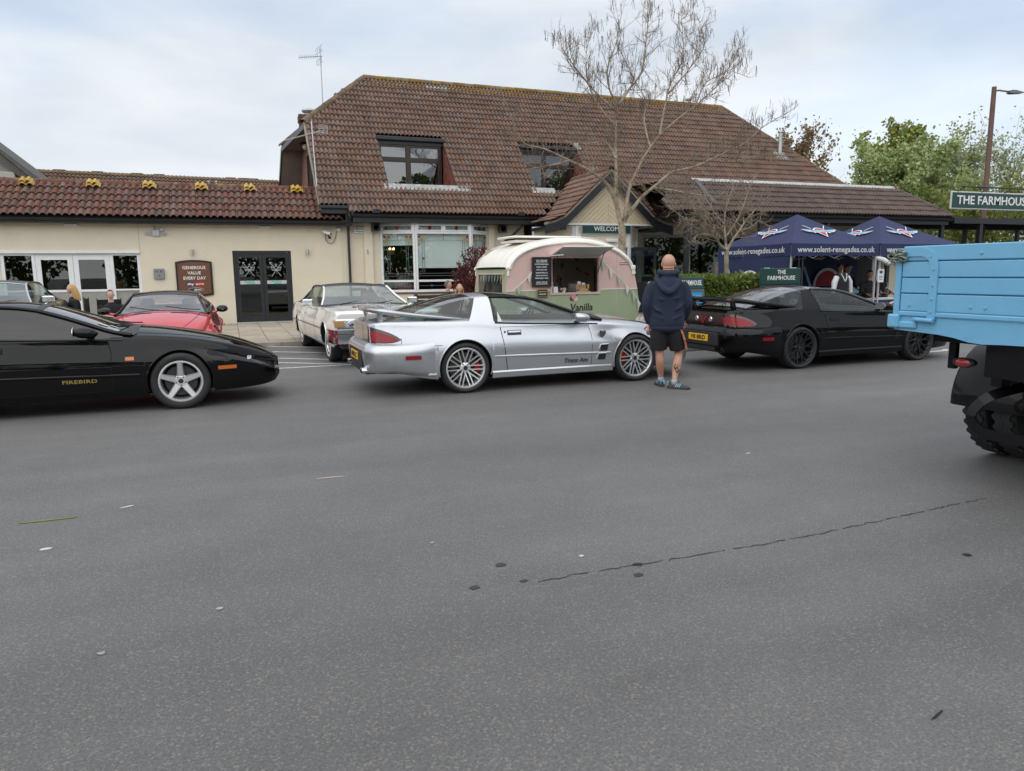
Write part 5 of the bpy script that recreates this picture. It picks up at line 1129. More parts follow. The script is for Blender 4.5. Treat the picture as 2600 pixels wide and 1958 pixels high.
B1.sidepatch('side_repeater', black1, AMBER, lambda z: (2.0, 2.09), .615, .655, .008, -1, 3, 1)
MB().grid([[B1.S(3.33+.05*i, .545+.035*j, .009) for i in range(2)] for j in range(2)]).build('parking_lamp', CLEARL, black1)
# chin spoiler and nose grille
for car, B_ in ((black1, B1), (silver, SB), (black2, B2)):
    MB().bbox(3.35, 3.70, -.36, .36, .34, .46, .03).build('nose_grille', BLACKPLASTIC, car)
for car, B_ in ((black1, B1),):
    pts = [[V((B_.x1-.30+.24*math.cos(a)-.10*(1-k), 0, .20+.06*k))+V((0, .62*math.sin(a), 0)) for a in np.linspace(-1.3, 1.3, 15)] for k in (0, 1)]
    MB().grid(pts).build('chin_spoiler', BLACKPLASTIC, car)
    MB().prism([(.06*math.cos(a), .06*math.sin(a)*.8) for a in np.linspace(0, 2*math.pi, 18, endpoint=False)], 0, .001, 'z', Matrix.Translation(B_.G(1.74, -.30, .004)) @ Matrix.Rotation(.38, 4, 'Y')).build('windscreen_sticker', mat('pale_sticker', (.45, .62, .56), .6), car)
    MB().prism([(-.06, -.035), (.06, -.035), (.06, .035), (-.06, .035)], 0, .001, 'z', Matrix.Translation(B_.G(1.86, -.22, .004)) @ Matrix.Rotation(.38, 4, 'Y')).build('windscreen_sticker', MATS['pale_sticker'], car)
red, B3 = fbody('red_coupe', 'red coupe with black roof parked nose out by the wing', (-1.32, -8.75+.55, 0), -math.pi/2, REDP, BLACKP, 'star', dict(rim=.243, vents=True, mirror=BLACKP, tw=.235, hoop=BLACKP, int=INTERL))
# ================================================================== white classic saloon
CAD = dict(x0=-1.40, x1=4.22, rsf=[(-1.4, .055), (4.22, .055)], zw=.66, tuck=.13, crown=2.0, cab=(-.3, 2.05), arches=[(0, .36, .36), (3.28, .375, .36)],
    zs=[(-1.4, .86), (-1.2, .92), (-.4, .985), (.4, .965), (2.3, .955), (3.4, .965), (4.1, .945), (4.22, .90)],
    zc=[(-1.4, .88), (-1.2, .94), (-.4, .99), (2.05, 1.0), (2.4, 1.0), (3.4, .985), (4.1, .955), (4.22, .90)],
    wb=[(-1.4, .90), (-.6, .94), (.5, .90), (2.2, .90), (3.4, .93), (4.15, .925), (4.22, .91)],
    wm=[(-1.4, .93), (-.6, 1.0), (.5, .985), (2.2, .985), (3.4, 1.0), (4.1, .985), (4.22, .95)],
    zb=[(-1.4, .40), (-.5, .30), (.4, .24), (2.8, .24), (3.8, .32), (4.22, .42)])
def saloon(name, label, loc, rz, pm, vinyl, driver=False):
    t = thing(name, label, 'car', loc, rz); B = Body(**CAD)
    B.zr = pchip(*zip(*[(-.55, .985), (-.3, 1.16), (0, 1.325), (.4, 1.385), (.9, 1.395), (1.3, 1.385), (1.52, 1.355), (1.9, 1.185), (2.36, .985)]))
    B.wt = pchip(*zip(*[(-.55, .72), (0, .64), (1.5, .65), (1.9, .72), (2.36, .85)])); B.drop = pchip(*zip(*[(-.55, .01), (0, .05), (1.5, .05), (2.36, .02)]))
    B.mesh(t, [pm, INTERL, DARK])
    B.canopy('roof_panel', t, vinyl, .0, 1.50, -.5, .5, .002, nt=16); B.canopy('rear_window', t, CARGLASS, -.52, .0, -.5, .5, nt=12); B.canopy('windscreen', t, SCREEN, 1.52, 2.33, -.5, .5, nt=16); B.canopy('windscreen_frame', t, CHROME, 1.49, 1.545, -.5, .5, .005, nx=2, nt=16); B.canopy('windscreen_cowl', t, BLACKPLASTIC, 2.30, 2.38, -.5, .5, .004, nx=2, nt=12)
    for s_ in (-1, 1):
        B.canopy('rear_pillar', t, vinyl, -.53, lambda q: .12-.2*(abs(q)-.5)*2, .5*s_, 1.0*s_, .003); B.canopy('door_glass', t, CARGLASS, .15, .86, .5*s_, .98*s_); B.canopy('door_glass', t, CARGLASS, .92, 2.0, .5*s_, .98*s_); B.canopy('door_pillar', t, CHROME, .855, .925, .5*s_, 1.0*s_, .006, nx=2); B.canopy('rear_pillar_trim', t, CHROME, lambda q: .12-.2*(abs(q)-.5)*2, lambda q: .155-.2*(abs(q)-.5)*2, .5*s_, 1*s_, .006, nx=2)
        MB().tube([B.G(x, .5*s_, .004) for x in np.linspace(0, 2.34, 20)], .018, 6).build('roof_rail', vinyl, t, True); MB().tube([B.G(x, .5*s_, .016) for x in np.linspace(1.50, 2.34, 12)], .022, 6).build('windscreen_pillar', pm if pm is not GREYP else CHROME, t, True)
        MB().tube([B.G(x, .99*s_, .006) for x in np.linspace(-.3, 2.2, 14)], .010, 6).build('belt_trim', CHROME, t, True)
        for xa, xb in ((-.02, .86), (.90, 2.16)):
            B.sidepatch('door_gap', t, GAP, lambda z: (xa-.008, xb+.008), .30, .90, .0012, s_); d = B.sidepatch('door', t, pm, lambda z: (xa, xb), .31, .895, .003, s_)
            MB().tube([B.S(xa+.07, .80, .012, s_), B.S(xa+.09, .80, .028, s_), B.S(xa+.22, .80, .028, s_), B.S(xa+.24, .80, .012, s_)], .012, 6).build('handle', CHROME, d, True)
        B.sidepatch('side_trim', t, GREYINK, lambda z: (-1.2, 3.0), .585, .605, .008, s_, 24, 1); B.sidepatch('sill_trim', t, CHROME, lambda z: (.42, 2.86), .25, .30, .006, s_, 14, 1)
        for xw, R, zc in B.arches: MB().tube([B.S(xw+R*math.cos(a), zc+R*math.sin(a), .0, s_) for a in np.linspace(-.2, math.pi+.2, 24)], .012, 6).build('arch_trim', CHROME, t, True)
        mh = holder('door_mirror', t, (2.0, s_*1.06, 1.03)); MB().bbox(-.03, .05, -.10, .10, -.05, .07, .018).build('shell', CHROME, mh, True, 30); MB().tube([(0.02, -s_*.1, -.11), (.02, 0, -.04)], .014, 6).build('stalk', CHROME, mh)
        for xw in (0, 3.28): wheel(t, xw, s_, .815, .355, .20, .215, 'hubcap', whitewall=True)
        # front lamps: amber corner, two square headlamps
        F = B.x1
        MB().bbox(F-.10, F+.025, min(s_*.36, s_*.945), max(s_*.36, s_*.945), .655, .815, .015).build('lamp_bezel', CHROME, t)
        MB().bbox(F-.16, F+.035, min(s_*.80, s_*.965), max(s_*.80, s_*.965), .672, .80, .012).build('corner_lamp', AMBERP, t, True, 30)
        for y0 in (.60, .39):
            q = MB().bbox(F+.02, F+.032, min(s_*y0, s_*(y0+.175)), max(s_*y0, s_*(y0+.175)), .672, .80, .01).build('headlamp', CLEARL, t); MB().lathe([(0, .012), (.05, .008), (.056, 0)], 20, Matrix.Translation((F+.033, s_*(y0+.0875), .736)) @ Matrix.Rotation(math.pi/2, 4, 'Y')).build('lens', CHROME, q, True)
    F = B.x1
    gr = MB(); gr.bbox(F-.05, F+.02, -.36, .36, .60, .86, .01)
    go = gr.build('grille', DARK, t); gb_ = MB()
    for y in np.linspace(-.34, .34, 15): gb_.box(F+.02, F+.032, y-.006, y+.006, .61, .85)
    for z in np.linspace(.62, .84, 6): gb_.box(F+.021, F+.034, -.35, .35, z-.005, z+.005)
    gb_.box(F+.0, F+.045, -.38, .38, .85, .89); gb_.build('grille_bars', CHROME, go)
    # two-tier chrome bumper
    bp = MB()
    for z0, z1, o1 in ((.40, .51, .10), (.515, .565, .15), (.57, .635, .11)):
        path = [(F-.55, -1.015), (F-.05, -1.0), (F+o1-.02, -.93), (F+o1+.03, -.45), (F+o1+.045, 0)]; path = path+[(x, -y) for x, y in reversed(path[:-1])]
        bp.grid([[V((x-.0, y, z)) for x, y in path] for z in (z0, z0+(z1-z0)*.15, z1-(z1-z0)*.15, z1)]); bp.grid([[V((x, y, z1)) for x, y in path], [V((x-.12, y*.96, z1)) for x, y in path]]); bp.grid([[V((x-.12, y*.96, z0)) for x, y in path], [V((x, y, z0)) for x, y in path]])
    bp.build('bumper', CHROME, t, True, 30); MB().bbox(F-.3, F+.04, -.85, .85, .30, .42, .02).build('valance', BLACKPLASTIC, t)
    # bonnet ornament, ridge
    MB().lathe([(.05, -.006), (.062, -.006), (.062, .006), (.05, .006), (.05, -.006)], 20, Matrix.Translation((F-.12, 0, 1.02)) @ Matrix.Rotation(math.pi/2, 4, 'Y')).box(F-.125, F-.115, -.022, .022, 1.0, 1.045).tube([(F-.12, 0, .94), (F-.12, 0, .965)], .012, 6).build('bonnet_ornament', CHROME, t, True)
    MB().tube([B.T(x, 0, .004) for x in np.linspace(2.45, F-.1, 10)], .008, 6).build('bonnet_ridge', CHROME, t); MB().grid([[B.T(x, u, .0015) for u in (-.875, -.868)] for x in np.linspace(2.4, F-.02, 10)]).grid([[B.T(x, u, .0015) for u in (.868, .875)] for x in np.linspace(2.4, F-.02, 10)]).build('bonnet_gap', GAP, t)
    MB().tube([(2.34, -.5, 1.0), (2.2, -.1, 1.05)], .008, 5).tube([(2.34, .2, 1.0), (2.2, .6, 1.04)], .008, 5).build('wiper', BLACKPLASTIC, t)
    for x_, z_ in ((1.25, .46), (.1, .46)): MB().bbox(x_-.3, x_+.3, -.75, .75, z_, z_+.16, .05).bbox(x_-.36, x_-.16, -.75, .75, z_+.1, z_+.62, .06).build('seat', INTERL, t, True, 30)
    MB().bbox(1.85, 2.3, -.8, .8, .75, .985, .05).build('dashboard', INTER, t, True, 30)
    Mw = Matrix.Translation((1.72, .40, .93)) @ Matrix.Rotation(-1.0, 4, 'Y'); MB().lathe([(.20+.013*math.cos(a), .013*math.sin(a)) for a in np.linspace(0, 2*math.pi, 8, endpoint=False)], 24, Mw, closed=True).bbox(-.19, .19, -.02, .02, -.01, .01, .005, Mw).build('steering_wheel', BLACKPLASTIC, t, True)
    MB().bbox(1.60, 1.64, -.13, .13, 1.24, 1.30, .015).build('rear_view_mirror', BLACKPLASTIC, t)
    return t
VINYL = mat('black_vinyl_roof', (.022, .022, .025), .55, bump=.2, bs=150)
GVINYL = mat('grey_vinyl_roof', (.085, .085, .088), .6, bump=.2, bs=150)
cad = saloon('white_saloon', 'white classic saloon with black vinyl roof and chrome bumper', (2.20, -7.95, 0), math.atan2(-3.27, .17), WHITEP, VINYL)
gsal = saloon('grey_saloon', 'dark grey classic saloon behind the black coupe at left edge', (-4.85, -5.4, 0), math.radians(-88), GREYP, GVINYL); gsal.scale = (1.1, 1.1, 1.1)
# ================================================================== blue tipper truck
tr = thing('blue_truck', 'light blue wooden-bodied old truck seen from its rear corner', 'truck', (5.8, -21.65, 0)); TX, TY = 5.8, -21.65
BLUE = mat('light_blue_paint', (.175, .45, .68), .38, var=.05, vs=4, coat=.25, stain=(.10, .33, .55), ss=3, st=(.62, .8))
CHB = mat('chassis_black', (.006, .006, .007), .3, var=.25, vs=6, coat=.3, spec=.15)
L = lambda y: y-TY
xr = 4.70-TX
# tailgate boards
brd = [(1.735, 1.625), (1.618, 1.502), (1.495, 1.382), (1.375, 1.245)]
for i, (zt, zb) in enumerate(brd):
    MB().bbox(xr, xr+.035, L(-22.72), L(-20.615), zb, zt, .006).build('tailgate_board', BLUE, tr)
MB().box(xr+.012, xr+.03, L(-22.70), L(-20.63), 1.25, 1.73).build('tailgate_backing', mat('blue_shadow_gap', (.02, .08, .14), .8), tr)
MB().bbox(xr-.006, xr+.05, L(-22.74), L(-20.60), 1.205, 1.243, .008).build('rear_rail', BLUE, tr)
ap = [(-20.57, 1.20), (-20.57, 1.095), (-20.95, 1.08), (-21.08, 1.066), (-21.20, 1.042), (-21.30, 1.036), (-21.45, 1.045), (-21.65, 1.05), (-21.85, 1.045), (-22.0, 1.036), (-22.1, 1.042), (-22.22, 1.066), (-22.35, 1.08), (-22.73, 1.095), (-22.73, 1.20)]
MB().prism([(L(y), z) for y, z in ap], xr+.01, xr+.05, 'x').build('rear_apron', BLUE, tr)
for y in (-20.585, -22.735): MB().bbox(xr-.012, xr+.06, L(y)-.025, L(y)+.025, 1.13, 1.72, .008).build('corner_post', BLUE, tr)
for s_, y0 in ((-1, -20.585), (1, -22.735)):
    st = [(y0+s_*.03, 1.69), (y0+s_*.12, 1.69)]+[(y0+s_*(.195+.12*math.sin(a)), 1.57+.12*math.cos(a)) for a in np.linspace(0, math.pi/2, 9)]+[(y0+s_*.315, 1.40), (y0+s_*.315, 1.19)]; sp_ = [V((xr-.008, L(y), z)) for y, z in st]; b = MB(); pts = []
    for i, p in enumerate(sp_):
        d = (sp_[min(i+1, len(sp_)-1)]-sp_[max(i-1, 0)]).normalized(); n = V((1, 0, 0)).cross(d).normalized(); pts.append([p+n*.032+V((.008, 0, 0)), p+n*.032-V((.004, 0, 0)), p-n*.032-V((.004, 0, 0)), p-n*.032+V((.008, 0, 0))])
    b.grid(pts, flip=s_ > 0).build('hinge_strap', BLUE, tr)
    b = MB()
    for y, z in ((y0+s_*.08, 1.69), (y0+s_*.28, 1.655), (y0+s_*.312, 1.56), (y0+s_*.312, 1.44), (y0+s_*.312, 1.34), (y0+s_*.312, 1.245)): b.lathe([(0, .009), (.008, .008), (.010, 0)], 8, Matrix.Translation((xr-.011, L(y), z)) @ Matrix.Rotation(-math.pi/2, 4, 'Y'))
    b.build('bolt', BLUE, tr, True)
    b = MB(); b.tube([(xr-.02, L(y0+s_*.20), 1.185), (xr-.02, L(y0+s_*.345), 1.180)], .017, 10); b.bbox(xr-.02, xr+.0, min(L(y0+s_*.16), L(y0+s_*.30)), max(L(y0+s_*.16), L(y0+s_*.30)), 1.17, 1.20, .006); b.build('hinge_pin', BLUE, tr, True, 40)
    b = MB(); b.bbox(xr-.03, xr+.03, min(L(y0-s_*.06), L(y0+s_*.04)), max(L(y0-s_*.06), L(y0+s_*.04)), 1.11, 1.215, .012); b.bbox(xr-.012, xr+.012, min(L(y0+s_*.02), L(y0+s_*.19)), max(L(y0+s_*.02), L(y0+s_*.19)), 1.11, 1.165, .02); b.build('corner_bracket', BLUE, tr)
b = MB()
for y, z in ((-21.25, 1.67), (-21.20, 1.29), (-21.31, 1.29), (-20.70, 1.29), (-21.9, 1.67), (-22.1, 1.29)): b.lathe([(0, .010), (.009, .009), (.012, 0)], 8, Matrix.Translation((xr, L(y), z)) @ Matrix.Rotation(-math.pi/2, 4, 'Y'))
b.build('bolt', BLUE, tr, True)
# chain bundled at the corner
b = MB(); rc = random.Random(9)
for i in range(16):
    c = V((xr-.03+rc.uniform(-.03, .02), L(-20.58)+rc.uniform(-.075, .06), 1.70+rc.uniform(-.09, .03))); Mx = Matrix.Translation(c) @ Matrix.Rotation(rc.uniform(0, 6.3), 4, V((rc.uniform(-1, 1), rc.uniform(-1, 1), rc.uniform(-1, 1))).normalized())
    b.add([], []); q = MB().lathe([(.021+.005*math.cos(a), .005*math.sin(a)) for a in np.linspace(0, 2*math.pi, 6, endpoint=False)], 12, Mx @ Matrix.Diagonal((1.5, .85, 1, 1)), closed=True); b.add(q.v, q.f)
b.build('chain', mat('chain_steel', (.30, .33, .27), .45, .8), tr, True)
# bed sides, floor, headboard, chassis, cab
for y0 in (-20.62, -22.70):
    for i, (zt, zb) in enumerate(brd): MB().bbox(xr+.06, 9.2-TX, L(y0)-.02, L(y0)+.02, zb, zt, .006).build('side_board', BLUE, tr)
MB().box(xr+.04, 9.25-TX, L(-22.70), L(-20.62), 1.14, 1.20).build('bed_floor', BLUE, tr); MB().bbox(9.2-TX, 9.26-TX, L(-22.72), L(-20.60), 1.15, 2.0, .01).build('headboard', BLUE, tr)
b = MB(); b.box(4.92-TX, 11.5-TX, L(-21.32), L(-21.24), .72, .98); b.box(4.92-TX, 11.5-TX, L(-22.06), L(-21.98), .72, .98); b.box(4.80-TX, 4.92-TX, L(-22.3), L(-21.27), .80, 1.03); b.box(4.86-TX, 5.5-TX, L(-22.4), L(-21.34), .86, 1.12); b.build('chassis', CHB, tr)
MB().box(5.0-TX, 5.6-TX, L(-21.24), L(-20.70), 1.0, 1.12).build('bed_bearer', CHB, tr)
cb = MB(); prof = [(9.45, .55), (9.45, 2.15), (9.7, 2.25), (10.7, 2.22), (11.0, 1.55), (11.9, 1.35), (12.1, .95), (12.1, .5)]; cb.prism([(x-TX, z) for x, z in prof], L(-22.55), L(-20.75)); cb.build('cab', BLUE, tr)
for y in (-20.745, -22.555): MB().prism([(9.7-TX, 1.55), (9.7-TX, 2.1), (10.55-TX, 2.1), (10.85-TX, 1.55)], L(y)-.006, L(y)+.006).build('cab_window', WINGLASS, tr)
MB().tube([(5.9-TX, L(-22.6), .47), (5.9-TX, L(-20.7), .47)], .09, 10).build('axle', CHB, tr)
# wheels
def truck_tyre(b, M, R=.465, w=.20, rim=.27):
    k = w/2; prof = [(rim, -k*.7), (rim+.03, -k*.95), (R-.07, -k), (R-.03, -k*.9), (R-.012, -k*.72)]
    n = 96; tread = [-.72, -.50, -.45, -.18, -.13, .13, .18, .45, .50, .72]; groove = {2: 0}
    for i, q in enumerate(tread[1:-1]): prof.append((R-(.0 if True else 0), q*k))
    prof += [(R-.012, k*.72), (R-.03, k*.9), (R-.07, k), (rim+.03, k*.95), (rim, k*.7)]
    vs = []; m = len(prof); ng = 64
    for j in range(ng*2):
        a = 2*math.pi*j/(ng*2); z_ = (-1)**((j//2) % 2)*.010
        for i, (r, h) in enumerate(prof):
            rr_ = r; hh = h
            if 5 <= i <= m-6:
                if i in (5, 8, 9, 12) : rr_ = R if True else r
                hh = h+z_
                if (i in (6, 7) or i in (10, 11)): rr_ = R-.0
            if i in (4, m-5): rr_ = r-(.005 if (j//2) % 2 else 0)
            vs.append(M @ V((rr_*math.cos(a), rr_*math.sin(a), hh)))
    fs = [(j*m+i, ((j+1) % (ng*2))*m+i, ((j+1) % (ng*2))*m+i+1, j*m+i+1) for j in range(ng*2) for i in range(m-1)]
    b.add(vs, fs)
    # zig-zag grooves as dark raised ribs between blocks: ribs stand proud of the casing
    for h0 in (-.52, -.20, .20, .52):
        vs = []; 
        for j in range(ng*2):
            a = 2*math.pi*j/(ng*2); z_ = (-1)**((j//2) % 2)*.012
            for r, dh in ((R-.004, -.024), (R+.008, -.020), (R+.008, .020), (R-.004, .024)): vs.append(M @ V((r*math.cos(a), r*math.sin(a), h0*k*1.02+dh*.92+z_)))
        b.add(vs, [(j*4+i, ((j+1) % (ng*2))*4+i, ((j+1) % (ng*2))*4+i+1, j*4+i+1) for j in range(ng*2) for i in range(3)])
TRUB = mat('truck_tyre_rubber', (.021, .022, .024), .62, var=.3, vs=12)
for x_, ys in ((5.9, (-20.74, -20.99, -22.31, -22.56)), (11.0, (-20.95, -22.35))):
    for y in ys:
        h = holder('wheel', tr, (x_-TX, L(y), .478)); Mt = Matrix.Rotation(-math.pi/2, 4, 'X'); b = MB(); truck_tyre(b, Mt); b.build('tyre', TRUB, h, True, 30)
        MB().lathe([(.0, .02), (.1, .03), (.2, -.02), (.255, -.02), (.27, .06), (.28, .07), (.28, -.07), (.0, -.05)], 32, Mt).build('rim', CHB, h, True, 35)
sp = holder('spare_wheel', tr, (5.42-TX, L(-21.78), .50)); b = MB(); truck_tyre(b, Matrix.Rotation(.06, 4, 'X')); b.build('tyre', TRUB, sp, True, 30); MB().lathe([(0, .03), (.2, -.02), (.27, .06), (.28, -.07), (0, -.05)], 32).build('rim', mat('rusty_rim', (.12, .05, .03), .7, var=.3, vs=8), sp, True, 35)
# mudguard behind the dual wheels
for yc, sgn in ((-20.86, 1), (-22.44, -1)):
    b = MB(); pts = []
    for a in np.linspace(math.radians(70), math.radians(183), 20):
        pts.append([V((math.cos(a)*r+.11, L(yc)+dy, .478+math.sin(a)*r)) for dy, r in ((-.33, .515), (-.31, .535), (.25, .535), (.285, .52), (.30, .495))])
    b.grid(pts).grid([[p*1.0+V((0, 0, 0)) for p in [V((.11+(q.x-.11)*.97, q.y, .478+(q.z-.478)*.97)) for q in r]] for r in pts], flip=True); b.build('mudguard', CHB, tr, True, 50)
    lm = holder('tail_lamp', tr, (4.98-TX, L(-20.985 if sgn > 0 else -22.33), .86)); Mo = Matrix.Rotation(-math.pi/2, 4, 'Y')
    b = MB(); b.lathe([(.046, 0), (.05, .02), (.042, .032), (.036, .03)], 24, Mo @ Matrix.Diagonal((.80, 1.75, 1, 1))); b.lathe([(0, -.05), (.04, -.04), (.046, 0)], 20, Mo @ Matrix.Diagonal((.80, 1.75, 1, 1))); b.build('housing', BLACKPLASTIC, lm, True, 40); MB().lathe([(.038, .026), (.02, .038), (0, .042)], 24, Mo @ Matrix.Diagonal((.80, 1.75, 1, 1))).build('lens', mat('truck_lamp_red', (.42, .02, .02), .2, coat=.5), lm, True)
    MB().bbox(4.99-TX, 5.04-TX, L(yc)-.03, L(yc)+.03, .80, 1.0, .006).build('lamp_bracket', CHB, tr)
pth = smooth_path([(5.1-TX, L(-21.36), .72), (4.90-TX, L(-21.28), .66), (4.84-TX, L(-21.205), .57), (4.82-TX, L(-21.19), .48), (4.82-TX, L(-21.26), .41), (4.83-TX, L(-21.40), .385), (4.83-TX, L(-21.7), .40), (4.83-TX, L(-22.1), .40), (4.83-TX, L(-22.25), .50), (5.1-TX, L(-22.2), .72)], 6); pts = []
for i, p in enumerate(pth):
    d = (pth[min(i+1, len(pth)-1)]-pth[max(i-1, 0)]).normalized(); n = V((1, 0, 0)).cross(d).normalized(); pts.append([p+n*.036+V((-.008, 0, 0)), p+n*.036+V((.008, 0, 0)), p-n*.036+V((.008, 0, 0)), p-n*.036+V((-.008, 0, 0)), p+n*.036+V((-.008, 0, 0))])
MB().grid(pts).build('spare_carrier', CHB, tr, True, 40)
# ================================================================== caravan
cv = thing('ice_cream_caravan', 'small vintage pink and sage caravan with white roof serving ice cream', 'caravan', (6.6, -10.0, 0)); CX, CY = 6.6, -10.0
PINK = mat('pale_pink_paint', (.66, .46, .42), .45, var=.05, vs=3); SAGE = mat('sage_green_paint', (.34, .40, .255), .45, var=.05, vs=3); CRMROOF = mat('cream_roof_paint', (.82, .80, .73), .4, var=.05, vs=3, stain=(.6, .52, .38), ss=4, st=(.62, .8))
PINKTRIM = mat('pink_trim', (.62, .44, .39), .45)
# side profile (x, z): floor, rear curve, roof, front
side = [(5.12, .50), (8.0, .50), (8.08, .58), (8.12, .75), (8.11, .95), (8.06, 1.25), (7.99, 1.55), (7.92, 1.72), (7.85, 1.82), (7.70, 1.94), (7.50, 2.05), (7.2, 2.15), (6.9, 2.205), (6.6, 2.22), (6.3, 2.205), (5.95, 2.16), (5.65, 2.095), (5.42, 2.01), (5.25, 1.90), (5.14, 1.77), (5.09, 1.66)]
front = (5.09, 1.66); low = (4.98, 1.1)
outline = [(x-CX, z) for x, z in side+[(5.03, 1.2), (5.02, .7)]]
yn, yf = -1.0, 1.0
HX0, HX1, HZ0, HZ1 = 6.05-CX, 7.12-CX, 1.15, 1.86
# near side wall with the hatch opening, pink above, sage below: strips between z levels
def prof_x(z):
    lo = [p for p in outline]; xs = []
    for (xa, za), (xb, zb) in zip(lo, lo[1:]+lo[:1]):
        if (za-z-1e-5)*(zb-z-1e-5) < 0: xs.append(xa+(xb-xa)*(z-za)/(zb-za))
    return (min(xs), max(xs)) if len(xs) > 1 else None
def side_wall(name, y, z0, z1, m, hole, fl):
    b = MB(); zs_ = sorted(set(list(np.linspace(z0, z1, 26))+([HZ0, HZ1] if hole else [])))
    zs_ = [z for z in zs_ if z0-1e-6 <= z <= z1+1e-6]
    for za, zb in zip(zs_, zs_[1:]):
        pa, pb = prof_x(za+1e-4), prof_x(zb-1e-4)
        if not pa or not pb: continue
        segs = [(pa[0], pa[1], pb[0], pb[1])]
        if hole and za > HZ0-1e-4 and zb < HZ1+1e-4: segs = [(pa[0], HX0, pb[0], HX0), (HX1, pa[1], HX1, pb[1])]
        for a0, a1, b0_, b1_ in segs: b.add([(a0, y, za), (a1, y, za), (b1_, y, zb), (b0_, y, zb)], [(0, 1, 2, 3) if fl else (3, 2, 1, 0)])
    return b.build(name, m, cv)
side_wall('side_panel', yn, 1.205, 2.215, PINK, True, True); side_wall('side_panel', yn, .505, 1.20, SAGE, True, True); side_wall('side_panel', yf, 1.205, 2.215, PINK, False, False); side_wall('side_panel', yf, .505, 1.20, SAGE, False, False)
MB().box(prof_x(1.2)[0], HX0, yn-.008, yn+.003, 1.195, 1.21).box(HX1, prof_x(1.2)[1], yn-.008, yn+.003, 1.195, 1.21).build('waist_strip', CRMROOF, cv)
MB().bbox(5.1-CX, 8.02-CX, yn+.01, yf-.01, .42, .503, .02).build('floor', BLACKPLASTIC, cv)
# roof skin: rounded over the near and far edges
rp_ = [(x, z) for x, z in outline[6:21]]; rp_ = [(p.x, p.z) for p in smooth_path([(x, 0, z) for x, z in rp_], 3)]; secs = []
for i, (x, z) in enumerate(rp_):
    a = rp_[max(i-1, 0)]; c = rp_[min(i+1, len(rp_)-1)]; d = V((c[0]-a[0], 0, c[1]-a[1])).normalized(); n = V((d.z, 0, -d.x)); n = n if n.dot(V((x, 0, z-1.2))) > 0 else -n
    P = V((x, 0, z)); secs.append([P+n*h+V((0, y, 0)) for y, h in ((yn-.03, -.055), (yn-.035, -.01), (yn-.02, .02), (yn+.06, .045), (yn+.25, .065), (yn+.6, .075), (0, .08), (yf-.6, .075), (yf-.25, .065), (yf-.06, .045), (yf+.02, .02), (yf+.035, -.01), (yf+.03, -.055))])
MB().grid(secs).build('roof', CRMROOF, cv, True, 60)
for y in np.linspace(yn+.12, yf-.12, 7): MB().tube([V((x, y, z))+V((0, 0, .0)) + (s_[3]-V((s_[3].x, s_[3].y, s_[3].z)))*0+V((s_[6].x-x, 0, s_[6].z-z))*.93 for (x, z), s_ in zip(rp_, secs)], .007, 5).build('roof_rib', CRMROOF, cv, True)
MB().tube([V((x, yn-.03, z))+V((0, 0, -.03)) for x, z in rp_], .018, 6).build('gutter_moulding', CRMROOF, cv, True)
for sgn, xx in ((1, 5.08), (-1, 7.95)):
    for y in (yn-.02, yf+.02): MB().bbox(xx-CX-.05, xx-CX+.05, y-.03, y+.03, 1.62 if sgn > 0 else 1.60, 1.70, .02).bbox(xx-CX-.022, xx-CX+.022, y-.02, y+.02, 1.50, 1.62, .01).build('roof_corner', CRMROOF, cv)
# lantern roof vent
MB().bbox(5.42-CX, 6.85-CX, -.55, .35, 2.19, 2.245, .02).bbox(5.36-CX, 6.92-CX, -.62, .42, 2.28, 2.325, .02).build('lantern_roof', CRMROOF, cv, True, 40); MB().box(5.5-CX, 6.8-CX, -.5, .3, 2.245, 2.28).build('lantern_glass', DARK, cv)
# front end (left): sage corner panels, window, brow; back end
fx = lambda z: prof_x(z)[0]
b = MB(); zl = [.51, .7, .85, .95, 1.05]
for za, zb in zip(zl, zl[1:]): b.add([(fx(za), yf, za), (fx(za), yn, za), (fx(zb), yn, zb), (fx(zb), yf, zb)], [(0, 1, 2, 3)])
for y0, y1 in ((yn, yn+.22), (yf-.22, yf)): b.add([(fx(1.05), y1, 1.05), (fx(1.05), y0, 1.05), (fx(1.64), y0, 1.64), (fx(1.64), y1, 1.64)], [(0, 1, 2, 3)])
b.build('front_panel', SAGE, cv); b = MB(); b.add([(fx(1.56), yf-.22, 1.56), (fx(1.56), yn+.22, 1.56), (fx(1.64), yn+.22, 1.64), (fx(1.64), yf-.22, 1.64)], [(0, 1, 2, 3)]); b.build('front_brow', SAGE, cv)
MB().bbox(fx(1.56)-.03, fx(1.56)+.01, yn+.18, yf-.18, 1.53, 1.56, .008).build('front_brow', PINKTRIM, cv)
b = MB(); b.add([(fx(1.05)-.004, yf-.22, 1.05), (fx(1.05)-.004, yn+.22, 1.05), (fx(1.54)-.004, yn+.22, 1.54), (fx(1.54)-.004, yf-.22, 1.54)], [(0, 1, 2, 3)]); fwn = b.build('front_window', glass('caravan_glass', (.75, .8, .8), 1.2), cv)
b = MB()
for y0, y1 in ((yn+.20, yn+.225), (yf-.225, yf-.20)): b.box(fx(1.4)-.02, fx(1.4)+.01, y0, y1, 1.05, 1.54)
b.build('window_frame', PINKTRIM, fwn)
b = MB(); zl = [.51, .6, .75, .95, 1.25, 1.55, 1.72, 1.82]
for za, zb in zip(zl, zl[1:]): b.add([(prof_x(za)[1], yn, za), (prof_x(za)[1], yf, za), (prof_x(zb)[1], yf, zb), (prof_x(zb)[1], yn, zb)], [(0, 1, 2, 3)])
b.build('rear_panel', PINK, cv)
FLAGW = mat('flag_cream', (.62, .60, .55), .8, var=.12, vs=40); FLAGG = mat('flag_sage', (.38, .46, .37), .8, var=.15, vs=40)
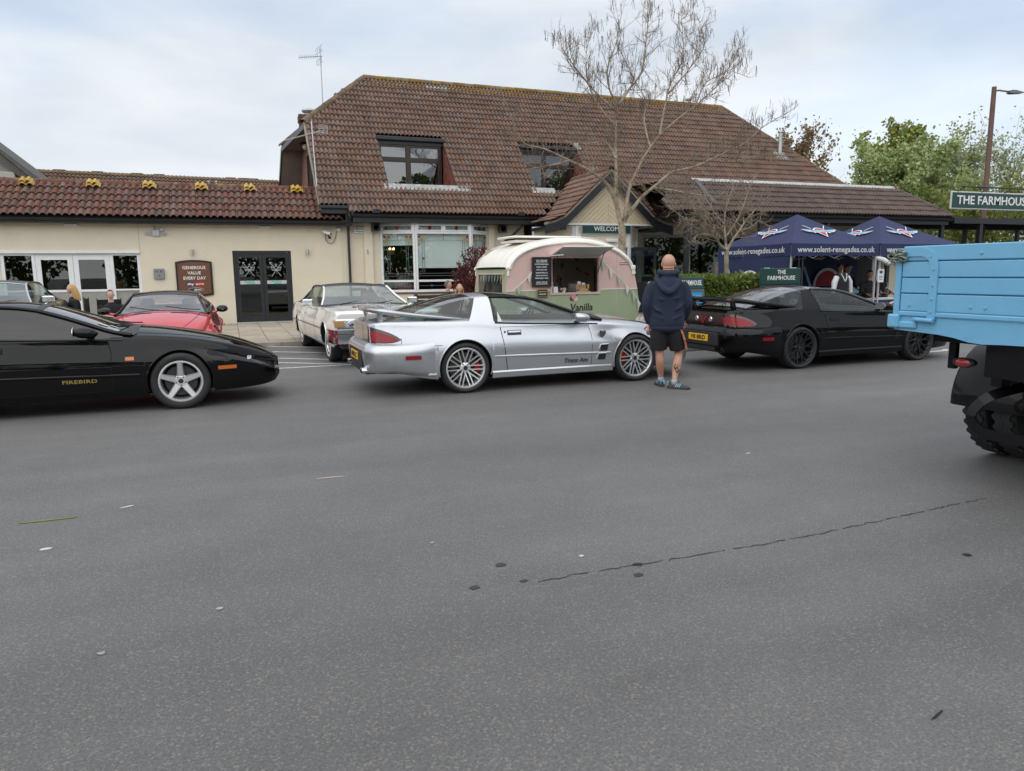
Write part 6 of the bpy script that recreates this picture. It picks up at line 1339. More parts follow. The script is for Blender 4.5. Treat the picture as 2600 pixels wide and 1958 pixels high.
for i, y in enumerate(np.linspace(-.72, .72, 9)): MB().add([(fx(1.5)+.03, y-.075, 1.53), (fx(1.5)+.03, y+.075, 1.53), (fx(1.35)+.03, y, 1.36)], [(0, 1, 2)]).build('window_bunting', FLAGW if i % 2 else FLAGG, fwn)
MB().grid([[(fx(1.4)+.05+.02*math.sin(i*1.3), -.78+.025*i, z) for i in range(8)] for z in (1.05, 1.3, 1.54)]).build('curtain', FLAGW, fwn, True)
# hatch: pink frame, dark wallpapered room, counter with things
b = MB(); rect_frame(b, HX0-.045, HX1+.045, HZ0-.045, HZ1+.04, yn-.02, yn+.05, .045); b.build('hatch_frame', PINKTRIM, cv)
WALLP = mat('dim_wallpaper', (.40, .36, .31), .9, var=.05); MB().box(5.2-CX, 7.9-CX, .70, .72, .55, 2.08).build('inner_wall', WALLP, cv); MB().box(HX0-.5, HX1+.5, yn+.06, yf-.3, 1.08, 1.12).build('counter', mat('counter_wood', (.35, .24, .14), .6), cv); MB().box(HX0+.47, HX0+.50, .40, .44, 1.12, 2.0).build('partition_post', BLACKTRIM, cv)
FLOWER = mat('flower_print', (.20, .06, .07), .9); rc = random.Random(4)
for i in range(14):
    c = (rc.uniform(HX0-.2, HX1+.6), .69, rc.uniform(1.2, 1.95)); b = MB()
    for k in range(7): b.ball((c[0]+rc.uniform(-.05, .05), .695, c[2]+rc.uniform(-.05, .05)), rc.uniform(.012, .026), 6, 4, (1, .15, 1))
    b.build('flower_print', FLOWER, cv)
# awning flap (grey underside), stays
AWN = mat('grey_awning', (.74, .76, .76), .6, var=.06, vs=3)
b = MB(); b.add([(HX0-.03, yn-.02, 1.90), (HX1+.05, yn-.02, 1.90), (HX1+.04, yn-.62, 2.06), (HX0-.02, yn-.62, 2.06)], [(0, 1, 2, 3)]); b.add([(HX0-.03, yn-.02, 1.915), (HX1+.05, yn-.02, 1.915), (HX1+.04, yn-.62, 2.075), (HX0-.02, yn-.62, 2.075)], [(3, 2, 1, 0)]); b.build('awning', AWN, cv)
MB().bbox(HX0-.03, HX1+.05, yn-.64, yn-.615, 2.055, 2.08, .004).box(HX0-.04, HX0-.025, yn-.62, yn-.02, 1.9, 1.915).build('awning_edge', CRMROOF, cv)
for xx in (HX0+.02, HX1-.02): MB().tube([(xx, yn-.01, 1.55), (xx, yn-.30, 1.97)], .009, 6).build('awning_stay', BLACKPLASTIC, cv)
MB().bbox(7.62-CX, 7.84-CX, yn-.02, yn, 1.755, 1.775, .006).bbox(7.62-CX, 7.84-CX, yn-.02, yn, 1.72, 1.74, .006).build('side_vent', PINKTRIM, cv)
for xx in (5.5, 5.95, 7.55): MB().box(xx-CX-.004, xx-CX+.004, yn-.004, yn, .55, 2.0 if xx > 5.6 and xx < 7 else 1.95).build('panel_bead', PINKTRIM, cv)
# bunting on the side, chalkboards, logo
strings = [([(5.18, 1.22), (5.42, 1.40), (5.62, 1.62), (5.80, 1.80)], 3), ([(7.13, 1.86), (7.4, 1.62), (7.7, 1.36), (7.95, 1.12), (8.10, .93)], 6)]
for pts, nf in strings:
    sp_ = smooth_path([(x-CX, yn-.03, z) for x, z in pts], 6); MB().tube(sp_, .006, 4).build('bunting_cord', CRMROOF, cv)
    for i in range(nf):
        p = sp_[int((i+.35)/nf*(len(sp_)-1))]; q = sp_[min(int((i+.35)/nf*(len(sp_)-1))+3, len(sp_)-1)]; d = (q-p).normalized()*.16; MB().prism([(p.x, p.z), (p.x+d.x, p.z+d.z), (p.x+d.x*.5-.01, p.z+d.z*.5-.20)], yn-.040, yn-.036).build('bunting_flag', (FLAGG, FLAGW)[i % 2], cv)
bd = thing('menu_board', 'black chalk menu board hung beside the caravan hatch', 'chalkboard', (5.80, -11.02, 1.28)); CHALKB = mat('chalkboard', (.014, .016, .018), .7); DKWOOD = mat('dark_wood', (.035, .018, .012), .5); CHALK = mat('chalk_white', (.72, .74, .74), .9)
b = MB(); rect_frame(b, -.215, .215, 0, .60, -.04, -.01, .022); b.build('frame', DKWOOD, bd); MB().box(-.195, .195, -.028, -.012, .02, .58).build('board', CHALKB, bd)
for s_, z, h, w in (('ICE CREAMS', .52, .042, .24), ('CLOTTED CREAM VANILLA', .452, .024, .30), ('SALTED CARAMEL', .396, .024, .23), ('MINT CHOC CHIP', .34, .024, .23), ('BISCUIT-BUTTERSCOTCH', .28, .024, .26), ('GOOEY CHOCOLATE', .225, .024, .26), ('MANGO SORBET - VEGAN', .17, .024, .29), ('ONE £3  TWO £5', .09, .028, .24), ('AND A CHOCOLATE FLAKE £1', .055, .018, .26)): text('chalk_lettering', s_, h, CHALK, bd, T(0, -.0295, z), w, .0006, .0012)
MB().box(-.12, .12, -.0300, -.0285, .487, .491).build('chalk_underline', CHALK, bd)
bd2 = thing('small_menu_board', 'small chalk board with wooden edge under the menu board', 'chalkboard', (5.82, -11.02, 1.07)); b = MB(); rect_frame(b, -.115, .115, 0, .155, -.03, -.01, .012); b.build('frame', mat('pale_wood', (.30, .17, .07), .6), bd2); MB().box(-.105, .105, -.022, -.012, .01, .145).build('board', CHALKB, bd2)
text('chalk_lettering', 'COFFEE, TEA & WATER', .022, mat('chalk_yellow', (.6, .5, .2), .9), bd2, T(0, -.0235, .108), .17, .0005, .001); text('chalk_lettering', 'CAPPUCCINO', .03, CHALK, bd2, T(0, -.0235, .055), .16, .0005, .001)
INK = mat('logo_black', (.012, .012, .012), .5)
text('lettering', 'Vanilla', .15, INK, cv, Matrix.Translation((6.72-CX, yn-.004, .83)) @ FACE, .52, .001, .004, shear=.15)
lg = holder('logo', cv)
for dx, dz, r, m_ in ((-.015, .06, .055, mat('logo_pink', (.62, .28, .33), .6)), (-.06, .02, .05, mat('logo_brown', (.12, .05, .035), .6)), (.03, .015, .052, mat('logo_peach', (.68, .52, .38), .6))): MB().lathe([(0, .003), (r, .003), (r, 0)], 20, Matrix.Translation((6.56-CX+dx, yn-.003-.0008*r*100, 1.0+dz)) @ FACE).build('scoop', m_, lg)
MB().tube([(6.60-CX, yn-.01, 1.08), (6.64-CX, yn-.01, 1.13)], .012, 6).build('wafer', MATS['logo_brown'], lg)
# things on the caravan counter
cz = 1.122
def onC(x): return (x, -10.86, cz)
o = MB().bbox(-.055, .055, -.006, .006, 0, .15, .003).build('price_card', WHITE); o.location = (6.17, -10.93, cz); o.rotation_euler = (-.15, 0, .1); tag(o, 'white card stand at the left of the caravan hatch', 'card')
o = MB().bbox(-.045, .045, -.006, .006, 0, .12, .003).build('price_card', mat('card_grey', (.5, .52, .55), .6)); o.location = (6.12, -10.8, cz+.12); tag(o, 'grey card propped behind the white card in the hatch', 'card')
o = thing('flower_pot', 'small cream pot of flowers on the caravan counter', 'flowers', onC(6.38)); MB().lathe([(0, 0), (.03, 0), (.042, .06), (.036, .06)], 14).build('pot', WHITE, o, True); b = MB(); rc = random.Random(2)
for i in range(14): b.ball((rc.uniform(-.06, .06), rc.uniform(-.04, .04), .07+rc.uniform(0, .05)), .018, 6, 4)
b.build('blooms', mat('cream_bloom', (.6, .5, .36), .8), o)
o = thing('cone_rack', 'wooden rack of cones and tubs on the caravan counter', 'cone rack', onC(6.82)); MB().bbox(-.16, .16, -.07, .07, 0, .05, .008).bbox(-.10, .10, -.06, .06, .05, .10, .008).build('rack', mat('counter_birch', (.45, .33, .19), .6), o)
for dx in (-.13, -.05, .05, .13): MB().lathe([(0, 0), (.018, 0), (.036, .11), (.03, .11)], 12, Matrix.Translation((dx, 0, .08))).build('cone', mat('wafer_brown', (.5, .3, .13), .7), o, True)
for dx, h in ((-.06, .20), (.04, .17)): MB().lathe([(0, 0), (.035, 0), (.04, h-.02), (.036, h)], 14, Matrix.Translation((dx, .05, .05))).build('tub', WHITE, o, True)
o = MB().bbox(-.15, .15, -.1, .1, 0, .22, .03).build('cash_till', STEEL); o.location = (6.85, -10.35, cz); tag(o, 'grey till at the back of the caravan counter', 'till')
# wheels and hitch of the caravan
for y in (yn+.12, yf-.12):
    wheel(cv, 6.75-CX, -1 if y < 0 else 1, abs(y), .30, .18, .16, 'hubcap')
MB().tube([(5.0-CX, -.3, .45), (4.25-CX, 0, .42), (5.0-CX, .3, .45)], .03, 6).build('drawbar', BLACKPLASTIC, cv)
# ================================================================== white picket fence beside the caravan
pf = thing('picket_fence', 'low white picket fence at the caravan corner', 'fence', (8.2, -11.3, 0))
for i in range(9): MB().prism([(-.3+.11*i-.03, 0), (-.3+.11*i+.03, 0), (-.3+.11*i+.03, .54), (-.3+.11*i, .60), (-.3+.11*i-.03, .54)], -.01, .01).build('picket', WHITE, pf)
for z in (.15, .42): MB().box(-.35, .62, .0105, .03, z, z+.05).build('rail', WHITE, pf)
# ================================================================== club tents
NAVY = mat('navy_tent_cloth', (.017, .024, .085), .75, var=.12, vs=2.5, bump=.12, bs=4); NAVYD = mat('navy_tent_wall', (.015, .028, .085), .75, var=.1, vs=2.5, bump=.15, bs=3); TWHITE = mat('tent_print_white', (.66, .68, .70), .7); TRED = mat('tent_print_red', (.42, .02, .03), .7); TBLUE = mat('tent_print_blue', (.28, .50, .68), .7)
def logo(parent, M, s):
    """winged badge: red dome in a white ring over a pale blue wing, star points"""
    g = holder('club_logo', parent); P = lambda pts: [(x*s, z*s) for x, z in pts]
    arc = lambda r, a0, a1, n=14: [(r*math.cos(a), r*math.sin(a)) for a in np.linspace(a0, a1, n)]
    for nm, pts, d, m_ in (('ring', [(x*1.0, z+.02) for x, z in arc(.36, .1, math.pi-.1)], .0, TWHITE), ('dome', [(x, z+.02) for x, z in arc(.29, .1, math.pi-.1)], .004, TRED),
        ('star', [(-.40, .02), (-.48, -.16), (-.26, -.08), (0, -.52), (.26, -.08), (.48, -.16), (.40, .02)], .002, TWHITE), ('star', [(-.22, .0), (0, -.42), (.22, .0)], .004, TRED),
        ('wing', [(-1.0, .20), (-.86, .06), (-.74, -.03), (-.4, -.10), (0, -.07), (.4, -.10), (.74, -.03), (.86, .06), (1.0, .20), (.4, .13), (0, .14), (-.4, .13)], .006, TWHITE), ('wing', [(-.92, .16), (-.80, .06), (-.68, 0), (-.4, -.06), (0, -.035), (.4, -.06), (.68, 0), (.80, .06), (.92, .16), (.4, .095), (0, .105), (-.4, .095)], .009, TBLUE)):
        MB().prism(P(pts), -d-.004, -d-.001, 'y', M).build(nm, m_, g)
    for sx in (-1, 1): MB().prism(P([(sx*.34, .30), (sx*.60, .62), (sx*.63, .60), (sx*.38, .27)]), -.006, -.001, 'y', M).build('flash', TWHITE, g)
    text('lettering', 'Solent Renegades', .085*s, INK, g, M @ Matrix.Translation((0, -.0135, .03*s)) @ FACE, 1.15*s, .0006, .001, shear=.2)
def tent(name, label, x0, y0):
    t = thing(name, label, 'gazebo', (x0, y0, 0), 0, 'navy club gazebos'); W_ = 3.0; ze, za = 2.24, 3.10; c = W_/2; zb = 1.92
    for i, (p, q) in enumerate((((0, 0), (W_, 0)), ((W_, 0), (W_, W_)), ((W_, W_), (0, W_)), ((0, W_), (0, 0)))):
        rows = []
        for k in range(13):
            u = k/12; w = u; zz = ze+(za-ze)*(u-.035*math.sin(u*math.pi)); rows.append([V((p[0]+(q[0]-p[0])*v*(1-w)+((c-p[0])*w if True else 0)-0*(v), p[1]+(q[1]-p[1])*v*(1-w)+(c-p[1])*w, zz-.015*math.sin(math.pi*v)*(1-u))) for v in np.linspace(0, 1, 13)])
        MB().grid(rows).build('roof_panel', NAVY, t, True, 60)
        d = V((q[0]-p[0], q[1]-p[1], 0)).normalized(); n = V((d.y, -d.x, 0)); rr_ = random.Random(i)
        rows = [[V((p[0]+(q[0]-p[0])*v, p[1]+(q[1]-p[1])*v, zb+(ze-zb)*u-(.015*math.sin(math.pi*v) if u > .9 else .01*math.sin(v*9+i)*(1-u))))+n*(.012+.012*math.sin(v*17+i)*(1-u)) for v in np.linspace(0, 1, 25)] for u in (0, .5, 1)]
        MB().grid(rows).build('valance', NAVY, t, True, 60)
        M = frame(V((p[0]+(q[0]-p[0])*.5, p[1]+(q[1]-p[1])*.5, 2.075))+n*.028, d, -n, (0, 0, 1))
        if i in (0, 3): text('lettering', 'www.solent-renegades.co.uk', .155, TWHITE, t, M @ FACE, 2.62, .001, .002)
        # logo lies in the roof plane
        if i in (0, 3):
            mid = V(((p[0]+q[0])/2, (p[1]+q[1])/2, ze)); up = (V((c, c, za))-mid).normalized(); nn = d.cross(up).normalized(); M = frame(mid+up*.66+nn*.004, d, -nn, up); logo(t, M, .60)
    for x, y in ((0, 0), (W_, 0), (0, W_), (W_, W_)):
        xx, yy = min(max(x, .05), W_-.05), min(max(y, .05), W_-.05); MB().bbox(xx-.022, xx+.022, yy-.022, yy+.022, 0, 2.2, .005).build('leg', mat('white_alloy', (.55, .56, .57), .4, .4), t); MB().box(xx-.06, xx+.06, yy-.06, yy+.06, 0, .012).build('foot', MATS['white_alloy'], t)
    for p, q in (((.05, .05), (W_-.05, .05)), ((.05, W_-.05), (W_-.05, W_-.05)), ((.05, .05), (.05, W_-.05)), ((W_-.05, .05), (W_-.05, W_-.05))):
        b = MB(); P, Q = V((*p, 0)), V((*q, 0))
        for k in range(4):
            A = P.lerp(Q, k/4); C_ = P.lerp(Q, (k+1)/4); za_, zb_ = (1.86, 2.14) if k % 2 else (2.14, 1.86); b.tube([A+V((0, 0, za_)), C_+V((0, 0, zb_))], .011, 4); b.tube([A+V((0, 0, zb_)), C_+V((0, 0, za_))], .011, 4)
        b.build('truss', MATS['white_alloy'], t)
    return t
t1 = tent('club_gazebo', 'navy club gazebo with side walls, nearer the small bare tree', 13.35, -9.7); t2 = tent('club_gazebo', 'navy club gazebo partly hidden by the blue truck tailgate', 16.40, -9.7)
def wallcloth(t, A, B, z1=1.92, dome=True, dz=0):
    A, B = V(A), V(B); d = (B-A).normalized(); n = V((d.y, -d.x, 0)); Lw = (B-A).length
    rows = [[A+d*Lw*v+V((0, 0, z))+n*(.02*math.sin(v*11+z)) for v in np.linspace(0, 1, 25)] for z in np.linspace(.02, z1, 8)]
    MB().grid(rows).build('side_wall', NAVYD, t, True, 60); M = frame(A+d*Lw*.5+n*.045, d, -n, (0, 0, 1)); g = holder('wall_print', t)
    arc = lambda r: [(r*math.cos(a), 1.0+dz+r*1.0*math.sin(a)) for a in np.linspace(0, math.pi, 18)]
    MB().prism(arc(.56), -.003, 0, 'y', M).build('ring', TWHITE, g); MB().prism(arc(.47), -.007, -.004, 'y', M).build('dome', TRED, g)
    for s_ in (-1, 1): MB().prism([(s_*.62, 1.0+dz), (s_*.92, 1.62+dz), (s_*1.0, 1.60+dz), (s_*.72, 1.0+dz)], -.006, 0, 'y', M).build('flash', TBLUE, g)
    MB().prism([(-1.4, .95+dz), (1.4, .95+dz), (1.3, .75+dz), (.6, .66+dz), (-.6, .66+dz), (-1.3, .75+dz)], -.012, -.008, 'y', M).build('wing', TBLUE, g); text('lettering', 'Solent Renegades', .20, mat('tent_ink', (.01, .03, .08), .7), g, M @ Matrix.Translation((0, -.014, .82+dz)) @ FACE, 2.1, .001, .002, shear=.2)
wallcloth(t1, (.0, 2.98, 0), (.0, .04, 0)); wallcloth(t2, (-.2, 2.97, 0), (2.3, 2.97, 0), dz=.05)
MB().tube([(2.97, .05, 1.86), (3.08, -.1, 1.80), (3.2, -.18, 1.70)], [.05, .07, .05], 8).build('rolled_cloth', TWHITE, t1, True)
# table with printed cloth under the gazebos
tb = thing('club_table', 'navy-clothed stall table with club print under the gazebos', 'table', (17.6, -9.3, 0)); MB().bbox(-1.3, 1.3, -.35, .35, .70, .74, .01).build('top', mat('table_white', (.5, .5, .5), .6), tb); MB().grid([[(-1.31+2.62*v, -.36-.02*math.sin(v*20)*(1-z/.75), z) for v in np.linspace(0, 1, 30)] for z in (.05, .4, .72)]).build('cloth', NAVYD, tb, True)
g = holder('cloth_print', tb); M = Matrix.Translation((-.55, -.40, 0)); MB().prism([(.34*math.cos(a), .42+.26*math.sin(a)) for a in np.linspace(0, math.pi, 16)], -.004, 0, 'y', M).build('ring', TWHITE, g); MB().prism([(.28*math.cos(a), .42+.21*math.sin(a)) for a in np.linspace(0, math.pi, 16)], -.008, -.005, 'y', M).build('dome', TRED, g); MB().prism([(-.45, .43), (1.2, .46), (1.1, .24), (-.4, .2)], -.010, -.009+.004, 'y', M).build('wing', TBLUE, g); text('lettering', 'Renegades', .12, MATS['tent_ink'], g, Matrix.Translation((-.15, -.413, .33)) @ FACE, .9, .001, .003, shear=.2)
for xx in (-1.2, 1.2):
    for yy in (-.3, .3): MB().box(xx-.02, xx+.02, yy-.02, yy+.02, 0, .70).build('leg', STEEL, tb)
o = thing('green_bucket', 'green plastic bucket on the club table', 'bucket', (18.05, -9.35, .742)); MB().lathe([(0, 0), (.125, 0), (.16, .26), (.175, .265), (.17, .28), (.155, .27), (.12, .01), (0, .01)], 24).build('body', mat('green_plastic', (.01, .22, .06), .4), o, True, 40); MB().box(-.07, .09, -.155, -.150, .14, .17).build('label', TWHITE, o)
o = MB().bbox(-.3, .3, -.12, .12, 0, .02, .004).build('paper_stack', WHITE); o.location = (16.9, -9.4, .745); tag(o, 'white papers lying on the club table', 'papers')
nt_ = thing('notice_sheet', 'white printed notice taped to the gazebo pole', 'notice', (16.40, -9.76, 1.2)); MB().box(-.11, .11, -.008, -.004, 0, .36).build('sheet', TWHITE, nt_); MB().prism([(-.07, .28), (0, .32), (.07, .28), (0, .22)], -.010, -.0085).box(-.06, .06, -.010, -.0085, .12, .13).box(-.06, .06, -.010, -.0085, .15, .16).box(-.05, .05, -.010, -.0085, .07, .085).build('print', MATS['tent_ink'], nt_)
o = thing('red_cooler', 'orange-red chair back under the left gazebo', 'chair', (13.95, -8.9, 0)); ORNG = mat('orange_cloth', (.40, .055, .02), .7); MB().bbox(-.28, .28, -.05, .05, 1.1, 1.62, .06).build('back', ORNG, o, True, 30); o['label'] = 'orange-red backed high chair under the left gazebo'; o.name = 'high_chair'
MB().bbox(-.28, .28, -.4, .1, .72, .80, .03).build('seat', ORNG, o); 
for xx in (-.25, .25):
    for yy in (-.36, .06): MB().box(xx-.015, xx+.015, yy-.015, yy+.015, 0, 1.1 if yy > 0 else .72).build('leg', BLACKPLASTIC, o)
# ================================================================== A-boards, hedge
def aboard(name, label, loc, rz, w, h, build):
    t = thing(name, label, 'sign', loc, rz); Mf = Matrix.Rotation(-.16, 4, 'X'); build(t, Mf); Mb_ = Matrix.Translation((0, .5, 0)) @ Matrix.Rotation(.16, 4, 'X'); b = MB(); rect_frame(b, -w/2, w/2, 0, h, -.02, .02, .05); b2 = MB(); b2.add([Mb_ @ V(q) for q in b.v], b.f); b2.build('rear_frame', GREENSIGN, t); return t
SKYB = mat('poster_blue', (.02, .28, .55), .5)
def ab1(t, M):
    MB().bbox(-.36, .36, -.02, .02, 1.22, 1.46, .01, M).build('header', GREENSIGN, t); b = MB(); b.bbox(-.36, -.30, -.02, .02, 0, 1.22, .008, M); b.bbox(.30, .36, -.02, .02, 0, 1.22, .008, M); b.bbox(-.30, .30, -.02, .02, 0, .35, .008, M); b.bbox(-.30, .30, -.018, .02, 1.16, 1.22, .004, M); b.build('frame', mat('board_grey', (.10, .11, .11), .5), t); MB().box(-.30, .30, -.012, .01, .35, 1.16, M).build('poster', SKYB, t)
    text('lettering', 'THE FARMHOUSE', .10, SIGNWHITE, t, M @ Matrix.Translation((0, -.022, 1.34)) @ FACE, .60, .001, .002); text('lettering', 'OUR OPENING TIMES', .085, SIGNWHITE, t, M @ Matrix.Translation((.02, -.014, 1.04)) @ FACE, .50, .001, .002)
    for z, s_ in ((.88, '07:00-23:00'), (.72, '07:00-23:00'), (.56, '08:00-22:30')): MB().box(-.02, .29, -.016, -.0125, z-.055, z+.055, M).build('time_box', BLACKPLASTIC, t); MB().box(-.27, -.04, -.016, -.0125, z-.055, z+.055, M).build('day_box', SIGNWHITE, t); text('lettering', s_, .07, SIGNWHITE, t, M @ Matrix.Translation((.135, -.0175, z)) @ FACE, .27, .001, .002)
aboard('opening_times_board', 'green A-board with blue opening times poster behind the man', (8.35, -12.75, 0), .10, .72, 1.4, ab1)
mb_ = thing('menu_stand', 'green THE FARMHOUSE menu board standing in front of the left gazebo', 'sign', (10.65, -12.45, 0)); MB().bbox(-.52, .52, -.03, .03, 1.26, 1.60, .01).build('header', GREENSIGN, mb_); b = MB(); b.bbox(-.52, -.46, -.03, .03, 0, 1.26, .008); b.bbox(.46, .52, -.03, .03, 0, 1.26, .008); b.bbox(-.46, .46, -.03, .03, .2, .3, .008); b.build('frame', GREENSIGN, mb_); MB().box(-.46, .46, -.01, .01, .3, 1.26).build('panel', mat('menu_dark', (.06, .062, .062), .5), mb_)
text('lettering', 'THE', .088, SIGNWHITE, mb_, T(0, -.033, 1.515), .22, .001, .002); text('lettering', 'FARMHOUSE', .088, SIGNWHITE, mb_, T(0, -.033, 1.395), .72, .001, .002); text('lettering', '((i))', .07, SIGNWHITE, mb_, T(0, -.012, 1.17), .09, .001, .003)
for xx in (-.35, .35): MB().bbox(xx-.06, xx+.06, -.02, .02, 1.60, 1.61, .003).build('clip', SIGNWHITE, mb_)
# aerials
ae = thing('roof_aerial', 'tall mast with television aerial standing over the left hip', 'aerial', (3.52, 4.0, 7.3)); b = MB(); b.tube([(0, 0, 0), (0, 0, 2.45)], .022, 6); mst = b.build('mast', GALV, ae); bm = MB(); A, Bq = V((.05, 0, 2.2)), V((-.78, -.15, 2.05)); bm.tube([A, Bq], .014, 4)
for k in range(11): p = A.lerp(Bq, .2+.08*k); bm.tube([p+V((0, -.12, .05)), p+V((0, .12, -.05))], .006, 3)
for dz in (-.28, .12):
    for k in range(4): bm.tube([(-.25+.06*k+.05, -.3, 2.2+dz+.06*k), (-.15+.06*k+.05, .3, 2.2+dz+.05*k)], .007, 3)
    bm.tube([(-.2, -.3, 2.2+dz), (.05, -.3, 2.42+dz)], .007, 3); bm.tube([(-.1, .3, 2.2+dz), (.12, .3, 2.38+dz)], .007, 3)
bm.build('antenna', GALV, ae)
a2 = thing('verge_aerial', 'pole with long television aerial fixed at the gable verge', 'aerial', (2.62, -.2, 4.35)); MB().tube([(.03, -.15, 0), (0, .15, 2.05)], .02, 6).build('mast', GALV, a2); bm = MB(); A, Bq = V((.30, .2, 1.78)), V((-.85, .4, 1.45)); bm.tube([A, Bq], .012, 4)
for k in range(22): p = A.lerp(Bq, .05+.042*k); bm.tube([p+V((.0, -.05, .03)), p+V((0, .05, -.03))], .005, 3)
for z in (1.72, 1.78, 1.84, 1.90, 1.96): bm.box(.22, .50, .2, .21, z-.004, z+.008)
for x in (.22, .36, .49): bm.box(x, x+.012, .2, .21, 1.70, 1.97)
bm.build('antenna', mat('aerial_white', (.5, .5, .48), .5), a2)
# street lamp
lp = thing('street_lamp', 'tall brown street lamp behind the canopy sign', 'street lamp', (30.35, -2.2, 0)); b = MB(); b.tube([(0, 0, 0), (0, 0, 2), (.0, 0, 2.05), (0.0, 0, 8.0), (.0, 0, 9.05)], [.13, .125, .11, .10, .09], 12); b.build('column', mat('brown_lamp_paint', (.12, .062, .045), .5, var=.15, vs=3), lp, True, 40); MB().tube([(0, 0, 8.85), (.25, 0, 8.93), (1.0, 0, 8.92)], .035, 8).build('arm', MATS['brown_lamp_paint'], lp, True); MB().prism([(.9, 8.86), (1.05, 8.84), (1.65, 8.90), (1.7, 8.94), (1.2, 8.99), (.95, 8.98)], -.12, .12).build('lantern', mat('lantern_grey', (.14, .15, .16), .5), lp)
# gull on the ridge
gl = thing('gull', 'white gull standing on the roof ridge behind the bare tree', 'bird', (19.86, 4.5, 9.05)); pts = []
for i, (x, z, r) in enumerate(((-.30, .12, .004), (-.2, .14, .03), (-.08, .17, .075), (.05, .20, .08), (.13, .25, .055), (.16, .31, .042), (.19, .36, .045), (.23, .36, .03), (.29, .345, .004))): pts.append([V((x+0, r*math.cos(a), z+r*math.sin(a))) for a in np.linspace(0, 2*math.pi, 11)])
MB().grid(pts).build('body', mat('gull_white', (.7, .7, .68), .8), gl, True); MB().ball((-.08, .06, .17), .12, 8, 6, (1.5, .25, .5)).ball((-.08, -.06, .17), .12, 8, 6, (1.5, .25, .5)).build('wing', mat('gull_grey', (.3, .32, .34), .8), gl, True); MB().tube([(.04, .03, .13), (.04, .03, 0)], .006, 4).tube([(.04, -.03, .13), (.04, -.03, 0)], .006, 4).build('leg', AMBER, gl)
# litter and gum on the asphalt
LIT = [((-1.39, -19.49), 'green strap of leaf lying on the asphalt', 'leaf', (.16, .22, .06), .17, .012), ((-1.28, -20.08), 'small white paper scrap on the asphalt at left', 'paper scrap', (.55, .55, .55), .032, .017), ((-.93, -19.38), 'thin white paper shred on the asphalt at left', 'paper scrap', (.6, .6, .55), .045, .008), ((.47, -19.19), 'pale straw lying on the asphalt', 'straw', (.55, .52, .42), .10, .006), ((1.56, -21.38), 'white chewing gum blot beside the asphalt seam', 'gum', (.50, .50, .48), .016, .011), ((-.32, -21.3), 'grey chewing gum blot low in the middle left', 'gum', (.36, .36, .345), .018, .012), ((3.92, -19.86), 'small white scrap on the asphalt near the truck', 'paper scrap', (.7, .7, .7), .025, .01), ((2.07, -23.18), 'short dark twig on the asphalt at lower right', 'twig', (.02, .018, .015), .045, .003), ((-.78, -21.56), 'grey gum blot at lower left', 'gum', (.28, .28, .275), .018, .012), ((.84, -20.86), 'pale gum blot between the oil spots and the cars', 'gum', (.36, .36, .35), .012, .009)]
for (p, lab, cat, col, a, c) in LIT:
    rc = random.Random(lab); b = MB(); n = 12; ang = rc.uniform(-.3, .4)
    pts = [((a*math.cos(q)*(1+rc.uniform(-.18, .18))), (c*math.sin(q)*(1+rc.uniform(-.18, .18)))) for q in np.linspace(0, 2*math.pi, n, endpoint=False)]; b.prism(pts, 0, .004 if cat != 'twig' else .005, 'z'); o = b.build({'paper scrap': 'paper_scrap', 'leaf': 'leaf', 'straw': 'straw', 'gum': 'gum_blot', 'twig': 'twig'}[cat], mat('litter_'+lab[:12].replace(' ', '_'), col, .8)); o.location = (p[0], p[1], .002); o.rotation_euler = (0, 0, ang); tag(o, lab, cat)
OIL = mat('oil_spot', (.018, .018, .020), .35); 
for i, (x, y, r) in enumerate(((1.1, -21.32, .035), (1.79, -21.6, .03), (1.72, -21.72, .03), (.88, -21.54, .03), (1.14, -21.56, .022), (3.53, -22.18, .028))):
    rc = random.Random(i+40); b = MB(); b.prism([(r*math.cos(q)*rc.uniform(.75, 1.15), r*.8*math.sin(q)*rc.uniform(.75, 1.15)) for q in np.linspace(0, 2*math.pi, 12, endpoint=False)], .0015, .003, 'z'); o = b.build('oil_spot', OIL); o.location = (x, y, 0); tag(o, ['largest dark oil spot in the middle of the asphalt', 'dark oil spot touching the seam crack', 'dark oil spot just below the seam crack', 'dark oil spot left of the seam crack', 'faint small oil spot between two darker ones', 'dark oil spot at right below the truck'][i], 'oil spot', 'oil spots', 'structure')
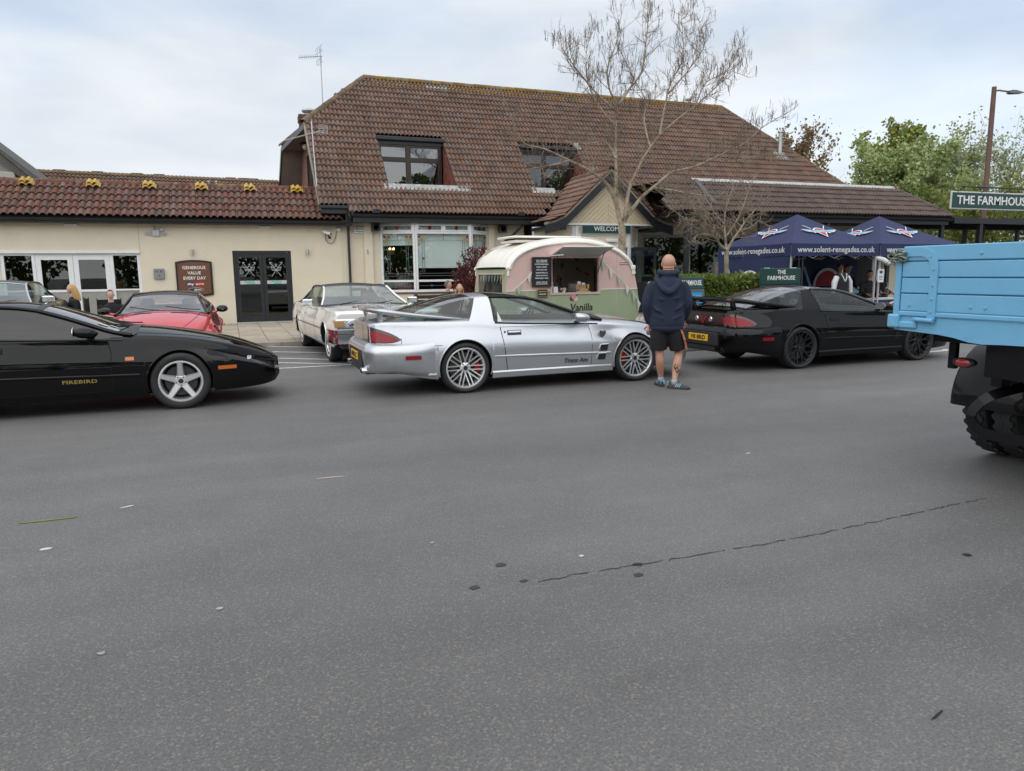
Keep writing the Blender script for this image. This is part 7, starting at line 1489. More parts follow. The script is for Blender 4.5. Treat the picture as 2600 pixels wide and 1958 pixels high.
# ================================================================== bare trees
BIG = {"trunk": [[10.53, -6.0, 1.32], [10.52, -6.0, 2.14], [10.51, -6.0, 2.85]], "L1": [[10.5, -6.0, 2.85], [10.36, -5.94, 3.51], [10.37, -5.88, 4.42], [10.37, -5.82, 5.17], [10.42, -5.76, 5.92], [10.51, -5.7, 6.23]], "L1a": [[10.51, -5.7, 6.23], [10.17, -5.82, 6.61], [10.02, -5.95, 7.14], [10.22, -6.07, 7.79], [10.28, -6.2, 8.41]], "L1b": [[10.51, -5.7, 6.23], [10.92, -5.58, 6.73], [11.4, -5.46, 7.28], [11.58, -5.34, 7.97], [11.73, -5.22, 8.71], [11.88, -5.1, 9.31]], "L1c": [[10.42, -5.75, 6.07], [9.67, -5.98, 6.45], [9.06, -6.2, 6.86], [8.58, -6.43, 7.17], [8.29, -6.65, 7.38]], "L1d": [[10.4, -5.8, 5.66], [9.99, -5.6, 6.17], [9.74, -5.4, 6.77], [9.73, -5.2, 7.55], [9.97, -5.0, 8.3]], "R1": [[10.59, -6.0, 2.96], [10.66, -6.1, 3.85], [10.94, -6.2, 4.55], [11.22, -6.3, 5.04], [11.45, -6.4, 5.37]], "R1a": [[11.45, -6.4, 5.37], [11.67, -6.3, 6.14], [11.9, -6.2, 6.8], [12.36, -6.1, 7.55], [12.41, -6.0, 8.26], [12.4, -5.9, 8.87]], "R1b": [[11.45, -6.4, 5.37], [12.05, -6.55, 5.87], [12.42, -6.7, 6.15], [13.01, -6.85, 6.69], [13.49, -7.0, 7.17]], "R1c": [[11.85, -6.2, 6.56], [12.75, -5.9, 7.39], [13.44, -5.6, 8.18], [13.43, -5.3, 8.97]], "R1d": [[12.42, -6.7, 6.15], [12.87, -6.53, 6.85], [13.66, -6.37, 7.25], [14.2, -6.2, 7.98]], "R1e": [[11.22, -6.3, 5.04], [11.13, -6.1, 5.75], [11.27, -5.9, 6.39], [11.02, -5.7, 7.0], [10.72, -5.5, 7.7]], "R2": [[10.61, -6.0, 3.06], [11.06, -6.12, 3.66], [11.4, -6.25, 3.96], [11.91, -6.38, 4.36], [12.55, -6.5, 4.52], [13.25, -6.62, 4.83], [14.08, -6.75, 5.2], [14.6, -6.88, 5.66], [15.25, -7.0, 6.03]], "R3": [[11.37, -6.3, 3.93], [11.84, -6.5, 3.85], [12.62, -6.7, 3.72], [13.59, -6.9, 3.65]], "R4": [[11.4, -6.3, 3.9], [11.84, -6.13, 3.73], [12.58, -5.97, 3.35], [13.03, -5.8, 2.74]], "L2": [[10.37, -6.0, 3.36], [9.94, -6.15, 3.98], [9.3, -6.3, 4.32], [8.57, -6.45, 4.56], [7.82, -6.6, 4.78], [7.15, -6.75, 4.9], [6.75, -6.9, 5.51]], "L3": [[10.34, -5.9, 4.76], [10.13, -5.67, 5.23], [9.62, -5.43, 5.19], [9.22, -5.2, 5.36]], "L4": [[9.41, -6.3, 4.28], [9.46, -6.2, 4.58]], "L5": [[8.6, -6.5, 4.53], [8.0, -6.65, 4.37], [7.27, -6.8, 4.23]], "L6": [[13.27, -6.6, 4.84], [13.85, -6.5, 4.73], [14.9, -6.4, 4.94], [15.53, -6.3, 4.82]]}
SML = {"trunk": [[10.48, -10.9, 1.25], [10.45, -10.9, 1.75], [10.44, -10.9, 2.03]], "a": [[10.44, -10.9, 2.01], [10.21, -10.98, 2.13], [10.01, -11.07, 2.32], [9.85, -11.15, 2.54], [9.59, -11.23, 2.74], [9.28, -11.32, 2.85], [8.87, -11.4, 3.07]], "b": [[10.44, -10.9, 2.03], [10.44, -10.84, 2.33], [10.45, -10.78, 2.61], [10.52, -10.72, 2.92], [10.66, -10.66, 3.23], [10.81, -10.6, 3.47]], "c": [[10.46, -10.9, 2.01], [10.55, -10.96, 2.24], [10.68, -11.02, 2.45], [10.83, -11.08, 2.7], [10.99, -11.14, 2.89], [11.25, -11.2, 3.15]], "d": [[10.44, -10.8, 2.61], [10.3, -10.63, 2.86], [10.2, -10.47, 3.15], [10.18, -10.3, 3.4]], "e": [[10.49, -10.8, 2.33], [10.81, -10.68, 2.62], [11.09, -10.55, 2.94], [11.33, -10.43, 3.31], [11.53, -10.3, 3.62]], "f": [[10.06, -11.0, 2.32], [9.67, -11.13, 2.37], [9.33, -11.27, 2.3], [9.14, -11.4, 2.15]], "g": [[9.89, -11.1, 2.52], [9.71, -10.97, 2.63], [9.42, -10.83, 2.7], [9.15, -10.7, 2.89]], "h": [[10.7, -11.0, 2.45], [11.13, -10.85, 2.55], [11.52, -10.7, 2.74]]}
BARK = mat('pale_bark', (.34, .28, .205), .9, var=.3, vs=6, bump=.5, bs=25, stain=(.13, .105, .08), ss=5, st=(.5, .66))
TWIG = mat('twig_bark', (.23, .18, .135), .9, var=.3, vs=4); TWIGDARK = mat('dark_seed_pod', (.10, .075, .065), .9, var=.3, vs=4)
def rdir(r): 
    v = V((r.gauss(0, 1), r.gauss(0, 1), r.gauss(0, 1))); return v.normalized()
def twig(b, p, d, ln, rad, r, lev, tips, up=.25, wig=.35, n=5, kids=(3, 3), sides=4):
    path = [p.copy()]; q = p.copy(); dd = d.normalized()
    for i in range(n):
        dd = (dd+rdir(r)*wig*.5+V((0, 0, up*.3))).normalized(); q = q+dd*ln/n; path.append(q.copy())
    b.tube(path, [rad*(1-.75*i/n) for i in range(n+1)], sides if lev > 0 else 3, cap=False)
    if lev > 0:
        for k in range(kids[0] if lev > 1 else kids[1]):
            t = r.uniform(.25, .95); i = int(t*n); base = path[i]; sd = (dd+rdir(r)*.95+V((0, 0, up))).normalized()
            twig(b, base, sd, ln*r.uniform(.40, .68), rad*.55, r, lev-1, tips, up, wig, max(3, n-1), kids, sides)
    tips.append((path[-1], dd))
def bare_tree(name, label, limbs, rad, seed, step, blen, pods, podz, wig, up, base, kids=(3, 3), lev=2):
    r = random.Random(seed); t = thing(name, label, 'tree', base); off = V(base); tk = MB(); lb = MB(); tw = MB(); tips = []
    for nm, pts in limbs.items():
        P = smooth_path([V(q)-off for q in pts], 5); n = len(P); r0_ = rad.get(nm, .045); r1_ = r0_*(.75 if nm == 'trunk' else .16)
        if nm == 'trunk': P = [V((P[0].x, P[0].y, 0))]+P; n += 1
        (tk if nm == 'trunk' else lb).tube(P, [r0_+(r1_-r0_)*(i/(n-1))**.8 for i in range(n)], 10 if nm == 'trunk' else 8)
        if nm == 'trunk': continue
        acc = 0
        for i in range(1, n):
            acc += (P[i]-P[i-1]).length
            while acc > step:
                acc -= step; f = i/(n-1)
                if f < .18: continue
                d = (P[i]-P[i-1]).normalized(); sd = (d*.7+rdir(r)*.9+V((0, 0, up*.5))).normalized(); twig(tw, P[i].copy(), sd, blen*r.uniform(.45, 1.15)*(1.15-.45*f), rad.get('tw', .013)*(1-.35*f), r, lev, tips, up, wig, 5, kids)
        twig(tw, P[-1].copy(), (P[-1]-P[-2]), blen*.8, r1_, r, lev, tips, up, wig, 5, kids)
    tk.build('trunk', BARK, t, True); lb.build('limbs', BARK, t, True); tag(tw.build('twigs', TWIG, t, True), kind='stuff')
    if pods:
        pb = MB()
        for p, d in tips:
            if (p.z+off.z) < podz or r.random() > pods: continue
            for k in range(r.randint(1, 3)):
                q = p+rdir(r)*.05; ln = r.uniform(.14, .34); s_ = rdir(r)*.03; pb.tube([q, q+V((s_.x, s_.y, -ln*.5)), q+V((s_.x*2.2, s_.y*2.2, -ln))], .0055, 3, cap=False)
        tag(pb.build('seed_pods', TWIGDARK, t), kind='stuff')
    return t
bare_tree('bare_tree', 'tall bare tree with hanging seed pods in front of the porch', BIG, dict(tw=.012, trunk=.135, L1=.085, R1=.075, R2=.06, L2=.06, L1a=.035, L1b=.045, L1c=.035, L1d=.03, R1a=.035, R1b=.04, R1c=.028, R1d=.025, R1e=.03, R3=.04, R4=.03, L3=.035, L4=.03, L5=.03, L6=.02), 11, .11, .85, .13, 5.2, .45, .24, (10.55, -6.0, 0), (4, 3))
bare_tree('small_bare_tree', 'small twisted bare tree by the hedge and navy gazebo', SML, dict(trunk=.062, a=.035, b=.032, c=.032, d=.02, e=.022, f=.016, g=.016, h=.016), 5, .075, .55, 0, 9, .95, .15, (10.45, -10.9, 0))
stk = MB().bbox(-.03, .03, -.03, .03, 0, 1.75, .005).build('tree_stake', mat('stake_wood', (.16, .13, .10), .9, var=.2, vs=8)); stk.location = (10.22, -10.85, 0); tag(stk, 'weathered wooden stake beside the small bare tree', 'stake')
# ================================================================== leafy plants
def leaf_mat(name, col, var=.35, trans=.35):
    m = bpy.data.materials.new(name); m.use_nodes = True; t = m.node_tree; t.nodes.clear(); L_ = t.links.new; MATS[name] = m
    at = t.nodes.new('ShaderNodeAttribute'); at.attribute_name = 'rnd'; mr = t.nodes.new('ShaderNodeMapRange'); mr.inputs[3].default_value = 1-var; mr.inputs[4].default_value = 1+var; L_(at.outputs['Fac'], mr.inputs[0])
    h = t.nodes.new('ShaderNodeHueSaturation'); h.inputs['Color'].default_value = tuple(col)+(1,); L_(mr.outputs[0], h.inputs['Value']); mh = t.nodes.new('ShaderNodeMapRange'); mh.inputs[3].default_value = .475; mh.inputs[4].default_value = .52; L_(at.outputs['Fac'], mh.inputs[0]); L_(mh.outputs[0], h.inputs['Hue'])
    d = t.nodes.new('ShaderNodeBsdfPrincipled'); d.inputs['Roughness'].default_value = .5; d.inputs['Specular IOR Level'].default_value = .3; L_(h.outputs[0], d.inputs['Base Color']); tr = t.nodes.new('ShaderNodeBsdfTranslucent'); L_(h.outputs[0], tr.inputs[0]); mx_ = t.nodes.new('ShaderNodeMixShader'); mx_.inputs[0].default_value = trans; L_(d.outputs[0], mx_.inputs[1]); L_(tr.outputs[0], mx_.inputs[2]); o = t.nodes.new('ShaderNodeOutputMaterial'); L_(mx_.outputs[0], o.inputs[0]); return m
def leaves(name, parent, pts, size, asp, m, seed, dirs=None, droop=0):
    """one mesh of pointed leaf quads at the given points"""
    g = np.random.default_rng(seed); P = np.asarray(pts, float); n = len(P)
    d = g.normal(size=(n, 3)) if dirs is None else np.asarray(dirs)+g.normal(size=(n, 3))*.55
    d[:, 2] -= droop; d /= np.linalg.norm(d, axis=1)[:, None]+1e-9; w = np.cross(d, g.normal(size=(n, 3))); w /= np.linalg.norm(w, axis=1)[:, None]+1e-9
    s = (size*g.uniform(.6, 1.35, n))[:, None]; a = P; c = P+d*s; m1 = P+d*s*.5+w*s*asp; m2 = P+d*s*.5-w*s*asp; vs = np.stack([a, m1, c, m2], 1).reshape(-1, 3)
    me = bpy.data.meshes.new(name); me.vertices.add(4*n); me.vertices.foreach_set('co', vs.ravel()); me.loops.add(4*n); me.loops.foreach_set('vertex_index', np.arange(4*n)); me.polygons.add(n); me.polygons.foreach_set('loop_start', np.arange(0, 4*n, 4)); me.update(calc_edges=True)
    at = me.attributes.new('rnd', 'FLOAT', 'POINT'); at.data.foreach_set('value', np.repeat(g.random(n), 4)); me.materials.append(m)
    return link_mesh(name, me, parent)
def leafy_tree(name, label, loc, h, spread, m, seed, nleaf, size, barkm, z0=.25, group=None, upness=.5, shape='round', nl=None, kids=7, asp=.35):
    r = random.Random(seed); t = thing(name, label, 'tree', loc, 0, group); tk = MB(); lb = MB(); anchors = []
    tk.tube([(0, 0, 0), (r.uniform(-.1, .1), 0, h*.35), (r.uniform(-.2, .2), r.uniform(-.2, .2), h*.92)], [h*.016+.03, h*.011+.02, .015], 7)
    nb = nl or 26
    for i in range(nb):
        f = z0+(1-z0)*(i+r.random())/nb; a = i*2.4+r.uniform(-.4, .4)
        if shape == 'round': R = spread*math.sqrt(max(.04, 1-((f-.58)/.46)**2))
        elif shape == 'column': R = spread*(1-.75*f)
        else: R = spread*(.35+.65*math.sin(min(1, f*1.05)*math.pi*.62))
        ln = R*r.uniform(.7, 1.1); d = V((math.cos(a), math.sin(a), upness*r.uniform(.6, 1.4))).normalized(); p0 = V((0, 0, h*f*.86)); pth = [p0]; q = p0.copy(); dd = d
        for k in range(5): dd = (dd+rdir(r)*.18+V((0, 0, .10))).normalized(); q = q+dd*ln/5; pth.append(q.copy())
        lb.tube(pth, [.03*h/9*(1-.16*k) for k in range(6)], 4, cap=False)
        for k in range(kids):
            b0 = pth[r.randint(1, 5)]; d2 = (dd+rdir(r)*.9+V((0, 0, .35))).normalized(); l2 = ln*r.uniform(.22, .5); e = b0+d2*l2; lb.tube([b0, b0.lerp(e, .5)+rdir(r)*.05, e], [.010*h/9, .007*h/9, .003], 3, cap=False)
            anchors += [(b0.lerp(e, u), l2) for u in (.35, .6, .8, 1.0)]
    tk.build('trunk', barkm, t, True); tag(lb.build('branches', barkm, t), kind='stuff')
    g = np.random.default_rng(seed); A = np.array([a for a, _ in anchors]); k = g.integers(0, len(A), nleaf); P = A[k]+g.normal(size=(nleaf, 3))*np.array([l for _, l in anchors])[k][:, None]*.20
    tag(leaves('crown', t, P, size, asp, m, seed), kind='stuff'); return t
LF_PALE = leaf_mat('pale_spring_leaf', (.36, .43, .19)); LF_OLIVE = leaf_mat('olive_leaf', (.23, .26, .06)); LF_YEL = leaf_mat('yellow_green_leaf', (.33, .35, .15)); LF_BROWN = leaf_mat('brown_spring_leaf', (.24, .17, .08)); LF_DEEP = leaf_mat('deep_green_leaf', (.15, .20, .05)); LF_GREY = leaf_mat('grey_green_leaf', (.34, .40, .24))
TB = mat('far_bark', (.15, .12, .08), .9, var=.2, vs=2); TB2 = mat('yellow_bark', (.24, .19, .08), .9, var=.2, vs=2)
G_ = 'trees beyond the right end of the pub'
leafy_tree('leafy_tree', 'tall dark olive-green tree topping the others behind the range', (42.2, 12.6, 0), 11.0, 3.2, LF_OLIVE, 21, 11000, .26, TB, .3, G_, .7)
leafy_tree('leafy_tree', 'pale green tree left of the dark olive one', (38.6, 11.0, 0), 8.6, 3.0, LF_PALE, 22, 9000, .21, TB, .15, G_, .8)
leafy_tree('leafy_tree', 'broad pale green tree in front of the dark olive one', (41.0, 9.8, 0), 9.2, 3.6, LF_PALE, 23, 11000, .20, TB, .12, G_, .8)
leafy_tree('leafy_tree', 'pale green tree standing between the olive one and the lamp', (44.2, 10.2, 0), 8.9, 3.0, LF_GREY, 24, 9000, .19, TB, .12, G_, .9)
leafy_tree('slender_tree', 'slender sparse tree leaning out above the veranda roof', (36.9, 10.8, 0), 9.0, 1.7, LF_PALE, 25, 1700, .17, TB, .35, G_, 1.1, nl=16, kids=5)
leafy_tree('sparse_tree', 'yellowish sparse tree just left of the street lamp', (46.2, 11.0, 0), 9.3, 3.0, LF_YEL, 26, 4200, .18, TB2, .1, G_, 1.6, 'vase', nl=46)
leafy_tree('sparse_tree', 'yellowish sparse tree right behind the street lamp', (48.6, 9.6, 0), 9.0, 3.2, LF_GREY, 27, 4200, .17, TB2, .1, G_, 1.6, 'vase', nl=50)
leafy_tree('sparse_tree', 'yellowish sparse tree at the right edge over the sign', (50.4, 7.6, 0), 9.4, 3.2, LF_YEL, 28, 4200, .17, TB2, .1, G_, 1.6, 'vase', nl=50)
leafy_tree('sparse_tree', 'thin upright tree between the pale tree and the lamp', (46.0, 13.5, 0), 10.6, 1.8, LF_GREY, 33, 2600, .19, TB, .3, G_, 1.6, 'column', nl=30)
leafy_tree('copper_tree', 'brown-leaved tree showing over the right hip of the roof', (33.4, 12.5, 0), 10.4, 3.0, LF_BROWN, 29, 2600, .21, TB, .45, None, .9, nl=30)
leafy_tree('low_tree', 'small green tree tip showing right of the house roof', (34.6, 10.2, 0), 7.0, 1.6, LF_PALE, 30, 2200, .2, TB, .3)
leafy_tree('bush', 'green bush beyond the canopy left of its post', (33.6, 4.4, 0), 4.6, 2.6, LF_DEEP, 31, 7000, .17, TB, .05, 'bushes beyond the canopy', .7)
leafy_tree('bush', 'yellow-green bush beyond the canopy right of its post', (37.2, 3.4, 0), 4.8, 3.0, LF_OLIVE, 32, 8000, .17, TB, .05, 'bushes beyond the canopy', .7)
leafy_tree('bush', 'green bush filling the gap under the canopy at right edge', (40.6, 2.4, 0), 4.6, 3.0, LF_DEEP, 34, 7000, .17, TB, .05, 'bushes beyond the canopy', .7)
# clipped hedge by the small tree
hd = thing('clipped_hedge', 'clipped green hedge between the A-board and the menu board', 'hedge', (10.1, -11.6, 0)); g = np.random.default_rng(3)
P = []
for k in range(15000):
    f = g.integers(0, 4); u, v, w_ = g.uniform(-1.25, 1.3), g.uniform(-.42, .42), g.uniform(.05, 1.38)
    if f == 0: w_ = 1.36
    elif f == 1: v = -.42
    elif f == 2: u = -1.25 if g.random() < .5 else 1.3
    P.append((u+g.normal()*.03, v+g.normal()*.035, w_+g.normal()*.035+.03*math.sin(u*5)))
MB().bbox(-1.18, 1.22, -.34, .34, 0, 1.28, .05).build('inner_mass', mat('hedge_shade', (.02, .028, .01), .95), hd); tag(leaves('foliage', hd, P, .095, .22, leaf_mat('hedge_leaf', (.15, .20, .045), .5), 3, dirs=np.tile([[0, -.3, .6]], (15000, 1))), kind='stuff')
# red-leaved shrub left of the caravan
ph = thing('red_shrub', 'dark red-leaved shrub between the bay window and the caravan', 'shrub', (7.0, -3.4, 0)); g = np.random.default_rng(8); P = []; b = MB(); r = random.Random(6); dirs = []
for k in range(110):
    a = r.uniform(0, 6.28); rr_ = .80*math.sqrt(r.random()); h = 2.55*(1-.40*(rr_/.8)**2)*r.uniform(.55, 1.0); p0 = V((rr_*.2*math.cos(a), rr_*.2*math.sin(a), .1)); p1 = V((rr_*math.cos(a), rr_*math.sin(a), h)); b.tube([p0, p0.lerp(p1, .5)+rdir(r)*.06, p1], [.012, .009, .004], 4, cap=False)
    for q in range(70):
        u = 1-r.random()**1.6*.75; c = p0.lerp(p1, u); P.append(c+rdir(r)*.10*r.random()**.5); dirs.append((p1-p0).normalized()*.5+rdir(r))
b.build('stems', TB, ph); tag(leaves('foliage', ph, P, .115, .20, leaf_mat('photinia_leaf', (.13, .032, .035), .6), 8, dirs=dirs), kind='stuff')
ag = thing('planter_grass', 'spiky green plant at the foot of the entrance door', 'plant', (13.9, -3.2, 0)); MB().bbox(-.2, .2, -.2, .2, 0, .9, .02).build('pot', BLACKTRIM, ag); g = np.random.default_rng(5); tag(leaves('blades', ag, np.tile([[0, 0, .9]], (60, 1))+g.normal(size=(60, 3))*.05, .75, .03, leaf_mat('blade_leaf', (.09, .15, .04)), 5, dirs=np.tile([[0, 0, 1.0]], (60, 1))), kind='stuff')
# trees and parked cars' side of the car park behind the photographer: seen only mirrored in glass and paint
tl = thing('treeline', 'line of bare and leafing trees on the far side of the car park', 'trees', (0, -45, 0)); tl['kind'] = 'stuff'; g = np.random.default_rng(12); P = []
for k in range(26):
    cx_ = -70+6.2*k+g.normal()*1.0; h = g.uniform(9, 13.5); c = np.array([cx_, g.normal()*2, h*.55]); q = g.normal(size=(2600, 3)); q /= np.linalg.norm(q, axis=1)[:, None]; q *= g.uniform(.55, 1, 2600)[:, None]**.5; P.append(c+q*np.array([3.6, 2.5, h*.48]))
leaves('foliage', tl, np.concatenate(P), .42, .4, LF_DEEP, 12)
b = MB()
for k in range(26): b.tube([(-70+6.2*k, 0, 0), (-70+6.2*k, 0, 6)], [.22, .08], 6)
b.build('trunks', TB, tl)
# ================================================================== people
SKINM = mat('skin', (.50, .27, .19), .55, var=.08, vs=12); SKIN2 = mat('fair_skin', (.56, .34, .26), .55, var=.06, vs=12)
def fuse(name, b, m, parent, vox=.012, it=8):
    """weld overlapping volumes into one continuous surface"""
    me = b.mesh(name, m); o = bpy.data.objects.new('fuse_tmp', me); COL.objects.link(o)
    r = o.modifiers.new('r', 'REMESH'); r.mode = 'VOXEL'; r.voxel_size = vox; s_ = o.modifiers.new('s', 'SMOOTH'); s_.factor = .5; s_.iterations = it
    dg = bpy.context.evaluated_depsgraph_get(); nm = bpy.data.meshes.new_from_object(o.evaluated_get(dg)); bpy.data.objects.remove(o); bpy.data.meshes.remove(me)
    nm.name = name; nm.materials.clear(); nm.materials.append(m); nm.polygons.foreach_set('use_smooth', [True]*len(nm.polygons)); nm.polygons.foreach_set('material_index', [0]*len(nm.polygons)); return link_mesh(name, nm, parent)
def loft(b, secs, n=20):
    """closed stack of ellipses: (x, y, z, half width, half depth)"""
    rows = [[V((x+w*math.cos(a), y+d*math.sin(a), z)) for a in np.linspace(0, 2*math.pi, n, endpoint=False)] for x, y, z, w, d in secs]
    k = len(rows); b.add([q for r in rows for q in r], [(i*n+j, i*n+(j+1) % n, (i+1)*n+(j+1) % n, (i+1)*n+j) for i in range(k-1) for j in range(n)]+[tuple(range(n-1, -1, -1)), tuple(range((k-1)*n, k*n))]); return b
def head_mesh(b, c, s=1.0, face=(0, -1, 0), tilt=0.0):
    """skull with brow, nose, lips, chin, ears; face points along `face`"""
    f = V(face).normalized(); f = (f+V((0, 0, tilt))).normalized(); side = f.cross(V((0, 0, 1))).normalized(); up = side.cross(f); M = frame(c, side, f, up)   # local y = forward
    pts = []; nv, nu = 15, 18
    for i in range(nv+1):
        th = math.pi*i/nv; z = .116*math.copysign(abs(math.cos(th))**.88, math.cos(th)); row = []
        for j in range(nu+1):
            a = 2*math.pi*j/nu; rx, ry = .083, .100; x = rx*math.sin(th)*math.sin(a); y = ry*math.sin(th)*math.cos(a)
            k = max(0, -z/.116); x *= 1-.30*k; y = y*(1-.12*k)+(.012*k if y > 0 else .03*k)
            fr = max(0, math.cos(a))
            if fr > .55: y += .006*math.exp(-((z-.022)/.014)**2)-.006*math.exp(-((z-.004)/.012)**2)*(1 if abs(x) > .015 else 0)+.010*math.exp(-((z+.085)/.02)**2)
            row.append(M @ (V((x, y, z))*s))
        pts.append(row)
    b.grid(pts)
    nose = [M @ (V(q)*s) for q in ((0, .092, .012), (-.013, .090, -.026), (.013, .090, -.026), (0, .116, -.022), (0, .086, -.036))]; b.add(nose, [(0, 1, 3), (0, 3, 2), (1, 4, 3), (4, 2, 3)])
    for sx in (-1, 1): b.ball((0, 0, 0), 1, 8, 6, (1, 1, 1), M @ Matrix.Translation((sx*.078*s, -.004*s, -.008*s)) @ Matrix.Diagonal((.010*s, .02*s, .032*s, 1)))
    return M, s
def face_parts(parent, Ms, hair=None, brow=(.05, .03, .02)):
    M, s = Ms; dk = mat('eye_dark', (.02, .015, .012), .3)
    for sx in (-1, 1):
        MB().ball((0, 0, 0), 1, 8, 6, (1, 1, 1), M @ Matrix.Translation((sx*.030*s, .083*s, .004*s)) @ Matrix.Diagonal((.012*s, .008*s, .006*s, 1))).build('eye', dk, parent, True); MB().bbox(-.017*s, .017*s, -.004*s, .006*s, -.003*s, .003*s, .002, M @ Matrix.Translation((sx*.030*s, .090*s, .022*s))).build('eyebrow', mat('brow_%d' % int(brow[0]*100), brow, .8), parent)
    MB().ball((0, 0, 0), 1, 10, 6, (1, 1, 1), M @ Matrix.Translation((0, .088*s, -.055*s)) @ Matrix.Diagonal((.024*s, .008*s, .007*s, 1))).build('mouth', mat('lips', (.36, .13, .11), .5), parent, True)
def hand(b, w, d, s=1.0, curl=.5, thumb=1, palm=None):
    """palm with four curled fingers and a thumb leaving its side; w = wrist, d = direction"""
    d = V(d).normalized(); pn = V(palm or (0, -1, 0)); pn = (pn-d*pn.dot(d)).normalized(); sd = d.cross(pn)
    b.tube([V(w)-d*.02*s, V(w)+d*.035*s, V(w)+d*.085*s], [.026*s, .036*s, .034*s], 8, flat=.55)
    for k, (o_, ln) in enumerate(((-.027, .068), (-.009, .078), (.009, .072), (.026, .058))):
        p = V(w)+d*.085*s+sd*o_*s; q = p+(d*math.cos(curl*.5)+pn*math.sin(curl*.5))*ln*.5*s; e = q+(d*math.cos(curl*1.5)+pn*math.sin(curl*1.5))*ln*.5*s; b.tube([p-d*.01*s, q, e], [.0095*s, .009*s, .007*s], 6)
    p = V(w)+d*.03*s-sd*thumb*.032*s; q = p+(d*.6-sd*thumb*.7+pn*.3).normalized()*.035*s; b.tube([p, q, q+(d*.9+pn*.4).normalized()*.03*s], [.012*s, .011*s, .008*s], 6)
# ---- the man walking behind the silver coupe (seen from the back); local y = away from the camera
man = thing('person', 'bald man in navy hoodie and black shorts walking past the silver coupe', 'person', (5.31, -16.42, 0), -math.radians(27))
LK, LA, LH_ = V((-.09, .02, .47)), V((-.055, .10, .10)), V((-.10, 0, .90)); RK, RA, RH_ = V((.17, .07, .48)), V((.10, -.13, .105)), V((.10, 0, .90))
sh = [V((-.20, 0, 1.42)), V((.20, 0, 1.42))]; el = [V((-.272, -.03, 1.14)), V((.262, -.02, 1.14))]; wr = [V((-.235, .05, .86)), V((.245, .12, .90))]
bb = MB()
loft(bb, [(0, 0, .84, .15, .11), (0, 0, .95, .165, .12), (0, 0, 1.08, .155, .115), (0, 0, 1.28, .18, .12), (0, 0, 1.40, .17, .10), (0, -.005, 1.47, .085, .075), (.003, .01, 1.52, .074, .072), (.005, .02, 1.60, .070, .072)])
for H_, K_, A_ in ((LH_, LK, LA), (RH_, RK, RA)): bb.tube(smooth_path([H_, H_.lerp(K_, .5), K_+V((0, 0, .03)), K_.lerp(A_, .28)+V((0, -.028, 0)), K_.lerp(A_, .72), A_, A_-V((0, 0, .05))], 4), [.088]*2+[.085, .082, .078, .074, .070, .066, .062, .058, .057, .059, .061, .061, .058, .053, .047, .042, .038, .036, .036, .037, .038, .038, .038], 14)
for s_ in (0, 1): bb.tube(smooth_path([sh[s_], sh[s_].lerp(el[s_], .5), el[s_], wr[s_]], 4), [.065, .062, .058, .054, .052, .050, .046, .044, .044, .042, .038, .034, .030], 12)
body = fuse('body', bb, SKINM, man, .011, 6)
hb = MB(); Ms = head_mesh(hb, V((.008, .03, 1.662)), 1.10, (.12, 1, -.05)); hand(hb, wr[0]+V((0, .0, -.01)), (0, .05, -1), 1.05, .7, 1, (.4, 1, 0)); hand(hb, wr[1]+V((0, 0, -.01)), (-.25, .1, -1), 1.05, .5, -1, (-.4, 1, 0))
for k in range(2): hb.tube([V((-.066, -.040, 1.592+.026*k)), V((0, -.062-.006*k, 1.586+.026*k)), V((.072, -.038, 1.592+.026*k))], .013, 8)
hb.build('head_and_hands', SKINM, body, True)
face_parts(body, Ms)
HOOD = mat('navy_hoodie', (.016, .024, .050), .9, var=.12, vs=5, bump=.5, bs=7)
hm_ = MB(); loft(hm_, [(0, 0, .835, .228, .165), (0, 0, .90, .236, .172), (0, 0, 1.02, .228, .165), (0, 0, 1.16, .232, .162), (0, 0, 1.29, .243, .158), (0, 0, 1.38, .232, .145), (0, -.005, 1.435, .19, .125), (0, -.01, 1.475, .135, .105), (0, -.01, 1.51, .10, .092)], 28)
for s_ in (0, 1):
    q_ = V((.035 if s_ == 0 else -.035, 0, -.035)); hm_.tube(smooth_path([sh[s_]+q_, sh[s_].lerp(el[s_], .45), el[s_], el[s_].lerp(wr[s_], .5), wr[s_]+V((0, 0, .035))], 4), [.100, .097, .091, .086, .082, .079, .076, .074, .073, .072, .070, .068, .066, .063, .060, .055, .049], 14)
    hm_.tube([wr[s_]+V((0, 0, .045)), wr[s_]+V((0, 0, -.005))], [.046, .043], 12)
# creases: low ridges across the back and round the elbows
for k, (x0_, z0_, x1_, z1_) in enumerate(((-.19, .98, .02, .93), (.20, 1.0, .0, .92), (-.20, 1.10, -.08, 1.02), (.20, 1.14, .09, 1.05), (-.17, 1.22, -.02, 1.19), (.18, 1.24, .04, 1.20))): hm_.tube([(x0_, -.10, z0_), ((x0_+x1_)/2, -.158, (z0_+z1_)/2-.01), (x1_, -.160, z1_)], [.010, .017, .006], 6)
hoodie = fuse('hoodie', hm_, HOOD, man, .012, 5)
hd_ = MB()      # hood lying folded on the upper back
hd_.tube(smooth_path([(-.10, .05, 1.47), (-.135, -.02, 1.475), (-.13, -.10, 1.43), (-.075, -.165, 1.345), (0, -.19, 1.30), (.075, -.165, 1.345), (.13, -.10, 1.43), (.135, -.02, 1.475), (.10, .05, 1.47)], 4), .045, 10, flat=.8)
hd_.tube(smooth_path([(-.10, .05, 1.55), (-.115, -.02, 1.555), (-.09, -.08, 1.545), (0, -.115, 1.53), (.09, -.08, 1.545), (.115, -.02, 1.555), (.10, .05, 1.55)], 4), .040, 10)
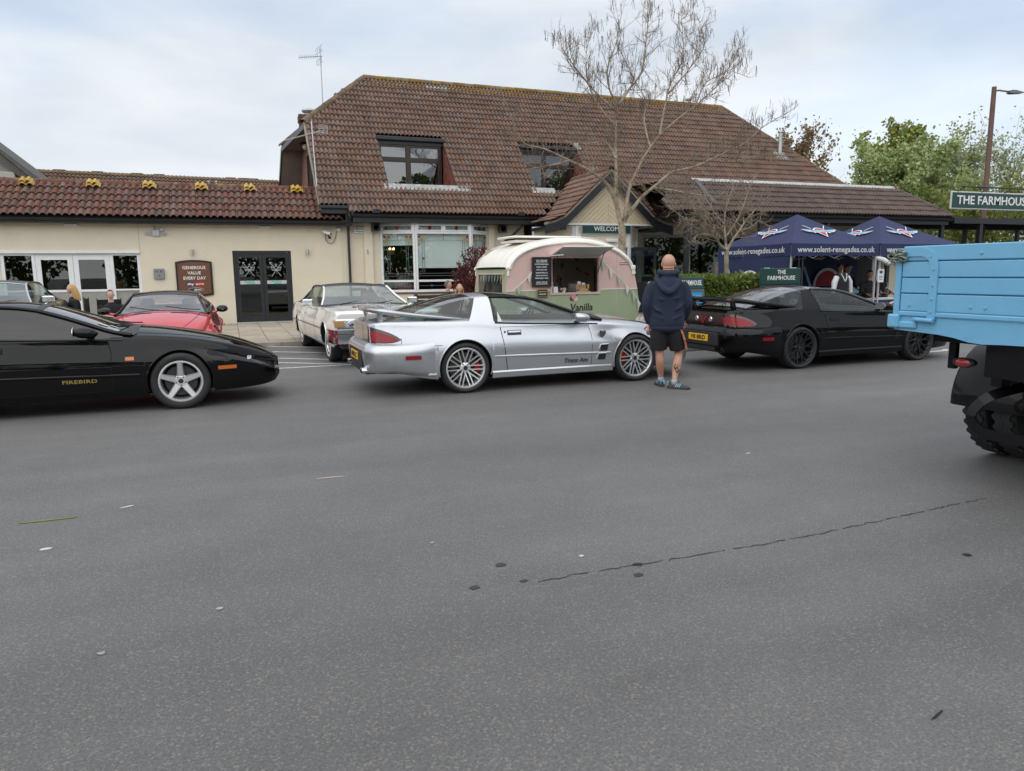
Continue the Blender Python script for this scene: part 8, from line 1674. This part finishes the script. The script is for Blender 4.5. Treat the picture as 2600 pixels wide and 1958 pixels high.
loft(hd_, [(0, -.145, 1.31, .06, .03), (0, -.135, 1.38, .105, .045), (0, -.11, 1.45, .115, .05), (0, -.09, 1.50, .085, .045)], 18); fuse('hood', hd_, HOOD, hoodie, .010, 6)
hb2 = MB(); loft(hb2, [(0, 0, .79, .215, .158), (0, 0, .80, .222, .163), (0, 0, .845, .222, .163), (0, 0, .852, .215, .158)], 28); hb2.build('hem_band', HOOD, hoodie, True, 60)
SHORT = mat('black_shorts', (.010, .010, .013), .85, var=.2, vs=6, bump=.4, bs=8)
sm_ = MB(); loft(sm_, [(0, 0, .76, .185, .15), (0, 0, .84, .20, .155), (0, 0, .90, .19, .15)], 24)
sm_.tube([(-.095, .0, .82), (-.10, .01, .70), (-.105, .03, .57), (-.105, .035, .515)], [.115, .122, .120, .118], 18); sm_.tube([(.095, 0, .82), (.125, .015, .70), (.155, .035, .57), (.165, .04, .515)], [.115, .122, .120, .118], 18)
sho = fuse('shorts', sm_, SHORT, man, .011, 4)
MB().grid([[V((x_+dx, y_, z)) for dx, y_ in ((-.006, -.104), (.006, -.094), (.017, -.078), (.026, -.058))] for x_, z in ((.172, .79), (.20, .72), (.222, .65), (.238, .58), (.246, .52))]).build('side_stripe', mat('red_gold_stripe', (.30, .05, .03), .8, stain=(.55, .35, .12), ss=45, st=(.5, .56)), sho, True)
# trainers
SHOE = mat('grey_suede', (.055, .062, .065), .8, var=.1, vs=20); SHOEB = mat('pale_blue_trim', (.30, .48, .62), .6); SOLE = mat('gum_sole', (.045, .038, .034), .7)
for an, toe in ((LA, V((-.15, .98, 0))), (RA, V((.80, -.32, 0)))):
    toe = toe.normalized(); sd = V((-toe.y, toe.x, 0)); h = holder('shoe', man); base = V((an.x, an.y, 0)); M = frame(base, toe, sd, (0, 0, 1))
    up_ = MB(); secs = []
    for x, w_, z1 in ((-.085, .020, .060), (-.075, .030, .085), (-.05, .036, .098), (-.01, .040, .105), (.035, .043, .092), (.08, .047, .072), (.13, .049, .058), (.175, .042, .048), (.205, .022, .036)):
        secs.append([M @ V((x, w_*math.cos(a)*(1-.22*max(0, math.sin(a))), .026+(z1-.026)*max(0, math.sin(a)))) for a in np.linspace(0, math.pi, 12)])
    up_.grid(secs).add(secs[0], [tuple(range(12))]).add(secs[-1], [tuple(range(11, -1, -1))]); up_.build('upper', SHOE, h, True, 60)
    so_ = [(-.092, .018), (-.075, .036), (0, .044), (.08, .051), (.14, .053), (.185, .045), (.216, .018)]; MB().prism([(x, -w_) for x, w_ in so_]+[(x, w_) for x, w_ in reversed(so_)], 0.0, .027, 'z', M).build('sole', SOLE, h)
    b = MB()
    for x in (.03, .056, .082):
        for s_ in (-1, 1): b.add([M @ V(q) for q in ((x-.012, s_*.046, .03), (x, s_*.046, .03), (x+.022, s_*.032, .078-.1*(x-.03)), (x+.010, s_*.032, .080-.1*(x-.03)))], [(0, 1, 2, 3)])
    b.build('side_stripe', SHOEB, h); MB().grid([[M @ V((-.088+.012*abs(math.sin(a)), .030*math.cos(a), z)) for a in np.linspace(0, math.pi, 8)] for z in (.045, .075, .098)]).build('heel_tab', SHOEB, h, True)
    MB().tube([M @ V((.045, 0, .092)), M @ V((.035, .03, .115)), M @ V((.075, .02, .095)), M @ V((.045, 0, .092))], .003, 4).build('lace', BLACKPLASTIC, h)
    MB().lathe([(.040, 0), (.042, .03), (.039, .035)], 12, Matrix.Translation((an.x, an.y, .088))).build('sock', SHOEB, h, True)
TATT = mat('tattoo_ink', (.035, .045, .05), .7); b = MB(); rc = random.Random(3); c = RK.lerp(RA, .62)+V((0, -.012, 0))
for i in range(16): a = rc.uniform(-2.2, -.6); z = rc.uniform(-.07, .08); rr_ = .0455+.10*max(0, z)*.12; b.ball((c.x-.06*z+rr_*math.cos(a)*1.02, c.y+rr_*math.sin(a)*1.04-.012, c.z+z), rc.uniform(.006, .012), 6, 4, (1, .4, 1.2))
b.build('tattoo', TATT, body, True)
MB().tube([(-.072, .06, 1.69), (-.083, .0, 1.695), (-.078, -.03, 1.68)], .004, 5).build('glasses_arm', mat('tortoise', (.35, .2, .04), .4), body)
# ---- seated and standing background people
def figure(name, label, loc, rz, pose, top, bottom, skinm, hairm=None, hair='short', facedir=(0, -1, 0), scale=1.0, arms=None, group=None, shoe=BLACKPLASTIC):
    t = thing(name, label, 'person', loc, rz, group); sit = pose == 'sit'; zs_ = .50 if sit else .93
    P = V((0, 0, zs_)); ch = V((0, -.02 if sit else 0, zs_+.35)); nk = V((0, -.03 if sit else 0, zs_+.54)); kn = [V((-.12, -.42, .48)), V((.12, -.42, .48))] if sit else [V((-.09, 0, .49)), V((.10, -.02, .49))]; an = [V((-.12, -.40, .09)), V((.12, -.42, .09))] if sit else [V((-.09, .02, .09)), V((.11, .0, .09))]
    shd = [V((-.19, ch.y, zs_+.47)), V((.19, ch.y, zs_+.47))]; elw, wri = arms or ([V((-.26, -.05, zs_+.22)), V((.26, -.05, zs_+.22))], [V((-.16, -.28, zs_+.14)), V((.16, -.28, zs_+.14))])
    hips = [P+V((-.10, 0, 0)), P+V((.10, 0, 0))]
    q_ = MB(); loft(q_, [(0, P.y, P.z-.09, .14, .11), (0, P.y, P.z, .165, .12), (0, (P.y+ch.y)/2, zs_+.17, .145, .11), (0, ch.y, zs_+.36, .165, .115), (0, ch.y, zs_+.46, .155, .095), (0, nk.y, zs_+.53, .07, .065), (0, nk.y-.01, zs_+.64, .057, .06)], 16)
    for s_ in (0, 1): q_.tube([hips[s_], hips[s_].lerp(kn[s_], .5), kn[s_], kn[s_].lerp(an[s_], .35), an[s_]], [.085, .076, .056, .056, .036], 10); q_.tube([shd[s_], shd[s_].lerp(elw[s_], .5), elw[s_], wri[s_]], [.060, .052, .043, .029], 10)
    bd_ = fuse('body', q_, skinm, t, .02, 4)
    b = MB(); Ms_ = head_mesh(b, nk+V((0, -.02, .19)), 1.0, facedir)
    for s_ in (0, 1): hand(b, wri[s_], wri[s_]-elw[s_], .95, .6, 1-2*s_)
    b.build('head_and_hands', skinm, bd_, True); face_parts(bd_, Ms_)
    q_ = MB(); loft(q_, [(0, P.y, P.z-.06, .175, .135), (0, P.y, P.z+.06, .18, .135), (0, (P.y+ch.y)/2, zs_+.18, .175, .13), (0, ch.y, zs_+.36, .19, .135), (0, ch.y, zs_+.46, .18, .115), (0, nk.y, zs_+.525, .085, .08), (0, nk.y, zs_+.555, .075, .075)], 18)
    for s_ in (0, 1): q_.tube([shd[s_], shd[s_].lerp(elw[s_], .5), elw[s_], elw[s_].lerp(wri[s_], .85)] if top[1] else [shd[s_], shd[s_].lerp(elw[s_], .45), shd[s_].lerp(elw[s_], .8)], [.084, .072, .060, .044] if top[1] else [.084, .076, .070], 12)
    tp = fuse('top', q_, top[0], t, .018, 4)
    q_ = MB(); loft(q_, [(0, P.y, P.z-.10, .15, .12), (0, P.y, P.z+.03, .17, .128)], 16)
    for s_ in (0, 1): q_.tube([hips[s_], hips[s_].lerp(kn[s_], .5), kn[s_], an[s_]+V((0, 0, .03))], [.105, .094, .078, .064], 12)
    fuse('trousers', q_, bottom, t, .02, 4)
    for a in an: MB().bbox(a.x-.045, a.x+.045, a.y-.19, a.y+.07, 0, .085, .03).build('shoe', shoe, t, True, 30)
    M, s_ = Ms_
    if hairm is not None:
        b = MB(); pts = []
        for i in range(10):
            th = math.pi*.60*i/9; row = []
            for j in range(19):
                a = 2*math.pi*j/18; fr = math.cos(a); cut = th if fr < .2 else min(th, math.pi*(.30-.06*fr)); row.append(M @ V((.086*math.sin(cut)*math.sin(a), .106*math.sin(cut)*math.cos(a)-.006, .128*math.cos(cut)+.003)))
            pts.append(row)
        b.grid(pts)
        if hair == 'long':
            r = random.Random(5)
            for k in range(70):
                a = math.pi*(.42+1.16*k/69)+r.uniform(-.03, .03); p0 = M @ V((.085*math.sin(a), .104*math.cos(a), .03)); p1 = M @ V((.105*math.sin(a)+r.uniform(-.012, .012), .118*math.cos(a)-.02, -.12)); p2 = M @ V((.115*math.sin(a)+r.uniform(-.02, .02), .115*math.cos(a)-.035, -.24-r.uniform(0, .06))); b.tube([p0, p1, p2], [.017, .017, .007], 5)
        b.build('hair', hairm, bd_, True)
    return t
BLOND = mat('blond_hair', (.52, .33, .13), .6, var=.25, vs=30); BROWNH = mat('brown_hair', (.035, .022, .016), .6, var=.2, vs=30); GREYH = mat('grey_hair', (.10, .085, .075), .7, var=.2, vs=30)
JBLACK = mat('black_cloth', (.010, .010, .012), .85, bump=.3, bs=10); OLIVE = mat('olive_jacket', (.035, .038, .018), .85, var=.15, vs=6, bump=.3, bs=10); PALET = mat('pale_top', (.50, .47, .50), .85, var=.08, vs=8, bump=.3, bs=10); JEANS = mat('dark_jeans', (.03, .04, .07), .85); PINKTOP = mat('dusty_pink_top', (.30, .16, .15), .85)
def chair(loc, rz, label):
    t = thing('folding_chair', label, 'chair', loc, rz, 'black folding chairs by the wing'); MB().bbox(-.26, .26, -.24, .24, .40, .43, .01).build('seat', JBLACK, t); MB().bbox(-.27, .27, .22, .25, .55, 1.02, .01).build('backrest', JBLACK, t)
    for sx in (-1, 1):
        for y0, y1, z1 in ((-.24, .24, .42), (.26, -.22, .42)): MB().tube([(sx*.27, y0, 0), (sx*.27, y1, z1)], .011, 6).build('leg', BLACKPLASTIC, t)
        MB().tube([(sx*.27, .235, .4), (sx*.27, .235, 1.05)], .011, 6).build('back_post', BLACKPLASTIC, t); MB().bbox(sx*.27-.03, sx*.27+.03, -.22, .22, .62, .64, .006).build('armrest', BLACKPLASTIC, t)
figure('person', 'blond long-haired woman in black seated before the glazed doors', (-3.72, -4.2, .06), math.radians(-70), 'sit', (JBLACK, True), JEANS, SKIN2, BLOND, 'long', (0, -1, -.1)); chair((-3.72, -4.15, .04), math.radians(-70), 'black folding chair under the blond woman')
figure('person', 'dark-haired man in black polo shirt seated facing the cars', (-2.93, -4.3, -.09), math.radians(18), 'sit', (JBLACK, False), JEANS, SKIN2, BROWNH, 'short', (-.1, -1, -.03), arms=([V((-.27, -.03, .74)), V((.27, -.03, .74))], [V((-.05, -.30, .70)), V((.05, -.28, .72))])); chair((-2.93, -4.25, .0), math.radians(18), 'black folding chair under the man in the polo shirt')
MB().lathe([(0, .002), (.032, .002), (.032, 0)], 16, Matrix.Translation((-2.93+.07, -4.455, .86)) @ Matrix.Rotation(.3, 4, 'Z') @ FACE)
BENCHW = mat('bench_wood', (.05, .028, .018), .7, var=.2, vs=8)
bn = thing('wooden_bench', 'dark wooden bench in front of the bay window', 'bench', (5.6, -4.9, .06))
for i in range(4): MB().bbox(-.95, .95, -.28+.14*i, -.16+.14*i, .42, .45, .006).build('seat_slat', BENCHW, bn)
for i in range(3): MB().bbox(-.95, .95, .26, .29, .55+.13*i, .65+.13*i, .006).build('back_slat', BENCHW, bn)
for sx in (-.88, .88):
    MB().bbox(sx-.04, sx+.04, .20, .28, 0, .95, .006).build('leg', BENCHW, bn); MB().bbox(sx-.04, sx+.04, -.30, -.22, 0, .42, .006).build('leg', BENCHW, bn)
figure('person', 'man in olive jacket seated by the bay window, arm round a woman', (5.52, -5.0, .02), math.radians(35), 'sit', (OLIVE, True), JEANS, SKINM, GREYH, 'short', (.55, -1, -.05)); figure('person', 'blond woman in pale top leaning on the man in olive jacket', (5.86, -5.05, -.08), math.radians(5), 'sit', (PALET, True), JEANS, SKIN2, BLOND, 'long', (-.2, -1, -.15), arms=([V((-.26, -.08, .72)), V((.25, -.10, .74))], [V((-.14, -.26, .66)), V((.02, -.16, 1.0))]))
figure('person', 'driver in dark top behind the wheel of the white saloon', (2.52, -9.05, -.08), math.radians(3), 'sit', (mat('grey_shirt', (.12, .12, .13), .85), True), JEANS, SKIN2, GREYH, 'short', (0, -1, 0))
figure('person', 'woman in dusty pink top standing inside the bay window', (5.62, 1.0, -.12), math.radians(160), 'stand', (PINKTOP, True), JEANS, SKIN2, BROWNH, 'long', (.3, -1, -.2))
GT = 'people under the club gazebos'
figure('person', 'man in black top with hand at chin under the gazebo', (16.6, -8.1, -.05), .1, 'stand', (JBLACK, True), JEANS, SKINM, BROWNH, 'short', (.3, -1, 0), arms=([V((-.26, -.08, 1.12)), V((.25, -.12, 1.16))], [V((-.1, -.24, 1.05)), V((.06, -.16, 1.42))]), group=GT)
figure('person', 'person in dark clothes standing behind the stall table', (17.1, -7.9, -.08), -.2, 'stand', (JBLACK, True), JEANS, SKINM, BROWNH, 'short', (.2, -1, -.2), group=GT)
figure('person', 'person in dark top bending over the stall papers', (17.35, -8.5, -.25), -.3, 'stand', (mat('charcoal_cloth', (.02, .021, .025), .85), True), JEANS, SKINM, BROWNH, 'short', (-.2, -1, -.5), group=GT)
vj = figure('person', 'person in black jacket with white sleeves by the gazebo pole', (18.0, -8.3, -.22), .2, 'stand', (JBLACK, True), JEANS, SKINM, BROWNH, 'short', (-.2, -1, -.1), group=GT)
for s_ in (-1, 1): MB().tube([(s_*.21, 0, 1.36), (s_*.26, -.05, 1.15), (s_*.18, -.22, 1.08)], [.088, .064, .05], 10).build('sleeve', PALET, vj, True)
# varsity jackets on hangers
def varsity(loc, rz, label):
    t = thing('varsity_jacket', label, 'jacket', loc, rz, 'varsity jackets for sale'); rows = []
    for z, w_, d_ in ((0, .23, .09), (.1, .245, .10), (.3, .255, .105), (.42, .25, .095), (.50, .20, .08), (.55, .09, .06)): rows.append([V((w_*math.cos(a), d_*math.sin(a), z)) for a in np.linspace(0, 2*math.pi, 21)])
    MB().grid(rows).build('body', JBLACK, t, True)
    for s_ in (-1, 1): MB().tube([(s_*.20, 0, .46), (s_*.28, -.01, .34), (s_*.33, -.02, .05)], [.07, .075, .055], 10).build('sleeve', mat('white_sleeve', (.60, .61, .63), .6), t, True)
    for s_ in (-1, 1):
        for k in (0, .018): MB().tube([(s_*(.095+k), -.045-k*.6, .555), (s_*(.05+k), -.095, .44), (.0+s_*k, -.108, .36-k)], .0055, 4).build('collar_stripe', SIGNWHITE, t)
    MB().tube([(-.16, 0, .52), (0, 0, .60), (.16, 0, .52)], .008, 5).tube([(0, 0, .6), (0, 0, .68)], .005, 5).build('hanger', BLACKPLASTIC, t); MB().tube([(0, 0, -.86), (0, 0, .66)], .012, 6).box(-.2, .2, -.2, .2, -.89, -.87).build('stand', STEEL, t); return t
varsity((14.85, -9.95, .90), .1, 'black varsity jacket with white sleeves hanging before the gazebo')
# ash tray / bollard-like grey object beside the man left out of view; balloon-shaped white cloth at truck edge
wc = MB().ball((0, 0, 0), .16, 14, 10, (.7, 1, 1.6)); wc = wc.build('white_bag', mat('white_bag', (.62, .60, .58), .7, bump=.4, bs=6), None, True); wc.location = (17.95, -10.6, .95+.2); tag(wc, 'white cloth bag hanging beside the blue truck corner', 'bag')
fit_texts()
